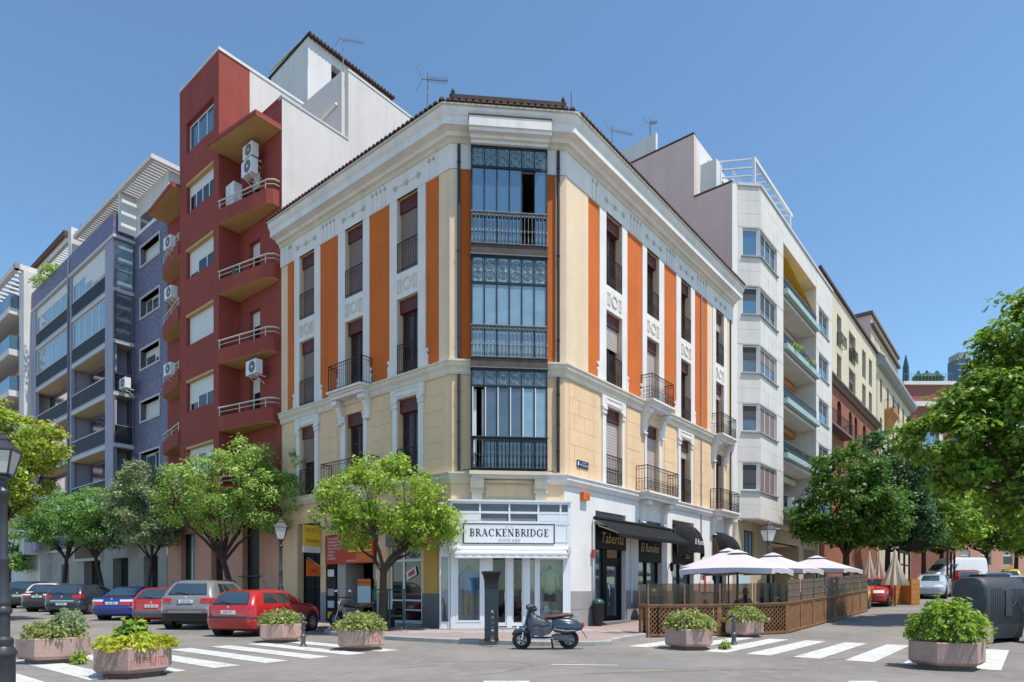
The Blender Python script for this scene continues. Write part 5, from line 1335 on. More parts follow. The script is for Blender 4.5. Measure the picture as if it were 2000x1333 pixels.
# stone courses on the bay faces
blk = MB()
for fr, a, b in ((WC, .02, dl - .02), (RF, T1 + .03, T2 - .03), (RF, T3 + .03, 32.9)):
    oo = 0 if fr is WC else WO
    zs = [5.25] + [v for z in WROW[::-1] for v in (z - 1.55, z + .05)] + [23.1]
    for z0, z1 in zip(zs[::2], zs[1::2]):
        n = max(1, round((z1 - z0) / .8)); h = (z1 - z0) / n; nb = max(1, round((b - a) / 1.3)); bw = (b - a) / nb
        for i in range(n):
            for j in range(nb):
                MB().box(fr, a + j * bw + .006, a + (j + 1) * bw - .006, oo + .0005, oo + .012 + random.uniform(-.003, .003), z0 + i * h + .006, z0 + (i + 1) * h - .006).build('stone_slab', 'ashlar', ww)
for k, z in enumerate(WROW):
    bl = [0, .45, .5, .55, .75][k]; bl2 = [.3, .65, .5, 1, .95][k]
    mwin(WC, wb, .30, dl - .1, z - 1.48, z - .02, 0, 1, [bl], pane='pane_sky' if k < 2 else 'pane_mid', bm='blind_dark', d=.1)
    mwin(RF, wb, T1 + .15, 20.08, z - 1.48, z - .02, WO, 3, [bl2] * 3, pane='pane_mid', bm='blind_dark' if k in (0, 1) else 'blind', d=.1)
    MB().box(RF, T1 - .02, T1 + .15, WO - .22, WO - .04, z - 1.5, z).build('corner_post', 'white_frame', wb)
    MB().box(WC, .22, dl + .04, 0, .10, z - 1.58, z - 1.5).box(RF, T1 - .03, 20.2, WO, WO + .10, z - 1.58, z - 1.501).build('sill', 'dado', wb)
    mwin(RF, wb, 29.37, 31.98, z - 1.58, z - .02, WO, 2, [.5, .5], pane='pane_sky', bm='blind_dark', d=.1)
    MB().box(RF, 29.3, 32.1, WO, WO + .08, z - 1.68, z - 1.6).build('sill', 'dado', wb)
for k, z in enumerate((18.95, 15.72, 12.5, 9.28, 6.05)):
    s_ = MB().box(RF, T2, T3, -1.4, WO - .05, z - .3, z).build('balcony_slab', 'ashlar', wb)
    p = MB(); n = 34
    for i in range(n + 1): p.tube([RF(T2 + (T3 - T2) * i / n, WO + .02, z), RF(T2 + (T3 - T2) * i / n, WO + .02, z + .95)], .012, 4, cap=False)
    for zz in (z + .95, z + .5): p.tube([RF(T2, WO + .02, zz), RF(T3, WO + .02, zz)], .022, 5)
    p.build('railing', 'iron_pale', s_)
    MB().box(RF, T2 + .02, T3 - .02, WO - .04, WO - .03, z + .05, z + .92).build('screen', 'smoked' if k == 0 else 'glass_rail', s_)
    MB().box(RF, T2, T3, WO + .03, WO + .26, z - .1, z + .22).build('flower_box', 'mint', s_)
    MB().box(RF, T2, T3, -1.4, -1.36, z, z + 2.95).build('balcony_back', 'ashlar_warm', s_)
    MB().box(RF, 22.2, 24.4, -1.36, -1.33, z + .05, z + 2.2).box(RF, 25.4, 27.6, -1.36, -1.33, z + .05, z + 2.2).build('balcony_door', 'pane_dark', s_)
    MB().box(RF, 21.5, T3 - .2, -.6, -.35, z + 2.45, z + 2.8).build('blind_box', 'wood_orange' if k in (2, 3) else 'trim_warm', s_)
aw2 = thing('yellow_awning', 'yellow and orange awning over the top balcony of the white stone block', 'awning', RF(25, .9, 21)); m = MB(); m.add([RF(T2 + .1, -.3, 21.85), RF(T3 - .1, -.3, 21.85), RF(T3 - .3, .85, 20.1), RF(T2 + .8, .85, 21.3)], [(0, 1, 2, 3)]); m.build('canopy', 'awning_yellow', aw2); m = MB(); m.add([RF(T2 + .6, -.2, 21.2), RF(T3 - .3, .7, 20.0), RF(T3 - .5, .3, 19.8), RF(T2 + .8, -.5, 20.6)], [(0, 1, 2, 3)]); m.build('fold', 'awning_orange', aw2)
for t, z, q in ((22.2, 6.2, 'left'), (23.4, 6.15, 'middle'), (24.6, 6.1, 'right')): ac_unit(RF, t, WO + .1, z, q + ' one of three air conditioners on the lowest balcony of the white stone block', .9, .65, group='air conditioners on the lowest right balcony')
MB().box(RF, 15.5, T0, 0, .02, 5.0, 23.1).build('corner_strip', 'white_wall', wb)
MB().box(RF, T2 - .0, 33.05, WO, WO + .08, 23.151, 23.3).box(RF, T1, T2, WO, WO + .08, 23.151, 23.3).box(WC, 0, dl, 0, .08, 23.151, 23.3).build('coping', 'grey_trim', wb)
w = MB(); gh = [(17.3, 19.1, 2.55, 4.7), (22.2, 27.9, .1, 4.3), (29, 32, .1, 4.2)]
wall_grid(w, RF, 15.6, 33, .05, 5.18, gh, 0, .4); w.build('ground_floor_wall', 'ashlar_warm', wb)
for a, b, c, d in gh[1:]: MB().box(RF, a, b, -3, -2.9, c, d).build('garage_back', 'granite_dark', wb)
MB().box(RF, 22.2, 27.9, -2.9, -.02, 4.3, 4.4).build('garage_ceiling', 'trim', wb)
for q in (22.1, 27.91, 28.9, 32.01): MB().box(RF, q, q + .1, -3, -.41, .0, 4.4).build('garage_side', 'ashlar_warm', wb)
mwin(RF, wb, 17.3, 19.1, 2.55, 4.7, 0, 3, [0, .0, 0], fm='car_trim', pane='pane_curtain', d=.15)
MB().box(RF, 16.4, 18.2, .02, .05, 1.25, 2.15).build('notice_board', 'sign_blue', wb); text_mb('GARAJE', RF, 17.3, .05, 1.6, .3).build('lettering', 'sign_red', wb)
# side wall and roof terraces
w = MB().box(RF, 15.51, 15.75, -2.1, -.001, 4, 22.95).box(RF, 15.51, 15.75, -30, -2.1, 4, 26.45); w.build('side_wall', 'mauve', wb)
MB().box(RF, 15.48, 15.78, -2.1, .02, 22.95, 23.05).box(RF, 15.48, 15.78, -6, -2.1, 26.45, 26.55).build('coping', 'tile', wb)
MB().box(RF, 15.78, 24, -2.6, -2.1, 22.6, 26.4).box(RF, 16.4, 17.2, -2.1, -1.2, 22.6, 25.2).build('penthouse', 'white_wall', wb); MB().box(RF, 17.6, 18.7, -2.1, -2.06, 22.8, 24.8).build('penthouse_door', 'pane_dark', wb)
pr = MB().box(RF, 17.0, 24, .55, .7, 24.65, 24.82).box(RF, 17.0, 24, -2.0, -1.85, 25.5, 25.68).box(RF, 17.0, 17.12, .55, .7, 23, 24.65).box(RF, 23.5, 23.62, .55, .7, 23, 24.65).build('pergola', 'white_frame', wb)
for i in range(9):
    m = MB(); t = 17.05 + i * .85; m.tube([RF(t, .62, 24.72), RF(t, -1.95, 25.58)], .05, 4); m.build('pergola_bar', 'white_frame', pr)
railing_mesh(RF, 16.2, 24, -.2, 23.1, 24.0, step=.3, r=.012).build('terrace_rail', 'white_frame', wb)
MB().box(RF, 15.51, 15.75, -5.2, -4.4, 26.45, 27.6).box(RF, 15.75, 17.5, -5.2, -5.0, 26.45, 27.6).build('roof_wall', 'white_wall', wb)
w = MB().box(RF, 15.51, 15.7, -12, -5.2, 26.45, 27.5); w.build('roof_screen', 'white_wall', wb)

# ================================================================ cream and brick building, then the slate-roofed one, then the end of the street
c2 = thing('cream_brick_building', 'cream block with a red brick lower front beyond the white stone block', 'building', RF(44, 0, 0))
cw = [(38.7, 40.2), (43.0, 45.6), (48.5, 50.1), (51.6, 53.1)]
hol = [(a, b, z0, z1) for a, b in cw for z0, z1 in ((21.2, 23.8), (18.5, 20.6))] + [(34, 36, 21.2, 23.8), (34, 36, 18.5, 20.6)]
w = MB(); wall_grid(w, RF, 33.02, 55.5, 18.1, 25.2, hol, 0, .35); w.build('wall', 'cream_far', c2)
bh_ = [(a, b, 14.0, 16.9) for a, b in ((34, 35.4), (38.8, 40.2), (43, 44.2), (45.2, 46.4), (48.8, 50.2), (52, 53.4))] + [(a, b, 9.8, 12.6) for a, b in ((34, 35.4), (38.8, 40.2), (43, 44.2), (45.2, 46.4), (48.8, 50.2), (52, 53.4))]
w = MB(); wall_grid(w, RF, 33.02, 55.5, .05, 17.6, bh_, 0, .35); w.build('brick_wall', 'brick', c2)
for a, b, z0, z1 in hol: mwin(RF, c2, a, b, z0, z1, 0, 1 if b - a < 2 else 2, [.4] * 2, fm='wood_red', pane='pane_dark', bm='blind', d=.25)
for a, b, z0, z1 in bh_:
    mwin(RF, c2, a, b, z0, z1, 0, 1, None, fm='wood_red', pane='pane_dark', d=.25); c = (a + b) / 2
    q = [(a - .02, z1 - .55), (a - .02, z1 + .02), (b + .02, z1 + .02), (b + .02, z1 - .55)] + [(c + (b - a) / 2 * math.cos(u), z1 - .55 + .5 * math.sin(u)) for u in [PI * i / 8 for i in range(9)]]
    MB().prism(RF, q, -.1, .004).build('arch_head', 'brick', c2)
MB().sideprism(RF, [(0, 17.6), (.15, 17.6), (.3, 17.85), (.45, 17.95), (.45, 18.1), (0, 18.1)], 33.02, 55.8).build('ledge', 'granite_dark', c2)
MB().box(RF, 33.02, 55.6, 0, .2, 25.2, 25.4).box(RF, 33.02, 55.5, -8, 0, 25.2, 25.3).build('coping', 'tile', c2)
for t in (38.5, 42.9): railing_mesh(RF, t, t + 1.9, .35, 21.2, 22.1, .3).build('railing', 'iron', c2)
railing_mesh(RF, 33.5, 41, .7, 14.0, 15.0, .7, step=.2).build('railing', 'iron', c2); MB().box(RF, 33.4, 41.1, 0, .75, 13.8, 14.0).build('balcony_slab', 'granite_dark', c2)
c3 = thing('slate_cornice_building', 'cream block with a wide grey cornice further down the right street', 'building', RF(66, 0, 0))
h3 = [(a, a + 1.2, z0, z0 + 2.4) for a in (57, 61, 64.5, 68, 71.5, 75) for z0 in (20.8, 16.8, 12.8)]
w = MB(); wall_grid(w, RF, 55.5, 78, .05, 24.2, h3, .05, .3); w.box(RF, 55.5, 72, -10, -.5, 24.2, 29.4); w.build('wall', 'cream_far2', c3)
for a, b, z0, z1 in h3: mwin(RF, c3, a, b, z0, z1, .05, 1, [.3], fm='wood_red', pane='pane_dark', bm='blind', d=.2)
for a in (57.5, 60.5): mwin(RF, c3, a, a + 1.2, 25.3, 27.6, -.5, 1, None, fm='wood_red', pane='pane_dark', d=-.02)
MB().sideprism(RF, [(0, 24.0), (.5, 24.2), (.8, 24.5), (.8, 24.8), (.2, 25.4), (0, 25.4)], 55.3, 78).build('cornice', 'slate', c3); MB().box(RF, 55.2, 72.2, -10, -.3, 29.4, 29.7).box(RF, 55.4, 72, -.5, -.2, 28.2, 28.5).build('coping', 'granite_dark', c3)
MB().box(RF, 55.46, 55.52, -10, -.5, 24, 29.4).build('side_wall', 'mauve', c3)
MB().sideprism(RF, [(0, 20.5), (.9, 20.5), (.9, 20.2), (.5, 19.6), (.2, 18.6), (0, 18.2)], 59.5, 63).build('balcony', 'wood_orange', c3); railing_mesh(RF, 59.5, 63, .85, 20.5, 21.5, .8, step=.25).build('railing', 'iron', c3)
MB().box(RF, 72, 78, -10, -1, 24.2, 27.5).build('setback', 'sign_blue', c3)
c4 = thing('red_end_building', 'brick red house with a roof garden closing the right street', 'building', RF(92, 3, 0))
E4 = Fr((58.5, 95), (1, 0), (0, -1))
w = MB(); wall_grid(w, E4, 0, 7.2, 0, 32.2, [(3.2, 5.2, 20.5, 26.5), (3.4, 5, 12, 16)], 0, .4); w.box(E4, 0, 7.2, -8, -.42, 0, 32); w.build('wall', 'terracotta', c4)
MB().box(E4, -.2, 7.6, -.3, .4, 28.6, 29.3).box(E4, -.2, 7.6, -.3, .4, 31.8, 32.3).build('ledge', 'trim', c4)
MB().box(E4, 2.7, 3.2, 0, .12, 20, 27).box(E4, 5.2, 5.7, 0, .12, 20, 27).box(E4, 2.7, 5.7, 0, .12, 26.5, 27.2).box(E4, 2.5, 5.9, 0, .4, 19.4, 20).build('window_surround', 'trim', c4)
mwin(E4, c4, 3.2, 5.2, 20.5, 26.5, 0, 2, None, pane='pane_sky', d=.2)
railing_mesh(E4, 0, 7.2, .1, 32.3, 33.5, step=.5, r=.03).build('roof_rail', 'iron_pale', c4)
gp = MB()
for i in range(12): gp.lathe(E4(2 + random.uniform(0, 4.6), -.6, 32.3), [(.1, 0), (.5, .4), (.55, .9), (.1, random.uniform(1.3, 1.9))], 6)
gp.build('roof_plants', 'green_iron', c4, kind='stuff'); MB().lathe(E4(.6, -.5, 32.3), [(.1, 0), (.45, .4), (.4, 2.4), (.05, 4.2)], 6).build('folded_parasol', 'green_plastic', c4)
c6 = thing('pale_end_building', 'pale pink apartment front closing the street behind the large tree', 'building', (78, 96, 0))
E6 = Fr((66.2, 96), (1, 0), (0, -1)); w = MB(); hh = [(1.5 + i * 3.2, 2.9 + i * 3.2, z, z + 2.2) for i in range(11) for z in (5, 8.4, 11.8, 15.2, 18.6)]
wall_grid(w, E6, 0, 38, 0, 22.5, hh, 0, .3); w.box(E6, 0, 38, -8, -.31, 0, 22.3); w.build('wall', 'pink_wall', c6)
for a, b, z0, z1 in hh: mwin(E6, c6, a, b, z0, z1, 0, 1, [.4], pane='pane_dark', d=.15)
MB().box(E6, -.2, 38, 0, .5, 22.5, 23.1).build('cornice', 'trim', c6)
c5 = thing('dark_tower', 'dark blue glass tower far behind the right street', 'building', (285, 410, 0))
MB().box(WF, 284, 291, 405, 415, 0, 148).build('shaft', 'tower_blue', c5)
for i in range(12): MB().box(WF, 283.8, 291.2, 404.8, 405, 100 + i * 4, 100.8 + i * 4).build('floor_band', 'slate', c5)
MB().box(WF, 284.6, 290.4, 405, 415, 148, 152).build('crown', 'slate', c5)

# ================================================================ roof aerials
def aerial(p, h, label, boom=1.4, ang=0., dirn=(1, 0), n=9, r=.03):
    e = thing('roof_aerial', label, 'aerial', p); p = Vector(p)
    MB().tube([p, p + Vector((0, 0, h))], r, 5).build('mast', 'iron_pale', e)
    if boom:
        d = Vector((dirn[0], dirn[1], 0)).normalized(); s = Vector((-d.y, d.x, 0)); z = Vector((0, 0, h - .25))
        m = MB().tube([p + z - d * .25, p + z + d * boom], r * .6, 4)
        for i in range(n):
            q = p + z + d * (boom * (i + .3) / n); m.tube([q - s * .22 - Vector((0, 0, .05)), q + s * .22 + Vector((0, 0, .05))], .012, 4)
        for sg in (-1, 1): m.tube([p + z - d * .2, p + z - d * .45 + Vector((0, 0, sg * .45))], .012, 4)
        m.build('antenna', 'iron_pale', e)
aerial(LF(2.4, -1.2, 17.8), 2.9, 'tall television aerial on the corner building roof', .75, dirn=(1, .1))
aerial(RF(2.2, -1.2, 17.7), 2.6, 'thin bare mast on the right slope of the corner roof', 0)
aerial(LF(14.3, -6.0, 29.0), 2.9, 'television aerial beside the rooftop house', 1.1, dirn=(1, .2))
aerial(RF(15.9, -7.5, 27.0), 2.6, 'small pink tinted aerial behind the right roof', 1.4, dirn=(1, .3))
aerial(RF(16.2, -5.1, 27.6), 1.5, 'short aerial on the right roof stub wall', .4)
aerial(LF(43, -2, 25.4), 4.8, 'single needle mast above the blue block', 0)
# ================================================================ cars
def lerp(a, b, k): return a + (b - a) * k
class Body:
    "stack of rounded plan outlines: rows of (z, rear x, front x, half width, rear radius, front radius, rear bow)"
    def __init__(s, rows): s.rows = rows
    def par(s, z):
        R = s.rows
        if z <= R[0][0]: return R[0][1:]
        for a, b in zip(R, R[1:]):
            if z <= b[0]:
                k = (z - a[0]) / (b[0] - a[0] + 1e-9); return tuple(lerp(a[i], b[i], k) for i in range(1, 7))
        return R[-1][1:]
    def P(s, u, z):
        xr, xf, w, rr, rf, bow = s.par(z); k = abs(u); sg = 1 if u >= 0 else -1
        if k <= .25: y = k / .25 * (w - rr); x = xr + bow * (y / w) ** 2
        elif k <= .35:
            a = (k - .25) / .10 * PI / 2; y = w - rr + rr * math.sin(a); x = xr + rr * (1 - math.cos(a)) + bow * (y / w) ** 2
        elif k <= .75: x = lerp(xr + rr + bow, xf - rf - bow * .6, (k - .35) / .40); y = w * (1 - .035 * ((k - .55) / .2) ** 2)
        elif k <= .85:
            a = (k - .75) / .10 * PI / 2; y = (w * .965) - rf + rf * math.cos(a); x = xf - rf + rf * math.sin(a) - bow * .6 * (y / w) ** 2
        else: y = (1 - k) / .15 * (w * .965 - rf); x = xf - bow * .6 * (y / w) ** 2
        return Vector((x, -sg * y, z))
    def N(s, u, z):
        e = .004; a = s.P(u + e, z) - s.P(u - e, z); b = s.P(u, z + .01) - s.P(u, z - .01)
        n = b.cross(a); n = n.normalized() if n.length > 1e-9 else Vector((0, 0, 1))
        c = s.P(u, z) - Vector((0, 0, .7))
        return n if n.dot(c) > 0 else -n
    def patch(s, mb, u0, u1, z0, z1, off=.008, nu=8, nz=4, th=.0):
        b = len(mb.v)
        for j in range(nz + 1):
            for i in range(nu + 1):
                u = lerp(u0, u1, i / nu); z = lerp(z0, z1, j / nz); mb.v.append(s.P(u, z) + s.N(u, z) * off)
        for j in range(nz):
            for i in range(nu):
                q = b + j * (nu + 1) + i; mb.f.append((q, q + nu + 1, q + nu + 2, q + 1))
        return mb
US = [-1 + i / 30 for i in range(61)]
US = sorted(set([round(v, 4) for v in [-1, -.95, -.9, -.85, -.825, -.8, -.775, -.75, -.65, -.55, -.45, -.35, -.325, -.3, -.275, -.25, -.16, -.08]] + [0] + [round(v, 4) for v in [.08, .16, .25, .275, .3, .325, .35, .45, .55, .65, .75, .775, .8, .825, .85, .9, .95]]))
def car(name, label, loc, ang, rows, paint, wb, opts, scale=1., group=None):
    B = Body(rows); e = thing(name, label, opts.get('cat', 'car'), (loc[0], loc[1], 0), ang, local=True, group=group)
    zs = []
    for a, b in zip(rows, rows[1:]):
        n = max(1, int((b[0] - a[0]) / .09)); zs += [lerp(a[0], b[0], i / n) for i in range(n)]
    zs.append(rows[-1][0]); n = len(US); m = MB()
    for z in zs:
        for u in US: m.v.append(B.P(u, z))
    for j in range(len(zs) - 1):
        for i in range(n):
            i2 = (i + 1) % n; m.f.append((j * n + i, (j + 1) * n + i, (j + 1) * n + i2, j * n + i2))
    m.f.append(tuple(range(n))); m.f.append(tuple((len(zs) - 1) * n + i for i in range(n - 1, -1, -1)))
    body = m.build('body', paint, e, smooth=True, local=True)
    g0, g1 = opts['glass']; rg0, rg1 = opts.get('rear_glass', (g0, g1))
    if opts.get('rear_win', True):
        MB_ = B.patch(MB(), -.225, .225, rg0, rg1, .010, 10, 5); rw = MB_.build('rear_window', 'car_glass', e, smooth=True, local=True)
        B.patch(MB(), -.24, .24, rg0 - .035, rg1 + .03, .005, 10, 5).build('window_seal', 'car_trim', rw, local=True)
        if opts.get('wiper', True): MB().tube([B.P(.02, rg0) + Vector((-.03, 0, 0)), B.P(-.14, rg0 + .07) + Vector((-.03, 0, 0))], .012, 5).build('wiper', 'car_trim', rw, local=True)
    B.patch(MB(), .868, .999, g0, g1, .01, 6, 5).build('windscreen', 'car_glass', e, smooth=True, local=True); B.patch(MB(), -.999, -.868, g0, g1, .01, 6, 5).build('windscreen', 'car_glass', e, smooth=True, local=True)
    for sg in (-1, 1):
        for a, b in opts['side']:
            u0, u1 = (a, b) if sg > 0 else (-b, -a); B.patch(MB(), u0, u1, g0, g1 - .02, .009, 6, 4).build('side_window', 'car_glass', e, smooth=True, local=True)
        a0, a1, l0, l1 = opts['tail']; u0, u1 = (a0, a1) if sg > 0 else (-a1, -a0)
        tl = B.patch(MB(), u0, u1, l0, l1, .014, 8, 4).build('tail_light', 'tail_red', e, smooth=True, local=True)
        if opts.get('tail_clear'):
            c0, c1 = opts['tail_clear']; B.patch(MB(), u0 * .98, u1 * .98, c0, c1, .019, 8, 2).build('reflector', 'tail_white', tl, local=True)
        mp = B.P(.70 * sg, g0); w_ = mp.y / abs(mp.y)
        MB().lathe((mp.x, mp.y + w_ * .12, g0 - .02), [(.03, 0), (.08, .03), (.09, .09), (.05, .13)], 8).build('side_mirror', paint, e, smooth=True, local=True)
        hl = B.patch(MB(), *(sorted((sg * .80, sg * .90))), opts.get('head', .62), opts.get('head', .62) + .14, .012, 4, 2).build('headlight', 'tail_white', e, local=True)
        for zz in (g0 - .16,):
            for a in (.47, .62): p = B.P(a * sg, zz); MB().box(WF, p.x - .09, p.x + .09, p.y - .015, p.y + .015, zz, zz + .03).build('door_handle', paint, e, local=True)
        for a in (.40, .53, .66):
            B.patch(MB(), *sorted((sg * a, sg * (a + .004))), .34, g0, .004, 1, 6).build('door_seam', 'car_trim', body, local=True)
    bz = opts.get('bumper')
    if bz: B.patch(MB(), -.40, .40, bz[0], bz[1], .012, 20, 3).build('rear_bumper', opts.get('bumper_mat', 'car_trim'), e, smooth=True, local=True)
    if opts.get('strip'): B.patch(MB(), -.42, .42, opts['strip'], opts['strip'] + .05, .02, 20, 1).build('bumper_strip', 'car_trim', e, local=True)
    if opts.get('chrome_strip'): B.patch(MB(), -.2, .2, opts['chrome_strip'], opts['chrome_strip'] + .03, .02, 12, 1).build('chrome_strip', 'chrome', e, local=True)
    if opts.get('hatch_line'): B.patch(MB(), -.245, .245, opts['hatch_line'], opts['hatch_line'] + .012, .006, 12, 1).build('hatch_seam', 'car_trim', body, local=True)
    pz = opts['plate']; p = B.P(0, pz)
    pl_ = MB().box(WF, p.x - .03, p.x + .02, -.26, .26, pz - .055, pz + .055).build('number_plate', 'plate', e, local=True)
    MB().box(WF, p.x - .034, p.x + .02, .225, .258, pz - .05, pz + .05).build('plate_band', 'car_blue', pl_, local=True)
    text_mb(opts.get('num', '1234 BCD'), Fr((p.x - .03, 0), (0, -1), (-1, 0)), .02, .004, pz, .09, sx=.85).build('plate_lettering', 'black_paint', pl_, local=True)
    bp = B.P(0, opts.get('badge', g0 - .1)); MB().tube([bp + Vector((-.02, 0, 0)), bp + Vector((.01, 0, 0))], .04, 10).build('badge', 'chrome', e, local=True)
    R = opts.get('wheel', .31)
    for x in (-wb / 2, wb / 2):
        for sg in (-1, 1):
            w0 = abs(B.par(.45)[2]); y = sg * (w0 - .1)
            k = min(1, 1)
            MB().tube([(x, sg * (w0 - .3), R + .02), (x, sg * (w0 * .985 + .006), R + .02)], R + .065, 20).build('wheel_arch', 'car_trim', e, local=True)
            wh = MB().tube([(x, sg * (w0 - .22), R), (x, sg * (w0 - .20), R), (x, sg * (w0 - .01), R), (x, sg * (w0 + .012), R)], [R * .93, R, R, R * .93], 24).build('wheel', 'tyre', e, smooth=True, local=True)
            MB().tube([(x, sg * (w0 - .05), R), (x, sg * (w0 + .016), R)], R * .66, 20).build('rim', 'rim', wh, local=True)
            s_ = MB()
            for i in range(7):
                a = 2 * PI * i / 7 + .3; s_.box(Fr((x + R * .45 * math.cos(a), 0), (1, 0), (0, 1)), -.03, .03, sg * (w0 + .012), sg * (w0 + .0185), R + R * .45 * math.sin(a) - .035, R + R * .45 * math.sin(a) + .035)
            s_.build('rim_hole', 'tyre', wh, local=True)
    MB().box(WF, rows[0][1] + .25, rows[0][2] - .2, -.6, .6, .16, .3).build('underside', 'car_trim', e, local=True)
    if opts.get('rails'):
        for sg in (-1, 1): MB().tube([(-1.3, sg * .6, 1.60), (-1.2, sg * .6, 1.70), (.3, sg * .58, 1.72), (.5, sg * .58, 1.64)], .018, 6).build('roof_rail', 'car_trim', e, local=True)
    if opts.get('spoiler'): p = B.P(0, opts['spoiler']); MB().box(WF, p.x - .10, p.x + .22, -.5, .5, opts['spoiler'] - .01, opts['spoiler'] + .03).build('spoiler', paint, e, local=True)
    if opts.get('aerial', True): MB().tube([(.0, 0, rows[-1][0] - .01), (-.25, 0, rows[-1][0] + .28)], .006, 4).build('aerial', 'car_trim', e, local=True)
    return e
hatch = [(.19, -1.78, 1.86, .76, .16, .3, .05), (.26, -1.96, 2.0, .82, .2, .35, .07), (.42, -2.03, 2.05, .845, .22, .4, .09), (.58, -2.02, 2.05, .85, .22, .4, .09), (.62, -1.98, 2.04, .848, .22, .4, .09), (.80, -1.97, 1.93, .845, .2, .42, .08), (.92, -1.93, 1.55, .83, .18, .4, .07), (.97, -1.90, .95, .80, .16, .3, .06), (1.02, -1.87, .88, .78, .15, .25, .05), (1.20, -1.72, .55, .70, .14, .2, .05), (1.32, -1.58, .32, .635, .13, .18, .05), (1.385, -1.42, .10, .58, .2, .2, .05), (1.42, -1.15, -.2, .46, .2, .2, .03)]
def shift(rows, **k):
    dz, dl, dw, dh = k.get('z', 0), k.get('l', 0), k.get('w', 0), k.get('h', 1)
    return [(z * dh + dz, a - dl, b + dl, c + dw, d, e, f) for z, a, b, c, d, e, f in rows]
suv = [(.28, -1.95, 2.0, .84, .2, .3, .06), (.36, -2.15, 2.2, .92, .24, .4, .08), (.55, -2.24, 2.28, .95, .26, .4, .1), (.72, -2.25, 2.28, .955, .26, .4, .1), (.78, -2.20, 2.26, .955, .26, .4, .1), (1.0, -2.18, 2.1, .95, .22, .42, .09), (1.10, -2.14, 1.6, .93, .2, .4, .08), (1.16, -2.10, 1.15, .89, .18, .3, .07), (1.22, -2.07, 1.05, .86, .17, .25, .06), (1.45, -1.90, .65, .77, .16, .2, .06), (1.60, -1.76, .38, .70, .15, .2, .06), (1.68, -1.60, .12, .64, .25, .2, .05), (1.72, -1.3, -.2, .5, .25, .2, .03)]
sedan = [(.19, -2.05, 2.0, .78, .18, .3, .05), (.26, -2.24, 2.16, .84, .22, .35, .07), (.42, -2.30, 2.2, .865, .24, .4, .1), (.54, -2.30, 2.2, .87, .24, .4, .1), (.58, -2.25, 2.18, .868, .24, .4, .1), (.84, -2.22, 2.0, .865, .22, .42, .09), (.94, -2.17, 1.55, .84, .2, .4, .08), (.97, -2.05, 1.0, .81, .18, .3, .06), (.985, -1.52, .95, .79, .16, .25, .05), (1.02, -1.46, .88, .775, .15, .25, .05), (1.2, -1.14, .5, .69, .15, .2, .05), (1.33, -.90, .22, .62, .14, .18, .05), (1.39, -.70, .0, .56, .2, .2, .04), (1.42, -.45, -.25, .42, .2, .1, .02)]
H_ANG = math.atan2(uR.y, uR.x) + math.radians(5)
def cpos(a, b): p = LF(a, b, 0); return (p.x, p.y)
oh = dict(glass=(1.0, 1.33), side=((.41, .535), (.55, .69)), tail=(.255, .345, .60, .92), plate=.74, strip=.56, badge=.90, hatch_line=.585, num='5260 CVP')
car('red_hatchback', 'bright red hatchback nearest the corner, beside the granite planter', (-7.99, 20.86), math.radians(76), hatch, 'car_red', 2.54, oh)
car('silver_suv', 'grey silver sport utility car between two red cars', (-11.15, 23.9), math.radians(90), suv, 'car_silver', 2.93, dict(glass=(1.2, 1.6), rear_glass=(1.22, 1.58), side=((.40, .47), (.485, .58), (.595, .70)), tail=(.17, .34, .93, 1.08), plate=.97, wheel=.37, bumper=(.36, .56), bumper_mat='car_trim', chrome_strip=.60, badge=1.13, hatch_line=.74, rails=True, head=.8, num='6609 HZD'))
car('red_estate', 'red hatchback with grey bumper half hidden behind the silver car', (-13.9, 26.3), math.radians(93), shift(hatch, l=.0, w=-.03), 'car_red', 2.5, dict(glass=(1.0, 1.33), side=((.41, .535), (.55, .69)), tail=(.25, .345, .60, .95), plate=.70, bumper=(.30, .57), bumper_mat='dado_dark', badge=.84, num='M 4471 XB'))
car('blue_saloon', 'bright blue saloon with clear-topped tail lights', (-16.9, 28.7), math.radians(96), sedan, 'car_blue', 2.67, dict(glass=(1.0, 1.34), rear_glass=(1.0, 1.33), side=((.44, .55), (.565, .68)), tail=(.13, .345, .64, .86), tail_clear=(.78, .86), plate=.72, hatch_line=.60, badge=.9, wiper=False, num='3351 BKT'))
car('navy_coupe', 'dark navy hatchback with rounded tail and number plate in the bumper', (-21.7, 32.6), math.radians(93), shift(hatch, l=.12, w=.05, h=1.03), 'car_navy', 2.68, dict(glass=(1.02, 1.36), side=((.42, .55), (.565, .69)), tail=(.17, .34, .80, .95), plate=.52, chrome_strip=.65, badge=.88, num='9023 GRL'))
car('black_saloon', 'black saloon with wide red tail lights left of the navy hatchback', (-24.95, 35.3), math.radians(96), sedan, 'car_black', 2.7, dict(glass=(1.0, 1.34), rear_glass=(1.0, 1.33), side=((.44, .55), (.565, .68)), tail=(.12, .345, .76, .92), tail_clear=(.86, .92), plate=.80, badge=.9, wiper=False, num='7145 FBC'))
car('white_van_car', 'white people carrier mostly hidden behind the black saloon', (-26.7, 37.6), math.radians(98), shift(hatch, l=.1, w=.03, h=1.06), 'car_white', 2.6, dict(glass=(1.06, 1.4), side=((.41, .535), (.55, .69)), tail=(.26, .345, .70, 1.1), plate=.74, badge=.9, num='2210 JHW'))
car('dark_estate', 'black car with round red lights at the far left end of the row', (-29.1, 39.0), math.radians(100), shift(hatch, l=.1, w=.03, h=1.12), 'car_black', 2.6, dict(glass=(1.12, 1.48), side=((.41, .535), (.55, .69)), tail=(.24, .345, .80, 1.1), tail_clear=(1.0, 1.1), plate=.74, badge=.9, num='4438 DGN'))
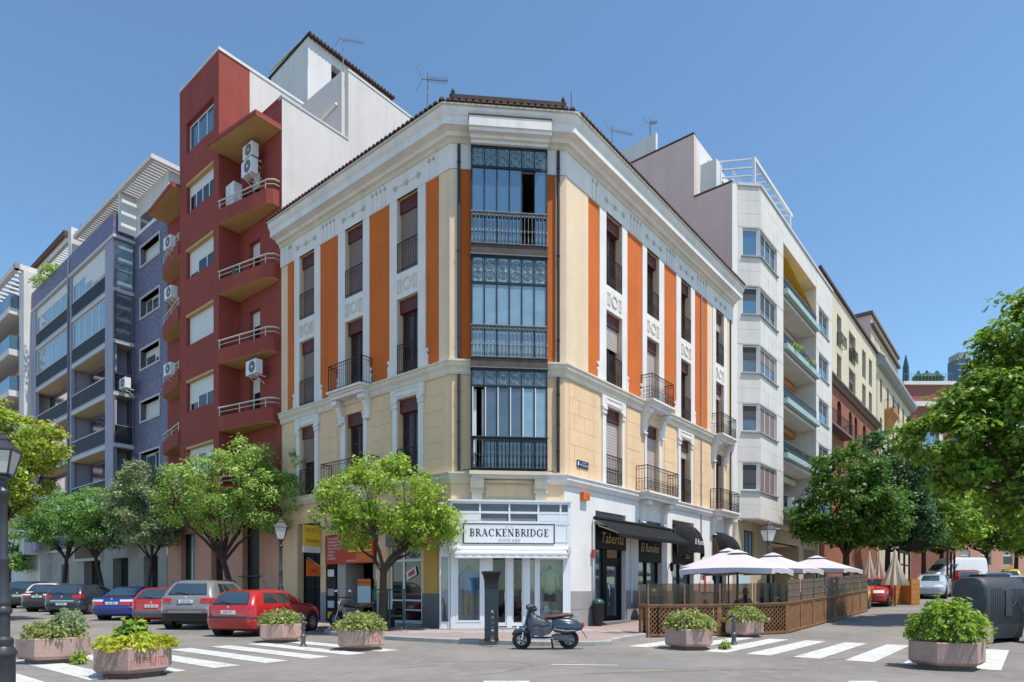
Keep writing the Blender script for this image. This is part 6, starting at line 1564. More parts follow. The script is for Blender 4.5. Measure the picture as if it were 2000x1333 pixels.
# right street
RA = math.atan2(uR.y, uR.x)
def rpos(t, d): p = RF(t, d, 0); return (p.x, p.y)
car('red_hatchback', 'red hatchback parked beyond the bar terrace', rpos(19.3, 6.0), RA + PI, shift(hatch, w=.03), 'car_red', 2.54, oh)
car('yellow_car', 'small yellow car half hidden by the end of the terrace fence', rpos(15.0, 5.5), RA + PI, shift(hatch, l=-.2), 'car_yellow', 2.3, oh)
car('pale_car', 'pale silver blue car in the roadway of the right street', (24.3, 30.5), RA + PI + .3, shift(sedan, w=.03), 'car_pale', 2.67, dict(glass=(1.0, 1.34), rear_glass=(1.0, 1.33), side=((.44, .55), (.565, .68)), tail=(.13, .345, .64, .86), plate=.72, wiper=False))
car('dark_red_car', 'dark car with red tail lights in front of the white van', (34, 48), RA + .3, shift(hatch, l=.1, w=.04, h=1.05), 'car_red_dark', 2.6, oh)
car('blue_car', 'mid blue car behind the grey waste container', (30.2, 39.5), RA, shift(sedan, w=.02), 'car_bluemid', 2.67, dict(glass=(1.0, 1.34), rear_glass=(1.0, 1.33), side=((.44, .55), (.565, .68)), tail=(.13, .345, .64, .86), plate=.72, wiper=False))
car('silver_car', 'light grey car parked under the dark pergola', (25.4, 38.5), RA + PI, shift(hatch, w=.03), 'car_pale', 2.54, oh)
car('yellow_taxi', 'yellow car far down the right street', (47, 60), RA, shift(hatch, h=1.1), 'car_yellow', 2.54, oh)
vanr = [(.3, -2.6, 2.5, .9, .1, .3, .02), (.5, -2.72, 2.7, .97, .12, .35, .03), (1.0, -2.72, 2.55, .99, .12, .4, .03), (1.25, -2.72, 2.0, .985, .12, .3, .03), (1.35, -2.72, 1.75, .98, .12, .25, .03), (1.95, -2.70, 1.15, .93, .12, .2, .03), (2.35, -2.66, .75, .88, .12, .2, .03), (2.5, -2.6, .3, .8, .14, .2, .02)]
car('white_van', 'large white delivery van behind the pergola', (37.6, 54.5), PI + .15, vanr, 'car_white', 3.3, dict(cat='van', glass=(1.4, 1.95), side=((.66, .73),), tail=(.28, .345, .9, 1.4), plate=.7, wheel=.36, rear_win=False, aerial=False, head=.9))

# ================================================================ scooter in front of the shop
sc_ = thing('scooter', 'dark blue scooter with a grey leg cover parked at the kerb before the white shop', 'scooter', (.86, 15.22, 0), math.radians(182), local=True)
# local: +x forward, y left
def loft(rings, n=14):
    m = MB(); k = len(rings)
    for (c, ry, rz_, tx) in rings:
        for j in range(n):
            a = 2 * PI * j / n; ca, sa = math.cos(a), math.sin(a)
            ca = math.copysign(abs(ca) ** .8, ca); sa = math.copysign(abs(sa) ** .8, sa)
            m.v.append(Vector((c[0] + tx * sa * rz_, c[1] + ry * ca, c[2] + rz_ * sa)))
    for i in range(k - 1):
        for j in range(n): m.f.append((i * n + j, i * n + (j + 1) % n, (i + 1) * n + (j + 1) % n, (i + 1) * n + j))
    m.f.append(tuple(range(n - 1, -1, -1))); m.f.append(tuple((k - 1) * n + j for j in range(n))); return m
for x, nm in ((.63, 'front'), (-.50, 'rear')):
    r = .225 if nm == 'front' else .235
    wh = MB()
    for i in range(24):
        pass
    wh.tube([(x, -.055, r), (x, -.05, r), (x, .05, r), (x, .055, r)], [r * .86, r, r, r * .86], 24)
    w_ = wh.build('wheel', 'tyre', sc_, smooth=True, local=True)
    MB().tube([(x, -.06, r), (x, .06, r)], r * .54, 18).build('rim', 'dado', w_, local=True); MB().tube([(x, -.066, r), (x, .066, r)], r * .16, 10).build('hub', 'car_trim', w_, local=True)
    h_ = MB()
    for i in range(5):
        a = 2 * PI * i / 5; h_.tube([(x + r * .38 * math.cos(a), -.063, r + r * .38 * math.sin(a)), (x + r * .38 * math.cos(a), .063, r + r * .38 * math.sin(a))], r * .11, 8)
    h_.build('rim_hole', 'tyre', w_, local=True)
# rear bodywork
loft([((-.02, 0, .58), .10, .06, 0), ((-.10, 0, .60), .16, .14, 0), ((-.30, 0, .60), .185, .17, 0), ((-.52, 0, .585), .175, .165, 0), ((-.70, 0, .56), .14, .13, 0), ((-.80, 0, .53), .08, .08, 0), ((-.84, 0, .52), .03, .03, 0)]).build('rear_cowl', 'scooter_blue', sc_, smooth=True, local=True)
for sg in (-1, 1):
    loft([((-.06, sg * .13, .53), .03, .05, 0), ((-.16, sg * .16, .53), .07, .12, 0), ((-.38, sg * .17, .53), .085, .15, 0), ((-.6, sg * .15, .53), .07, .12, 0), ((-.76, sg * .1, .52), .03, .05, 0)], 12).build('side_cowl', 'scooter_blue', sc_, smooth=True, local=True)
    MB().tube([(-.1, sg * .245, .50), (-.4, sg * .262, .45), (-.62, sg * .23, .46)], .008, 5).build('cowl_trim', 'chrome', sc_, local=True)
loft([((.12, 0, .74), .09, .03, 0), ((.0, 0, .77), .13, .045, 0), ((-.2, 0, .79), .14, .05, 0), ((-.26, 0, .80), .13, .05, 0), ((-.45, 0, .82), .12, .05, 0), ((-.6, 0, .82), .08, .035, 0)], 12).build('seat', 'seat_brown', sc_, smooth=True, local=True)
MB().tube([(-.5, .1, .74), (-.66, .1, .80), (-.72, .1, .92), (-.72, -.1, .92), (-.66, -.1, .80), (-.5, -.1, .74)], .012, 6).build('rear_rack', 'chrome', sc_, local=True)
# leg shield, steering column, headset
ls = MB(); n = 8
rowsL = [(.40, .26, .16), (.47, .34, .20), (.53, .5, .235), (.50, .7, .23), (.455, .85, .17), (.43, .93, .10)]
for x, z, w_ in rowsL:
    for i in range(n + 1): y = lerp(-w_, w_, i / n); ls.v.append(Vector((x - .09 * (y / .24) ** 2, y, z)))
for j in range(len(rowsL) - 1):
    for i in range(n): q = j * (n + 1) + i; ls.f.append((q, q + 1, q + n + 2, q + n + 1))
lso = ls.build('leg_shield', 'scooter_blue', sc_, smooth=True, local=True); md = lso.modifiers.new('thickness', 'SOLIDIFY'); md.thickness = .025
loft([((.545, 0, .50), .05, .17, -.12), ((.575, 0, .50), .035, .15, -.12), ((.585, 0, .5), .01, .1, -.1)], 10).build('horn_cover', 'iron_pale', sc_, smooth=True, local=True)
MB().tube([(.60, 0, .42), (.54, 0, .6), (.44, 0, .98)], [.03, .03, .045], 10).build('column', 'scooter_blue', sc_, local=True)
MB().tube([(.63, .07, .225), (.60, .06, .40), (.58, 0, .46)], .022, 8).build('fork', 'chrome', sc_, local=True)
loft([((.86, 0, .36), .02, .03, 0), ((.80, 0, .41), .06, .06, 0), ((.68, 0, .455), .085, .07, 0), ((.52, 0, .44), .08, .07, 0), ((.43, 0, .36), .05, .06, 0)], 12).build('front_mudguard', 'scooter_blue', sc_, smooth=True, local=True)
loft([((.77, 0, .50), .03, .03, 0), ((.74, 0, .5), .06, .06, 0), ((.66, 0, .49), .055, .055, 0), ((.62, 0, .48), .02, .02, 0)], 12).build('headlight', 'chrome', sc_, smooth=True, local=True)
loft([((.53, 0, 1.0), .03, .03, 0), ((.49, 0, 1.01), .10, .07, 0), ((.40, 0, 1.0), .13, .085, 0), ((.30, 0, .97), .10, .07, 0), ((.26, 0, .95), .04, .03, 0)], 12).build('headset', 'cover_grey', sc_, smooth=True, local=True)
hbm = MB().tube([(.40, -.12, 1.0), (.36, -.24, 1.03), (.33, -.34, 1.03)], .018, 7).tube([(.40, .12, 1.0), (.36, .24, 1.03), (.33, .34, 1.03)], .018, 7); hbm.build('handlebar', 'car_trim', sc_, local=True)
for sg in (-1, 1): MB().tube([(.42, sg * .2, 1.03), (.50, sg * .34, 1.04)], .008, 5).build('brake_lever', 'chrome', sc_, local=True)
# floor board, engine, exhaust, stand
MB().box(WF, -.08, .42, -.16, .16, .25, .29).build('floor_board', 'car_trim', sc_, local=True); MB().tube([(.42, .17, .27), (.1, .18, .255), (-.12, .17, .28)], .014, 6).tube([(.42, -.17, .27), (.1, -.18, .255), (-.12, -.17, .28)], .014, 6).build('floor_trim', 'chrome', sc_, local=True)
loft([((-.08, .08, .30), .03, .05, 0), ((-.2, .10, .31), .06, .08, 0), ((-.42, .11, .28), .065, .085, 0), ((-.56, .11, .26), .05, .06, 0)], 10).build('engine', 'iron_pale', sc_, smooth=True, local=True)
MB().tube([(-.1, -.1, .2), (-.3, -.13, .2), (-.62, -.14, .26)], [.02, .05, .06], 10).build('exhaust', 'chrome', sc_, smooth=True, local=True)
MB().tube([(-.08, .06, .26), (-.12, .14, .02), (-.17, .16, .01)], .014, 6).tube([(-.08, -.06, .26), (-.12, -.14, .02), (-.17, -.16, .01)], .014, 6).build('stand', 'car_trim', sc_, local=True)
loft([((-.80, 0, .60), .04, .05, -.3), ((-.85, 0, .575), .05, .055, -.3), ((-.87, 0, .56), .035, .03, -.3)], 10).build('tail_light', 'tail_red', sc_, smooth=True, local=True)
pb = MB(); pb.add([(-.80, -.1, .46), (-.80, .1, .46), (-.93, .1, .27), (-.93, -.1, .27), (-.81, -.1, .45), (-.81, .1, .45), (-.94, .1, .26), (-.94, -.1, .26)], [(0, 1, 2, 3), (7, 6, 5, 4), (0, 4, 5, 1), (2, 6, 7, 3)]); pb.build('mud_flap', 'car_trim', sc_, local=True)
# cloth leg cover slung from headset to seat with sagging folds
cv = MB(); nu, nv = 16, 12
for j in range(nv + 1):
    for i in range(nu + 1):
        s = i / nu; q = j / nv * 2 - 1
        x = lerp(.44, -.08, s); top = lerp(.93, .76, s) - .10 * math.sin(PI * s) * .5
        drop = abs(q) ** 1.5 * lerp(.60, .34, s) * (1 + .05 * math.sin(9 * s + 2 * q))
        y = math.copysign(min(.24, .24 * abs(q) ** .55), q) + .018 * math.sin(14 * s + 5 * q) * abs(q)
        z = top - drop - .02 * math.sin(16 * s - 6 * abs(q)) * abs(q); cv.v.append(Vector((x, y, max(z, .30))))
for j in range(nv):
    for i in range(nu): k = j * (nu + 1) + i; cv.f.append((k, k + 1, k + nu + 2, k + nu + 1))
cv.build('leg_cover', 'cover_grey', sc_, smooth=True, local=True)
st_ = MB().tube([(.30, .25, .80), (.05, .22, .70), (-.05, .2, .62)], .012, 5); st_.build('cover_strap', 'black_cloth', sc_, local=True)

# ================================================================ motorcycle behind the planter by the copy shop
mo = thing('motorcycle', 'black motorcycle behind the planter before the copy shop', 'motorcycle', LF(2.15, 2.35, .11)[:], math.atan2(uL.y, uL.x) + .25, local=True)
for x in (.68, -.68):
    w_ = MB().tube([(x, -.06, .3), (x, -.05, .3), (x, .05, .3), (x, .06, .3)], [.26, .3, .3, .26], 20).build('wheel', 'tyre', mo, smooth=True, local=True); MB().tube([(x, -.065, .3), (x, .065, .3)], .17, 14).build('rim', 'iron_pale', w_, local=True)
loft([((.35, 0, .78), .08, .06, 0), ((.2, 0, .82), .16, .12, 0), ((-.05, 0, .80), .16, .11, 0), ((-.3, 0, .76), .13, .06, 0), ((-.7, 0, .84), .1, .05, 0), ((-.9, 0, .88), .04, .03, 0)]).build('tank_and_seat', 'car_black', mo, smooth=True, local=True)
loft([((.25, 0, .45), .1, .12, 0), ((.0, 0, .42), .16, .2, 0), ((-.25, 0, .42), .12, .15, 0)]).build('engine', 'dado_dark', mo, smooth=True, local=True)
MB().tube([(.68, .09, .3), (.5, .09, .8), (.4, .08, 1.02)], .025, 8).tube([(.68, -.09, .3), (.5, -.09, .8), (.4, -.08, 1.02)], .025, 8).build('fork', 'chrome', mo, local=True)
MB().tube([(.34, -.38, 1.06), (.42, -.2, 1.04), (.42, .2, 1.04), (.34, .38, 1.06)], .016, 7).build('handlebar', 'car_trim', mo, local=True)
for sg in (-1, 1):
    MB().tube([(.40, sg * .24, 1.04), (.42, sg * .32, 1.22)], .008, 5).build('mirror_stalk', 'car_trim', mo, local=True); MB().lathe((.42, sg * .34, 1.2), [(.02, 0), (.07, .04), (.06, .09), (.02, .11)], 8).build('mirror', 'chrome', mo, local=True)
loft([((.62, 0, .86), .03, .03, 0), ((.58, 0, .86), .1, .1, 0), ((.46, 0, .86), .08, .08, 0)]).build('headlight', 'chrome', mo, smooth=True, local=True)
MB().tube([(.2, -.12, .3), (-.3, -.15, .3), (-.85, -.17, .42)], [.03, .05, .06], 10).build('exhaust', 'chrome', mo, smooth=True, local=True); MB().tube([(.0, .1, .3), (-.05, .24, .01)], .015, 5).build('stand', 'car_trim', mo, local=True)

# ================================================================ planters
def planter(x, y, dl, label, graf):
    "hexagonal granite basin; dl = how far (degrees) one corner is turned from facing the crossing"
    rz = math.atan2(-y, -x) + math.radians(dl)
    e = thing('planter', label, 'planter', (x, y, 0), rz, group='granite planters round the crossing', local=True)
    R, h = .61, .50
    def hx(r, z): return [Vector((r * math.cos(i * PI / 3), r * math.sin(i * PI / 3), z)) for i in range(6)]
    rings = [hx(.54, .085), hx(.60, .13), hx(R, .15), hx(R, h - .014), hx(R - .014, h), hx(R - .09, h), hx(R - .095, h - .08)]
    m = MB()
    for r in rings: m.v += r
    for i in range(len(rings) - 1):
        for j in range(6): m.f.append((i * 6 + j, i * 6 + (j + 1) % 6, (i + 1) * 6 + (j + 1) % 6, (i + 1) * 6 + j))
    m.f.append((5, 4, 3, 2, 1, 0)); m.build('basin', 'granite', e, local=True)
    MB().slab(WF, [(v.x, v.y) for v in hx(.47, 0)], 0, .084).build('foot', 'granite_dark', e, local=True)
    s_ = MB(); s_.add([(v.x, v.y, h - .06) for v in hx(R - .094, 0)], [tuple(range(6))]); s_.build('soil', 'dirt', e, local=True)
    for fc, *ts in graf or ():      # red stencilled tags
        a = PI / 6 + fc * PI / 3; ap = R * math.cos(PI / 6)
        fr = Fr((ap * math.cos(a), ap * math.sin(a)), (-math.sin(a), math.cos(a)), (math.cos(a), math.sin(a))); g_ = MB()
        for t in ts:
            for (x0, z0, x1, z1) in ((0, .21, 0, .33), (0, .33, .09, .33), (.09, .33, .09, .21), (.02, .21, .07, .21), (.025, .29, .065, .29), (.025, .25, .065, .25), (.045, .22, .045, .33), (-.045, .19, -.03, .35), (.115, .19, .13, .35)):
                dx, dz = x1 - x0, z1 - z0; L_ = math.hypot(dx, dz); nx, nz = -dz / L_ * .004, dx / L_ * .004
                g_.prism(fr, [(t + x0 + nx, z0 + nz), (t + x1 + nx, z1 + nz), (t + x1 - nx, z1 - nz), (t + x0 - nx, z0 - nz)], .001, .003)
        g_.build('graffiti', 'graffiti', e, local=True)
PL = [(-9.06, 12.6, 30, 'weathered granite planter with a grey green bush at the far left', None),
      (-6.32, 10.65, -8, 'granite planter with red graffiti and golden plants beside the lamp post', [(0, -.22, -.02, .15)]),
      (-6.3, 17.35, 4, 'granite planter with one red tag standing behind the red hatchback corner', [(0, -.05)]),
      (-3.6, 15.2, 0, 'granite planter with one red tag in front of the copy shop tree', [(0, 0.02)]),
      (4.27, 15.35, -6, 'granite planter left of the two standing before the terrace lattice', None),
      (7.0, 19.25, 7, 'granite planter closest to the lattice fence behind a bollard', [(5, .08)]),
      (7.92, 11.6, -13, 'large granite planter with a glossy round bush in the right foreground', None),
      (11.2, 15.8, -20, 'granite planter in shade behind the right foreground planter', None)]
for q_ in PL: planter(*q_)

# ================================================================ bollards, parking meter, lamps
def bollard(x, y, z, label):
    e = thing('bollard', label, 'bollard', (x, y, z), group='iron bollards', local=True)
    MB().lathe((0, 0, 0), [(.085, 0), (.085, .03), (.06, .06), (.055, .22), (.07, .24), (.07, .28), (.045, .31), (.042, .56), (.055, .58), (.055, .61), (.035, .64), (.04, .68), (.058, .71), (.058, .74), (.03, .78), (.012, .80)], 14).build('post', 'bollard_iron', e, smooth=True, local=True)
    MB().lathe((0, 0, 0), [(.059, .445), (.062, .45), (.062, .49), (.059, .495)], 14).build('collar', 'bollard_iron', e, local=True)
bollard(-5.2, 15.85, 0, 'iron bollard beside the planter behind the red hatchback'); bollard(5.77, 16.55, 0, 'iron bollard in front of the planter by the terrace'); bollard(-.50, 15.95, .11, 'iron bollard standing right in front of the parking meter')
pmt = thing('parking_meter', 'tall dark parking meter column with a flared black head', 'parking meter', (-.53, 16.45, .11), 0, local=True)
MB().box(WF, -.175, .175, -.13, .13, 0, 1.34).build('column', 'meter_blue', pmt, local=True)
m = MB(); r0 = [(-.28, -.16, 1.30), (.28, -.16, 1.30), (.28, .16, 1.30), (-.28, .16, 1.30)]
prof = [(.18, .135, 1.34), (.18, .135, 1.50), (.19, .14, 1.58), (.215, .17, 1.68), (.25, .2, 1.74), (.25, .2, 1.77), (.18, .15, 1.79)]
for a, b, z in prof: m.v += [Vector(p) for p in ((-a, -b, z), (a, -b, z), (a, b, z), (-a, b, z))]
for i in range(len(prof) - 1):
    for j in range(4): m.f.append((i * 4 + j, i * 4 + (j + 1) % 4, (i + 1) * 4 + (j + 1) % 4, (i + 1) * 4 + j))
m.f.append(tuple(len(prof) * 4 - 4 + j for j in range(4))); m.f.append((3, 2, 1, 0)); m.build('head', 'meter_black', pmt, local=True)
MB().box(WF, -.12, .12, -.138, -.13, .75, 1.15).build('panel', 'meter_blue', pmt, local=True); MB().box(WF, -.19, .19, -.145, .145, 0, .05).build('base', 'meter_black', pmt, local=True)
def lantern_lamp(x, y, z, s, label, post_mat='post_grey', name='street_lamp', hs=1.):
    e = thing(name, label, 'street lamp', (x, y, z), .3, local=True)
    P = [(.19, 0), (.19, .12), (.15, .16), (.15, .55), (.17, .58), (.17, .62), (.12, .70), (.13, .74), (.13, .80), (.085, .84), (.085, 1.15), (.11, 1.18), (.115, 1.22), (.085, 1.27), (.10, 1.31), (.10, 1.35), (.075, 1.40), (.068, 1.9), (.08, 1.93), (.08, 1.96), (.062, 2.0), (.055, 2.82), (.08, 2.86), (.085, 2.92), (.05, 2.97), (.045, 3.06), (.09, 3.1), (.09, 3.13), (.03, 3.18)]
    MB().lathe((0, 0, 0), [(r * s, h * s) for r, h in P], 18).build('post', post_mat, e, smooth=True, local=True)
    z0 = 3.16; hd = MB()
    def sq(a, z_): return [Vector((sx * a * s * hs, sy * a * s * hs, (z0 + (z_ - z0) * hs) * s)) for sx, sy in ((-1, -1), (1, -1), (1, 1), (-1, 1))]
    A, B_ = sq(.125, z0), sq(.225, z0 + .46); g_ = MB()
    for i in range(4): g_.add([A[i] * 1, A[(i + 1) % 4], B_[(i + 1) % 4], B_[i]], [(0, 1, 2, 3)])
    g_.build('glass', 'lamp_glass', e, local=True)
    for i in range(4): hd.tube([A[i], B_[i]], .014 * s, 5); hd.tube([A[i], A[(i + 1) % 4]], .016 * s, 5); hd.tube([B_[i], B_[(i + 1) % 4]], .02 * s, 5)
    hd.build('frame', 'post_grey', e, local=True)
    m = MB(); R_ = [sq(.245, z0 + .46), sq(.23, z0 + .49), sq(.12, z0 + .62), sq(.10, z0 + .64), sq(.105, z0 + .68), sq(.03, z0 + .76), sq(.012, z0 + .84)]
    for r in R_: m.v += r
    for i in range(len(R_) - 1):
        for j in range(4): m.f.append((i * 4 + j, i * 4 + (j + 1) % 4, (i + 1) * 4 + (j + 1) % 4, (i + 1) * 4 + j))
    m.f.append((3, 2, 1, 0)); m.build('cap', 'post_grey' , e, local=True)
lantern_lamp(-6.92, 8.65, 0, .95, 'grey iron lantern post close up at the left edge', hs=.74)
p = LF(7.55, 1.75, .11); lantern_lamp(p.x, p.y, p.z, 1.02, 'lantern post on the pavement before the pink wall')
p = RF(14.5, 4.2, 0); lantern_lamp(10.15, 25.2, 0, .98, 'lantern post rising behind the cream parasols')

# ================================================================ bar terrace
te = thing('terrace_fence', 'brown lattice fence with reed screens round the bar terrace', 'fence', (8, 20, 0))
A_, B_, C_ = Vector((4.0, 18.8)), Vector((8.56, 19.8)), Vector((15.8, 28.3))
def fence_run(a, b, n, dense, h1, h2, top):
    d = (b - a).normalized(); L_ = (b - a).length; nn = Vector((d.y, -d.x)); fr = FrG(a, d, nn); seg = L_ / n
    for i in range(n):
        t0, t1 = i * seg, (i + 1) * seg
        f_ = MB().box(fr, t0, t0 + .07, -.03, .03, 0, h1).box(fr, t1 - .07, t1, -.031, .029, 0, h1).box(fr, t0 + .07, t1 - .07, -.025, .025, .04, .11).box(fr, t0 + .07, t1 - .07, -.025, .025, h1 - .07, h1)
        pn = f_.build('lattice_panel', 'lattice', te)
        MB().box(fr, t0 - .01, t1 + .01, -.05, .05, h1, h1 + .035).build('cap_rail', 'lattice', pn)
        s_ = MB(); st = dense; x0, x1, z0, z1 = t0 + .07, t1 - .07, .11, h1 - .07; H, W_ = z1 - z0, x1 - x0
        for sg in (1, -1):
            k = -H
            while k < W_:
                xa, za, xb, zb = k, 0, k + H, H
                if xa < 0: za -= xa; xa = 0
                if xb > W_: zb -= xb - W_; xb = W_
                if xb > xa + .01:
                    if sg < 0: xa, xb = W_ - xa, W_ - xb
                    ux, uz = (xb - xa), (zb - za); q = math.hypot(ux, uz); px, pz = -uz / q * .012, ux / q * .012
                    o0 = .002 if sg > 0 else -.012
                    s_.prism(fr, [(x0 + xa + px, z0 + za + pz), (x0 + xb + px, z0 + zb + pz), (x0 + xb - px, z0 + zb - pz), (x0 + xa - px, z0 + za - pz)], o0, o0 + .009)
                k += st
        s_.build('lattice_slats', 'lattice', pn, kind='stuff')
        if top == 'reed':
            r_ = MB(); m_n = int(W_ / .05)
            for j in range(m_n): r_.box(fr, x0 + W_ * j / m_n, x0 + W_ * (j + .86) / m_n, -.01, .012 + .006 * (j % 3), h1 + .04, h2 + random.uniform(-.015, .015))
            for z in (h1 + .2, h1 + .42, h2 - .08): r_.box(fr, x0, x1, .03, .036, z, z + .02)
            r_.build('reed_screen', 'reed', pn, kind='stuff')
        else:
            r_ = MB(); m_n = int(W_ / .14)
            for j in range(m_n): r_.add([fr(x0 + W_ * j / m_n, .02 * (j % 2), h1 + .04), fr(x0 + W_ * (j + 1) / m_n, .02 * ((j + 1) % 2), h1 + .04), fr(x0 + W_ * (j + 1) / m_n, .02 * ((j + 1) % 2), h2), fr(x0 + W_ * j / m_n, .02 * (j % 2), h2)], [(0, 1, 2, 3)])
            r_.build('plastic_screen', 'smoked', pn); MB().box(fr, t0, t0 + .04, -.02, .02, h1 + .035, h2).build('screen_post', 'lattice', pn)
        MB().box(fr, t0 + .02, t1 - .02, -.34, -.32, .02, h1 - .03).build('shade_backing', 'void', pn)  # black sheet added to stand in for shade behind the lattice
fence_run(A_ + Vector((-.05, .9)), A_, 1, .13, .95, 1.58, 'plastic')
fence_run(A_, B_, 4, .14, .95, 1.60, 'plastic')
fence_run(B_, C_, 8, .10, .95, 1.66, 'reed')
# parasols
def parasol(x, y, half, za, zb, rz, label):
    e = thing('parasol', label, 'parasol', (x, y, 0), rz, group='open parasols of the bar terrace', local=True)
    n = 8; m = MB()
    def rad(k, z_, sag):      # square outline points
        r = []
        for i in range(4):
            a0 = (half * k) * Vector(((-1, -1), (1, -1), (1, 1), (-1, 1))[i]); a1 = (half * k) * Vector(((-1, -1), (1, -1), (1, 1), (-1, 1))[(i + 1) % 4])
            for j in range(n):
                q = j / n; p = a0.lerp(a1, q); p2 = p * (1 - .05 * k * math.sin(PI * q)); r.append(Vector((p2.x, p2.y, z_ - sag * 0 + .05 * k * k * math.sin(PI * q))))
        return r
    ks = [.10, .3, .55, .8, 1.0]; rings = [rad(k, lerp(za, zb, k ** .92), 0) for k in ks]
    for r in rings: m.v += r
    N_ = 4 * n
    for i in range(len(ks) - 1):
        for j in range(N_): m.f.append((i * N_ + j, i * N_ + (j + 1) % N_, (i + 1) * N_ + (j + 1) % N_, (i + 1) * N_ + j))
    m.f.append(tuple(range(N_))); m.build('canopy', 'umbrella', e, smooth=True, local=True)
    v = MB(); low = [p - Vector((0, 0, .17 + .02 * math.sin(j * 1.9))) + Vector((p.x, p.y, 0)) * (.012 * math.sin(j * 2.3)) for j, p in enumerate(rings[-1])]
    v.v += rings[-1] + low
    for j in range(N_): v.f.append((j, (j + 1) % N_, (j + 1) % N_ + N_, j + N_))
    v.build('valance', 'umbrella', e, smooth=True, local=True)
    c = MB(); cr = [rad(.2, lerp(za, zb, .16) + .025, 0), rad(.03, za + .04, 0)]; c.v += cr[0] + cr[1]
    for j in range(N_): c.f.append((j, (j + 1) % N_, (j + 1) % N_ + N_, j + N_))
    c.f.append(tuple(range(N_, 2 * N_))); c.build('vent_cap', 'umbrella', e, smooth=True, local=True)
    MB().tube([(0, 0, .05), (0, 0, za + .1)], .03, 10).build('pole', 'car_trim', e, local=True); MB().box(WF, -.3, .3, -.3, .3, 0, .08).build('base', 'granite_dark', e, local=True)
    for i, (sx, sy) in enumerate(((-1, -1), (1, -1), (1, 1), (-1, 1))): MB().tube([(0, 0, za - .04), (sx * half, sy * half, zb - .03)], .014, 5).tube([(0, 0, za - .75), (sx * half * .5, sy * half * .5, lerp(za, zb, .5) - .03)], .012, 5).build('rib', 'car_trim', e, local=True)
parasol(7.75, 21.9, 1.5, 2.66, 2.0, RA + .06, 'open cream parasol nearest the crossing'); parasol(10.3, 25.1, 1.5, 2.6, 1.95, RA, 'open cream parasol in the middle of the row'); parasol(13.6, 28.4, 1.5, 2.5, 1.9, RA - .05, 'open cream parasol farthest along the terrace')
parasol(8.3, 24.4, 1.4, 2.8, 2.1, RA + .1, 'open cream parasol mostly hidden behind the nearest one')
def closed_parasol(x, y, h, r, label):
    e = thing('folded_parasol', label, 'parasol', (x, y, 0), 0, group='folded beige parasols', local=True); m = MB(); n = 20; prof = [(.04, h), (.10, h - .12), (.16, h - .4), (.6, h - 1.2), (1, h - 1.75), (.95, h - 1.8)]
    for q, z in prof:
        for j in range(n): a = 2 * PI * j / n; rr = r * q * (1 + .22 * (1 if j % 2 else -1) * min(1, (h - z))); m.v.append(Vector((rr * math.cos(a), rr * math.sin(a), z)))
    for i in range(len(prof) - 1):
        for j in range(n): m.f.append((i * n + j, (i + 1) * n + j, (i + 1) * n + (j + 1) % n, i * n + (j + 1) % n))
    m.build('canopy', 'umbrella_beige', e, smooth=True, local=True); MB().tube([(0, 0, 0), (0, 0, h + .06)], .03, 8).build('pole', 'wood_red', e, local=True)
for px, Y, r, lab in ((1698, 33.5, .36, 'leftmost folded beige parasol'), (1717, 34, .38, 'middle folded beige parasol'), (1748, 31.5, .52, 'widest folded beige parasol above the wooden box')):
    closed_parasol((px - 1000) / 1243 * Y, Y, 1.45 + 77 * Y / 1243 - gz((px - 1000) / 1243 * Y, Y), r, lab)
# tables, chairs and one guest inside the terrace
def chair(x, y, rz, label):
    e = thing('terrace_chair', label, 'chair', (x, y, 0), rz, group='dark terrace chairs', local=True)
    MB().box(WF, -.22, .22, -.22, .22, .42, .47).build('seat', 'black_paint', e, local=True)
    b_ = MB().prism(Fr((0, .22), (1, 0), (0, 1)), [(-.22, .47), (.22, .47), (.24, .85), (.2, 1.0), (.1, 1.08), (-.1, 1.08), (-.2, 1.0), (-.24, .85)], 0, .04).build('backrest', 'black_paint', e, local=True)
    for sx, sy in ((-1, -1), (1, -1), (1, 1), (-1, 1)): MB().box(WF, sx * .2 - .02, sx * .2 + .02, sy * .2 - .02, sy * .2 + .02, 0, .42).build('leg', 'black_paint', e, local=True)
def table(x, y, label):
    e = thing('terrace_table', label, 'table', (x, y, 0), RA, group='terrace tables', local=True)
    MB().box(WF, -.35, .35, -.35, .35, .72, .75).build('table_top', 'wood_red', e, local=True); MB().tube([(0, 0, 0), (0, 0, .72)], .03, 8).build('pillar', 'black_paint', e, local=True); MB().box(WF, -.22, .22, -.22, .22, 0, .03).build('foot', 'black_paint', e, local=True)
for i, (x, y) in enumerate(((5.3, 20.6), (7.3, 21.0), (9.4, 22.6), (11.2, 25.6))):
    table(x, y, ['small dark table at the left end of the terrace', 'small dark table under the nearest parasol', 'small dark table by the seated guest', 'small dark table farthest inside the terrace'][i])
    chair(x - .15, y - .7, PI + .1, ['rounded dark chair before the leftmost terrace table', 'rounded dark chair before the table under the nearest parasol', 'rounded dark chair before the guest table', 'rounded dark chair before the farthest table'][i]); chair(x + .75, y + .1, -PI / 2, ['dark chair right of the leftmost terrace table', 'dark chair right of the table under the nearest parasol', 'dark chair right of the guest table', 'dark chair right of the farthest table'][i])
gs = thing('person', 'person in dark clothes seated at a terrace table behind the smoked screen', 'person', (7.95, 21.7, 0), math.radians(200), local=True)
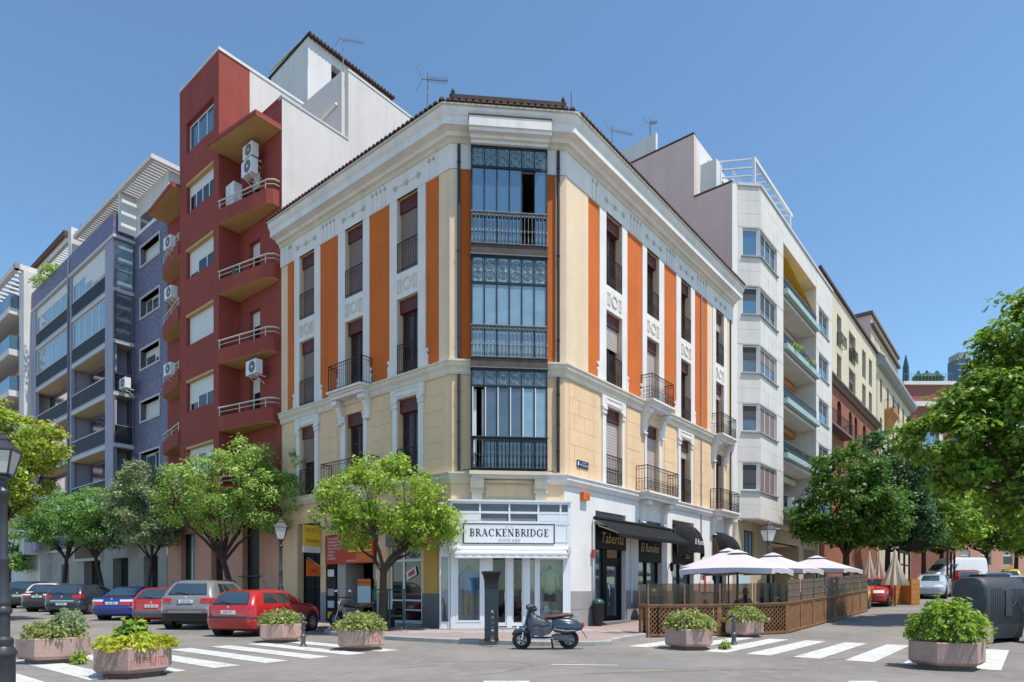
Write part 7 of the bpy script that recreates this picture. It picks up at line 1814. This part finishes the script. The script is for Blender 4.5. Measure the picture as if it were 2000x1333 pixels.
def skinned(name, verts, edges, mat, parent, rad, root=0):
    me = bpy.data.meshes.new(name); me.from_pydata(verts, edges, []); ob = bpy.data.objects.new(name, me); COL.objects.link(ob); ob.parent = parent; me.materials.append(M(mat)); ORG[ob.name] = Vector((0, 0, 0))
    sm = ob.modifiers.new('skin', 'SKIN'); sm.use_smooth_shade = True; ob.modifiers.new('sub', 'SUBSURF').levels = 1
    for i, r in enumerate(rad): me.skin_vertices[0].data[i].radius = (r, r); me.skin_vertices[0].data[i].use_root = (i == root)
    return ob
pv_ = [(0, 0, .52), (0, -.02, .75), (0, 0, .98), (0, 0, 1.06), (0, .03, 1.2), (0, .03, 1.32), (-.19, 0, .97), (-.26, .08, .74), (-.16, .3, .72), (.19, 0, .97), (.26, .08, .74), (.16, .3, .72), (-.11, .05, .52), (-.13, .45, .53), (-.13, .42, .1), (-.13, .55, .04), (.11, .05, .52), (.13, .45, .53), (.13, .42, .1), (.13, .55, .04)]
pe_ = [(0, 1), (1, 2), (2, 3), (3, 4), (4, 5), (2, 6), (6, 7), (7, 8), (2, 9), (9, 10), (10, 11), (0, 12), (12, 13), (13, 14), (14, 15), (0, 16), (16, 17), (17, 18), (18, 19)]
skinned('body', pv_, pe_, 'cloth_dark', gs, [.15, .15, .15, .06, .095, .07, .075, .05, .035, .075, .05, .035, .1, .075, .05, .04, .1, .075, .05, .04])
MB().lathe((0, .03, 1.12), [(.05, 0), (.085, .06), (.1, .14), (.095, .2), (.05, .25)], 12).build('head', 'cloth_tan', gs, smooth=True, local=True); MB().lathe((0, .01, 1.22), [(.1, 0), (.108, .06), (.09, .13), (.03, .17)], 12).build('hair', 'black_paint', gs, smooth=True, local=True)
# wooden boxes, pergola
for i, (px, Y, w_, lab) in enumerate(((1745, 33, .5, 'orange brown wooden planter box under the folded parasol'), (1776, 32.6, .27, 'narrow orange brown wooden box beside the planter box'))):
    x = (px - 1000) / 1243 * Y; e = thing('wooden_box', lab, 'planter box', (x, Y, 0), .3, local=True)
    MB().box(WF, -w_, w_, -.35, .35, .0, 1.3).build('box', 'wood_orange', e, local=True)
    for k in range(5): MB().box(WF, -w_ - .01, w_ + .01, -.36, -.352, .03 + k * .25, .26 + k * .25).build('plank', 'wood_orange', e, local=True)
pgl = thing('terrace_pergola', 'dark timber pergola with a black awning roof further down the right street', 'pergola', (27.4, 42, 0), RA, local=True)
for x in (-2.2, 0, 2.2):
    for y in (-1.3, 1.3): MB().box(WF, x - .06, x + .06, y - .06, y + .06, 0, 2.9).build('post', 'wood_red', pgl, local=True)
MB().box(WF, -2.4, 2.4, -1.36, -1.26, 2.75, 2.95).box(WF, -2.4, 2.4, 1.26, 1.36, 2.75, 2.95).build('beam', 'wood_red', pgl, local=True)
m = MB(); m.add([(-2.5, -1.6, 2.9), (2.5, -1.6, 2.9), (2.5, 0, 3.4), (-2.5, 0, 3.4), (2.5, 1.6, 2.9), (-2.5, 1.6, 2.9)], [(0, 1, 2, 3), (3, 2, 4, 5)]); m.build('roof', 'black_cloth', pgl, local=True)
MB().box(WF, -2.3, 2.3, -1.34, -1.28, 1.95, 2.05).box(WF, -2.3, 2.3, 1.28, 1.34, 1.95, 2.05).build('rail', 'seat_brown', pgl, local=True)
for sg in (-1, 1):
    for k in (-1, 1): MB().tube([(sg * 2.2, -1.3, .1) if k < 0 else (0, -1.3, .1), (0, -1.3, 1.0) if k < 0 else (sg * 2.2, -1.3, 1.0)], .035, 5).build('brace', 'wood_red', pgl, local=True)
# bins and container
bn = thing('litter_bin', 'dark grey litter bin standing against the tavern pier', 'bin', RF(1.62, .32, .11)[:], 0, local=True); MB().lathe((0, 0, 0), [(.16, 0), (.2, .3), (.22, .75), (.23, .8)], 16).build('body', 'meter_black', bn, smooth=True, local=True); MB().lathe((0, 0, .8), [(.235, 0), (.22, .08), (.14, .16), (.03, .19)], 16).build('lid', 'green_plastic', bn, smooth=True, local=True)
gbn = thing('green_container', 'dark green rounded container behind the terrace fence corner', 'container', RF(4.85, .75, .11)[:], RA, local=True); MB().lathe((0, 0, 0), [(.40, 0), (.44, .2), (.45, .9), (.40, 1.1), (.28, 1.25), (.08, 1.32)], 20).build('body', 'green_plastic', gbn, smooth=True, local=True); MB().box(WF, -.1, .1, -.47, -.40, .25, .4).build('label_plate', 'trim', gbn, local=True); MB().lathe((0, 0, .93), [(.46, 0), (.47, .03), (.46, .06)], 20).build('rim_band', 'iron_pale', gbn, smooth=True, local=True)
ct = thing('waste_container', 'large dark grey street waste container with ribbed sides at the right edge', 'waste container', (12.55, 16.75, 0), .35, local=True)
prof = [(.36, .12), (.44, .5), (.48, 1.1), (.46, 1.42), (.36, 1.62), (.2, 1.70)]
m = MB(); n = 10
def ccol(x): return [Vector((x, y, z)) for y, z in [(-a, z) for a, z in prof] + [(a, z) for a, z in prof[::-1]]]
for k, (x, s) in enumerate(((-.80, .80), (-.76, .93), (-.66, 1), (.66, 1), (.76, .93), (.80, .80))):
    for v in ccol(x): m.v.append(Vector((v.x, v.y * s, .12 + (v.z - .12) * (.9 + .1 * s))))
K = 12
for i in range(5):
    for j in range(K): m.f.append((i * K + j, i * K + (j + 1) % K, (i + 1) * K + (j + 1) % K, (i + 1) * K + j))
m.f.append(tuple(range(K - 1, -1, -1))); m.f.append(tuple(5 * K + j for j in range(K))); m.build('body', 'container', ct, smooth=True, local=True)
for x in [-.62 + i * .07 for i in range(7)] + [.16 + i * .07 for i in range(7)]:
    MB().tube([(x, -.445, .5), (x, -.485, 1.1), (x, -.465, 1.40)], .008, 5).build('rib', 'container', ct, local=True)
MB().box(WF, -.45, .52, -.2, .2, 1.69, 1.77).build('lid', 'meter_black', ct, local=True); MB().box(WF, -.12, .12, -.50, -.44, .7, 1.35).build('front_plate', 'container', ct, local=True)
for x in (-.6, .6): MB().tube([(x, -.32, .1), (x, .32, .1)], .1, 12).build('foot_roller', 'tyre', ct, local=True)
g2 = MB().tube([(.15, -.50, .95), (.3, -.50, 1.12), (.45, -.50, .95), (.6, -.49, .75), (.66, -.47, .68)], .006, 4); g2.build('scrawl', 'iron_pale', ct, local=True)
wbx = thing('grey_cabinet', 'pale grey street cabinet cut by the right edge of the picture', 'cabinet', (13.7, 16.2, .11), 0, local=True); MB().box(WF, -.25, .45, -.25, .25, .25, 1.0).build('case', 'grey_trim', wbx, local=True); MB().box(WF, -.28, .48, -.28, .28, 1.0, 1.06).build('lid', 'dado', wbx, local=True); MB().box(WF, -.26, .46, -.26, .26, 0, .25).build('plinth', 'granite', wbx, local=True)
# green tree guard by the shop
tg = thing('tree_guard', 'green iron frame round the young tree trunk', 'tree guard', LF(1.35, 1.55, .11)[:], math.atan2(uL.y, uL.x), local=True)
for x in (-.42, .42):
    for y in (-.3, .3): MB().tube([(x, y, 0), (x, y, 1.32)], .025, 6).build('post', 'green_iron', tg, local=True)
for z in (.45, 1.3): MB().tube([(-.42, -.3, z), (.42, -.3, z), (.42, .3, z), (-.42, .3, z), (-.42, -.3, z)], .022, 6).build('hoop', 'green_iron', tg, local=True)
MB().box(WF, -.2, -.0, .31, .32, .55, 1.2).build('notice', 'trim', tg, local=True)
ty = thing('small_bin', 'small black wheeled bin by the glazed small shop', 'bin', LF(2.25, .75, .11)[:], 0, local=True); MB().prism(WF, [(-.14, 0), (.14, 0), (.18, .72), (-.18, .72)], -.17, .17).build('body', 'meter_black', ty, local=True); MB().box(WF, -.2, .2, -.19, .19, .72, .78).build('lid', 'meter_black', ty, local=True); MB().box(WF, -.02, .12, -.2, -.18, .62, .95).build('paper_bag', 'trim', ty, local=True)
# ================================================================ vegetation
import numpy as np
def leaves_mesh(name, centers, normals, size, seed, mat, parent, local, aspect=.62, flat=.0, droop=0.):
    rg = np.random.default_rng(seed); n = len(centers)
    a = rg.normal(size=(n, 3)); a -= (a * normals).sum(1)[:, None] * normals; a /= np.linalg.norm(a, axis=1)[:, None] + 1e-9
    a[:, 2] -= droop; a /= np.linalg.norm(a, axis=1)[:, None] + 1e-9
    b = np.cross(normals, a); b /= np.linalg.norm(b, axis=1)[:, None] + 1e-9
    s = size * rg.uniform(.65, 1.3, n)[:, None]
    nn = np.cross(a, b)
    p0 = centers - a * s * .5; p1 = centers + b * s * aspect * .5 - a * s * .05 + nn * s * .08; p2 = centers + a * s * .5; p3 = centers - b * s * aspect * .5 - a * s * .05 + nn * s * .08
    v = np.stack([p0, p1, p2, p3], 1).reshape(-1, 3)
    me = bpy.data.meshes.new(name); me.vertices.add(4 * n); me.vertices.foreach_set('co', v.astype(np.float32).ravel())
    me.loops.add(4 * n); me.loops.foreach_set('vertex_index', np.arange(4 * n, dtype=np.int32)); me.polygons.add(n); me.polygons.foreach_set('loop_start', np.arange(0, 4 * n, 4, dtype=np.int32))
    try: me.polygons.foreach_set('loop_total', np.full(n, 4, dtype=np.int32))
    except Exception: pass
    me.update(calc_edges=True)
    at = me.attributes.new('rnd', 'FLOAT', 'FACE'); at.data.foreach_set('value', np.clip(rg.beta(1.6, 1.8, n), 0, 1).astype(np.float32))
    me.materials.append(M(mat)); ob = bpy.data.objects.new(name, me); COL.objects.link(ob); ob.parent = parent; ORG[ob.name] = Vector((0, 0, 0)); return ob
def crown_points(ells, nclump, per, cr, seed, shell=.55):
    "leaves gathered in clumps spread through a set of ellipsoids, thinner inside so that gaps stay"
    rg = np.random.default_rng(seed); vol = np.array([e[3] * e[4] * e[5] for e in ells]); pr = vol ** .8 / (vol ** .8).sum(); C = []; N = []; CC = []
    for k in range(nclump):
        e = ells[rg.choice(len(ells), p=pr)]; d = rg.normal(size=3); d /= np.linalg.norm(d); r = rg.uniform(shell, 1.02) ** (1 / 1.5)
        c = np.array(e[:3]) + d * r * np.array(e[3:6]); CC.append(c); rr = cr * rg.uniform(.6, 1.35); m = int(per * rg.uniform(.6, 1.4))
        q = rg.normal(size=(m, 3)); q /= np.linalg.norm(q, axis=1)[:, None]; q *= (rg.uniform(0, 1, m) ** .5)[:, None] * rr * np.array([1.15, 1.15, .7])
        C.append(c + q); o = q / (np.linalg.norm(q, axis=1)[:, None] + 1e-9) * .5 + d * .35 + np.array([0, 0, .65]) + rg.normal(size=(m, 3)) * .55; N.append(o / np.linalg.norm(o, axis=1)[:, None])
    return np.concatenate(C), np.concatenate(N), CC
def tree(name, label, base, fork, lean, tr, ells, nclump, per, cr, leaf, mat, seed, limbs=9, group=None, cat='tree'):
    "ells relative to the base; fork = height where the trunk splits"
    e = thing(name, label, cat, base, 0, local=True, group=group); rg = random.Random(seed)
    C, N, CC = crown_points(ells, nclump, per, cr, seed)
    m = MB(); f = Vector((lean[0], lean[1], fork)); mid = Vector((lean[0] * .35 + rg.uniform(-.06, .06), lean[1] * .35, fork * .5))
    m.tube([(0, 0, -.1), (0.01, 0, .15), mid, f], [tr * 1.35, tr * 1.05, tr * .9, tr * .8], 10)
    pick = rg.sample(range(len(CC)), min(limbs * 3, len(CC)))
    mains = []
    for i in range(limbs):
        c = Vector(CC[pick[i]]); t = f.lerp(c, .55) + Vector((rg.uniform(-.2, .2), rg.uniform(-.2, .2), -.12 * (c - f).length)); st = f - Vector((0, 0, rg.uniform(0, .25)))
        m.tube([st, f.lerp(t, .5) + Vector((0, 0, .05)), t, c], [tr * .55, tr * .42, tr * .26, tr * .08], 7); mains.append(t)
    for i in range(limbs, len(pick)):
        c = Vector(CC[pick[i]]); s = min(mains, key=lambda q: (q - c).length); m.tube([s, s.lerp(c, .55) + Vector((rg.uniform(-.1, .1), rg.uniform(-.1, .1), .05)), c], [tr * .22, tr * .13, tr * .05], 5)
    m.build('trunk', 'bark', e, smooth=True, local=True)
    leaves_mesh('crown', C, N, leaf, seed + 1, mat, e, True)
    return e
# base positions on the pavements
def tb(fr, t, o, z=.11): p = fr(t, o, z); return (p.x, p.y, p.z)
tree('street_tree', 'bright lime green tree before the copy shop at the corner', tb(LF, 1.1, 2.0), 2.0, (.05, -.1), .13, [(0, -.2, 4.15, 2.0, 1.7, 1.15), (-1.3, -.1, 3.35, 1.1, 1.1, .75), (1.35, .0, 3.3, 1.15, 1.1, .8), (.0, -.1, 5.1, 1.0, 1.0, .65), (2.0, 0, 3.5, .5, .6, .5)], 230, 66, .34, .125, 'leaf_lime', 11, 10)
tree('street_tree', 'broad green tree before the red block, over the silver car', tb(LF, 11.4, 1.65), 2.6, (-.55, .1), .14, [(-.3, 0, 5.7, 2.6, 1.9, 1.45), (-2.1, .2, 4.9, 1.3, 1.3, .95), (1.6, -.2, 5.0, 1.5, 1.3, 1.3), (.3, 0, 7.0, 1.2, 1.0, .65), (-.5, 0, 4.2, 1.6, 1.2, .6), (2.6, -.2, 6.4, .45, .4, .8)], 290, 66, .38, .135, 'leaf_green', 23, 12)
tree('street_tree', 'grey green slender tree in front of the blue block stone base', tb(LF, 20.3, 1.65), 2.6, (.15, 0), .10, [(-.3, 0, 5.6, 1.9, 1.6, 1.5), (-1.2, 0, 4.9, 1.0, 1.0, .8), (.7, 0, 4.5, 1.0, 1.0, .9), (-.4, 0, 7.0, 1.2, 1.0, .7), (0, 0, 4.1, 1.5, 1.3, .8)], 230, 60, .38, .14, 'leaf_grey', 31, 8)
tree('street_tree', 'dark leafed tree with a bent trunk before the stone portal', tb(LF, 26.6, 1.65), 3.0, (-.5, 0), .12, [(-.3, 0, 5.6, 2.3, 1.8, 1.3), (-1.4, 0, 4.8, 1.2, 1.2, .8), (.9, 0, 5.9, 1.3, 1.2, 1.2), (0, 0, 4.3, 1.8, 1.5, .8)], 240, 60, .40, .155, 'leaf_mid', 37, 8)
tree('street_tree', 'forked green tree behind the black saloon', tb(LF, 33.8, 1.65), 3.0, (.2, 0), .13, [(0, 0, 5.9, 2.4, 1.9, 1.4), (-1.8, 0, 5.3, 1.4, 1.3, 1.0), (1.8, 0, 6.2, 1.4, 1.2, 1.0), (0, 0, 4.6, 2.2, 1.6, .9)], 260, 60, .42, .165, 'leaf_mid', 41, 8)
tree('street_tree', 'yellowing tree rising behind the close lantern post', (-21.0, 25.6, .1), 3.6, (.2, 0), .18, [(.4, 0, 7.0, 2.1, 1.9, 1.4), (-1.3, 0, 5.9, 1.7, 1.6, 1.2), (1.9, 0, 7.0, 1.2, 1.0, .8), (1.0, 0, 5.6, 1.4, 1.3, 1.1), (-.6, 0, 8.2, 1.5, 1.2, .8), (0, 0, 4.8, 1.5, 1.3, .8)], 320, 66, .40, .16, 'leaf_yellow', 43, 10)
p = LF(45, 2, 0); tree('street_tree', 'small dark tree at the far end of the left street', (p.x, p.y, .1), 2.4, (0, 0), .1, [(0, 0, 4.0, 1.8, 1.6, 1.3), (.5, 0, 3, 1.2, 1.2, .8)], 90, 34, .42, .22, 'leaf_mid', 47, 6)
# right street
tree('chestnut_tree', 'dark round chestnut tree directly behind the open parasols', tb(RF, 21.6, 4.2), 2.6, (0, 0), .2, [(0, 0, 5.0, 2.9, 2.6, 1.9), (0, 0, 7.2, 2.1, 2.0, 1.5), (-1.6, 0, 4.0, 1.5, 1.5, .9), (1.7, 0, 4.6, 1.9, 1.6, 1.5)], 300, 74, .48, .21, 'leaf_chestnut', 53, 9)
tree('chestnut_tree', 'blue green chestnut tree between the dark one and the big right tree', tb(RF, 33.5, 4.4), 3.0, (0, 0), .2, [(0, 0, 5.8, 3.3, 2.8, 2.4), (.2, 0, 9.2, 2.9, 2.4, 2.2), (1.6, 0, 4.6, 2.2, 2.0, 1.6)], 320, 66, .55, .24, 'leaf_chestnut_blue', 59, 9)
tree('chestnut_tree', 'sunlit green tree farther along the right pavement', tb(RF, 47, 5.0), 3.0, (0, 0), .2, [(0, 0, 6.0, 3.8, 3.0, 3.0), (.5, 0, 9.5, 3.0, 2.6, 2.2)], 240, 60, .6, .27, 'leaf_big', 61, 8)
tree('far_tree', 'pale lime tree closing the view over the white van', tb(RF, 63, 11), 3.0, (0, 0), .2, [(0, 0, 6.0, 4.6, 3.6, 2.6), (2, 0, 4.6, 3.6, 3, 1.9)], 200, 44, .65, .36, 'leaf_bright', 67, 8)
tree('far_tree', 'light green tree at the far right behind the parked cars', tb(RF, 58, 22), 3.2, (0, 0), .2, [(0, 0, 6.0, 5.0, 4.0, 2.6), (4, 0, 5.2, 3.6, 3, 2.2)], 200, 44, .65, .36, 'leaf_bright', 71, 8)
tree('far_tree', 'dim green tree filling the end of the right street', tb(RF, 82, 14), 4, (0, 0), .25, [(0, 0, 8, 6, 5, 4.0), (6, 0, 6, 5, 4, 3), (12, 0, 6, 5, 4, 3)], 220, 40, .9, .5, 'leaf_mid', 73, 8)
tree('large_tree', 'very large leafy tree hanging in from the right edge', (20.0, 21.5, .11), 3.6, (-.4, 0), .32,
     [(-2.1, 0, 9.5, 1.9, 2.0, 1.7), (-4.1, 0, 7.2, 1.5, 1.8, .95), (-5.5, .1, 6.1, 1.4, 1.5, .8), (-3.6, 0, 5.0, 1.8, 2.0, 1.0), (-2.0, 0, 6.9, 2.8, 2.6, 2.2), (-1.2, 0, 4.1, 2.2, 2.2, 1.4), (.5, 0, 9, 3.2, 3, 2.8), (2.0, 0, 5.5, 3, 3, 2.4)], 950, 74, .46, .22, 'leaf_big', 79, 18)
tree('far_tree', 'leafy tree at the right edge behind the waste container', (31, 33, .1), 3.2, (0, 0), .2, [(0, 0, 4.8, 4.2, 3.4, 2.6), (3, 0, 6.5, 4.0, 3, 2.6)], 260, 60, .55, .26, 'leaf_bright', 83, 8)
tree('far_tree', 'yellow green tree above the parked van', (39.5, 58.5, .1), 3.0, (0, 0), .2, [(0, 0, 6.0, 3.6, 3, 2.8), (2, 0, 8.0, 3.0, 3, 2.2)], 200, 44, .65, .32, 'leaf_bright', 87, 8)
tree('far_tree', 'mid green tree right of the yellow green one', (45.5, 61, .1), 3.0, (0, 0), .2, [(0, 0, 6.0, 4.0, 3, 3.0), (2.5, 0, 8.0, 3.4, 3, 2.4)], 220, 44, .65, .32, 'leaf_big', 91, 8)
# shrubs in the planters
def shrub(x, y, z0, r, h, n, leaf, mat, label, seed):
    e = thing('shrub', label, 'shrub', (x, y, z0), 0, local=True); rg = np.random.default_rng(seed)
    d = rg.normal(size=(n, 3)); d /= np.linalg.norm(d, axis=1)[:, None]; d[:, 2] = np.abs(d[:, 2]); q = rg.uniform(.45, 1.0, n)[:, None] ** .6
    bump = 1 + .16 * np.sin(d[:, 0] * 7 + seed) * np.cos(d[:, 1] * 6 + seed * 2) + rg.normal(size=n) * .05
    C = d * q * np.array([r, r, h]) * bump[:, None]; C[:, 2] += .02
    N = d * .6 + np.array([0, 0, .5]) + rg.normal(size=(n, 3)) * .55; N /= np.linalg.norm(N, axis=1)[:, None]
    m = MB(); rd = random.Random(seed)
    for i in range(12): a = rd.uniform(0, 2 * PI); k = rd.uniform(.3, .8); m.tube([(rd.uniform(-.1, .1), rd.uniform(-.1, .1), -.05), (r * k * .5 * math.cos(a), r * k * .5 * math.sin(a), h * .35), (r * k * math.cos(a), r * k * math.sin(a), h * .7)], [.014, .01, .004], 5)
    m.build('stems', 'bark', e, local=True); leaves_mesh('foliage', C, N, leaf, seed, mat, e, True, aspect=.5); return e
shrub(-9.06, 12.6, .44, .56, .36, 2300, .075, 'leaf_shrub', 'low trailing bush in the far left planter', 101); shrub(-8.8, 12.65, .62, .34, .42, 1100, .06, 'leaf_grey', 'grey green twiggy bush rising from the far left planter', 102)
shrub(-6.32, 10.65, .44, .62, .24, 2600, .085, 'leaf_gold', 'golden yellow ground plants spilling over the graffiti planter', 103); shrub(-6.36, 10.67, .56, .27, .36, 420, .13, 'leaf_laurel', 'upright green shoot in the middle of the golden plants', 104)
shrub(-6.3, 17.35, .44, .60, .42, 2300, .075, 'leaf_shrub', 'pale bushy plant in the planter behind the red hatchback', 105); shrub(-3.6, 15.2, .44, .62, .42, 2400, .08, 'leaf_shrub', 'wide bushy plant in the planter before the copy shop', 106)
shrub(4.27, 15.35, .44, .60, .46, 2300, .085, 'leaf_shrub', 'bushy plant in the front planter by the terrace', 107); shrub(7.0, 19.25, .44, .64, .44, 2300, .085, 'leaf_shrub', 'spiky pale plant in the planter against the lattice', 108)
shrub(7.92, 11.6, .50, .60, .72, 2300, .11, 'leaf_laurel', 'round glossy laurel bush in the right foreground planter', 109); shrub(11.2, 15.8, .45, .62, .4, 1000, .12, 'leaf_laurel', 'shaded low bush in the planter behind the laurel', 110)
for (x, y, r, lab) in ((5.05, 15.1, .14, 'tuft of grass at the foot of the terrace planter'), (-8.3, 12.2, .15, 'small weed at the corner of the far left planter')): shrub(x, y, .0, r, .22, 160, .07, 'leaf_bright', lab, int(x * 7 + 200))
for t, lab in ((38, 'leafy plants along the blue block terrace parapet'), (40.5, 'taller leafy plants on the blue block terrace')): p = LF(t, .95, 23.4); shrub(p.x, p.y, p.z, .9, .7, 350, .22, 'leaf_bright', lab, int(t))
for t, z, lab in ((23, 15.9, 'flowers in the upper mint balcony box'), (26.2, 15.9, 'green pot plants at the far end of the upper mint balcony box')): p = RF(t, 1.06, z); shrub(p.x, p.y, p.z, .5, .45, 160, .13, 'leaf_bright', lab, int(t * 3))
p = RF(31, -.5, 23.2); shrub(p.x, p.y, p.z, 1.1, 1.7, 240, .25, 'leaf_mid', 'bamboo like plants on the roof of the white stone block', 77)
p = RF(9, 5.6, 0)
shrub(9.2, 21.0, .9, .22, .9, 220, .14, 'leaf_gold', 'tall pale plant inside the terrace corner', 131)
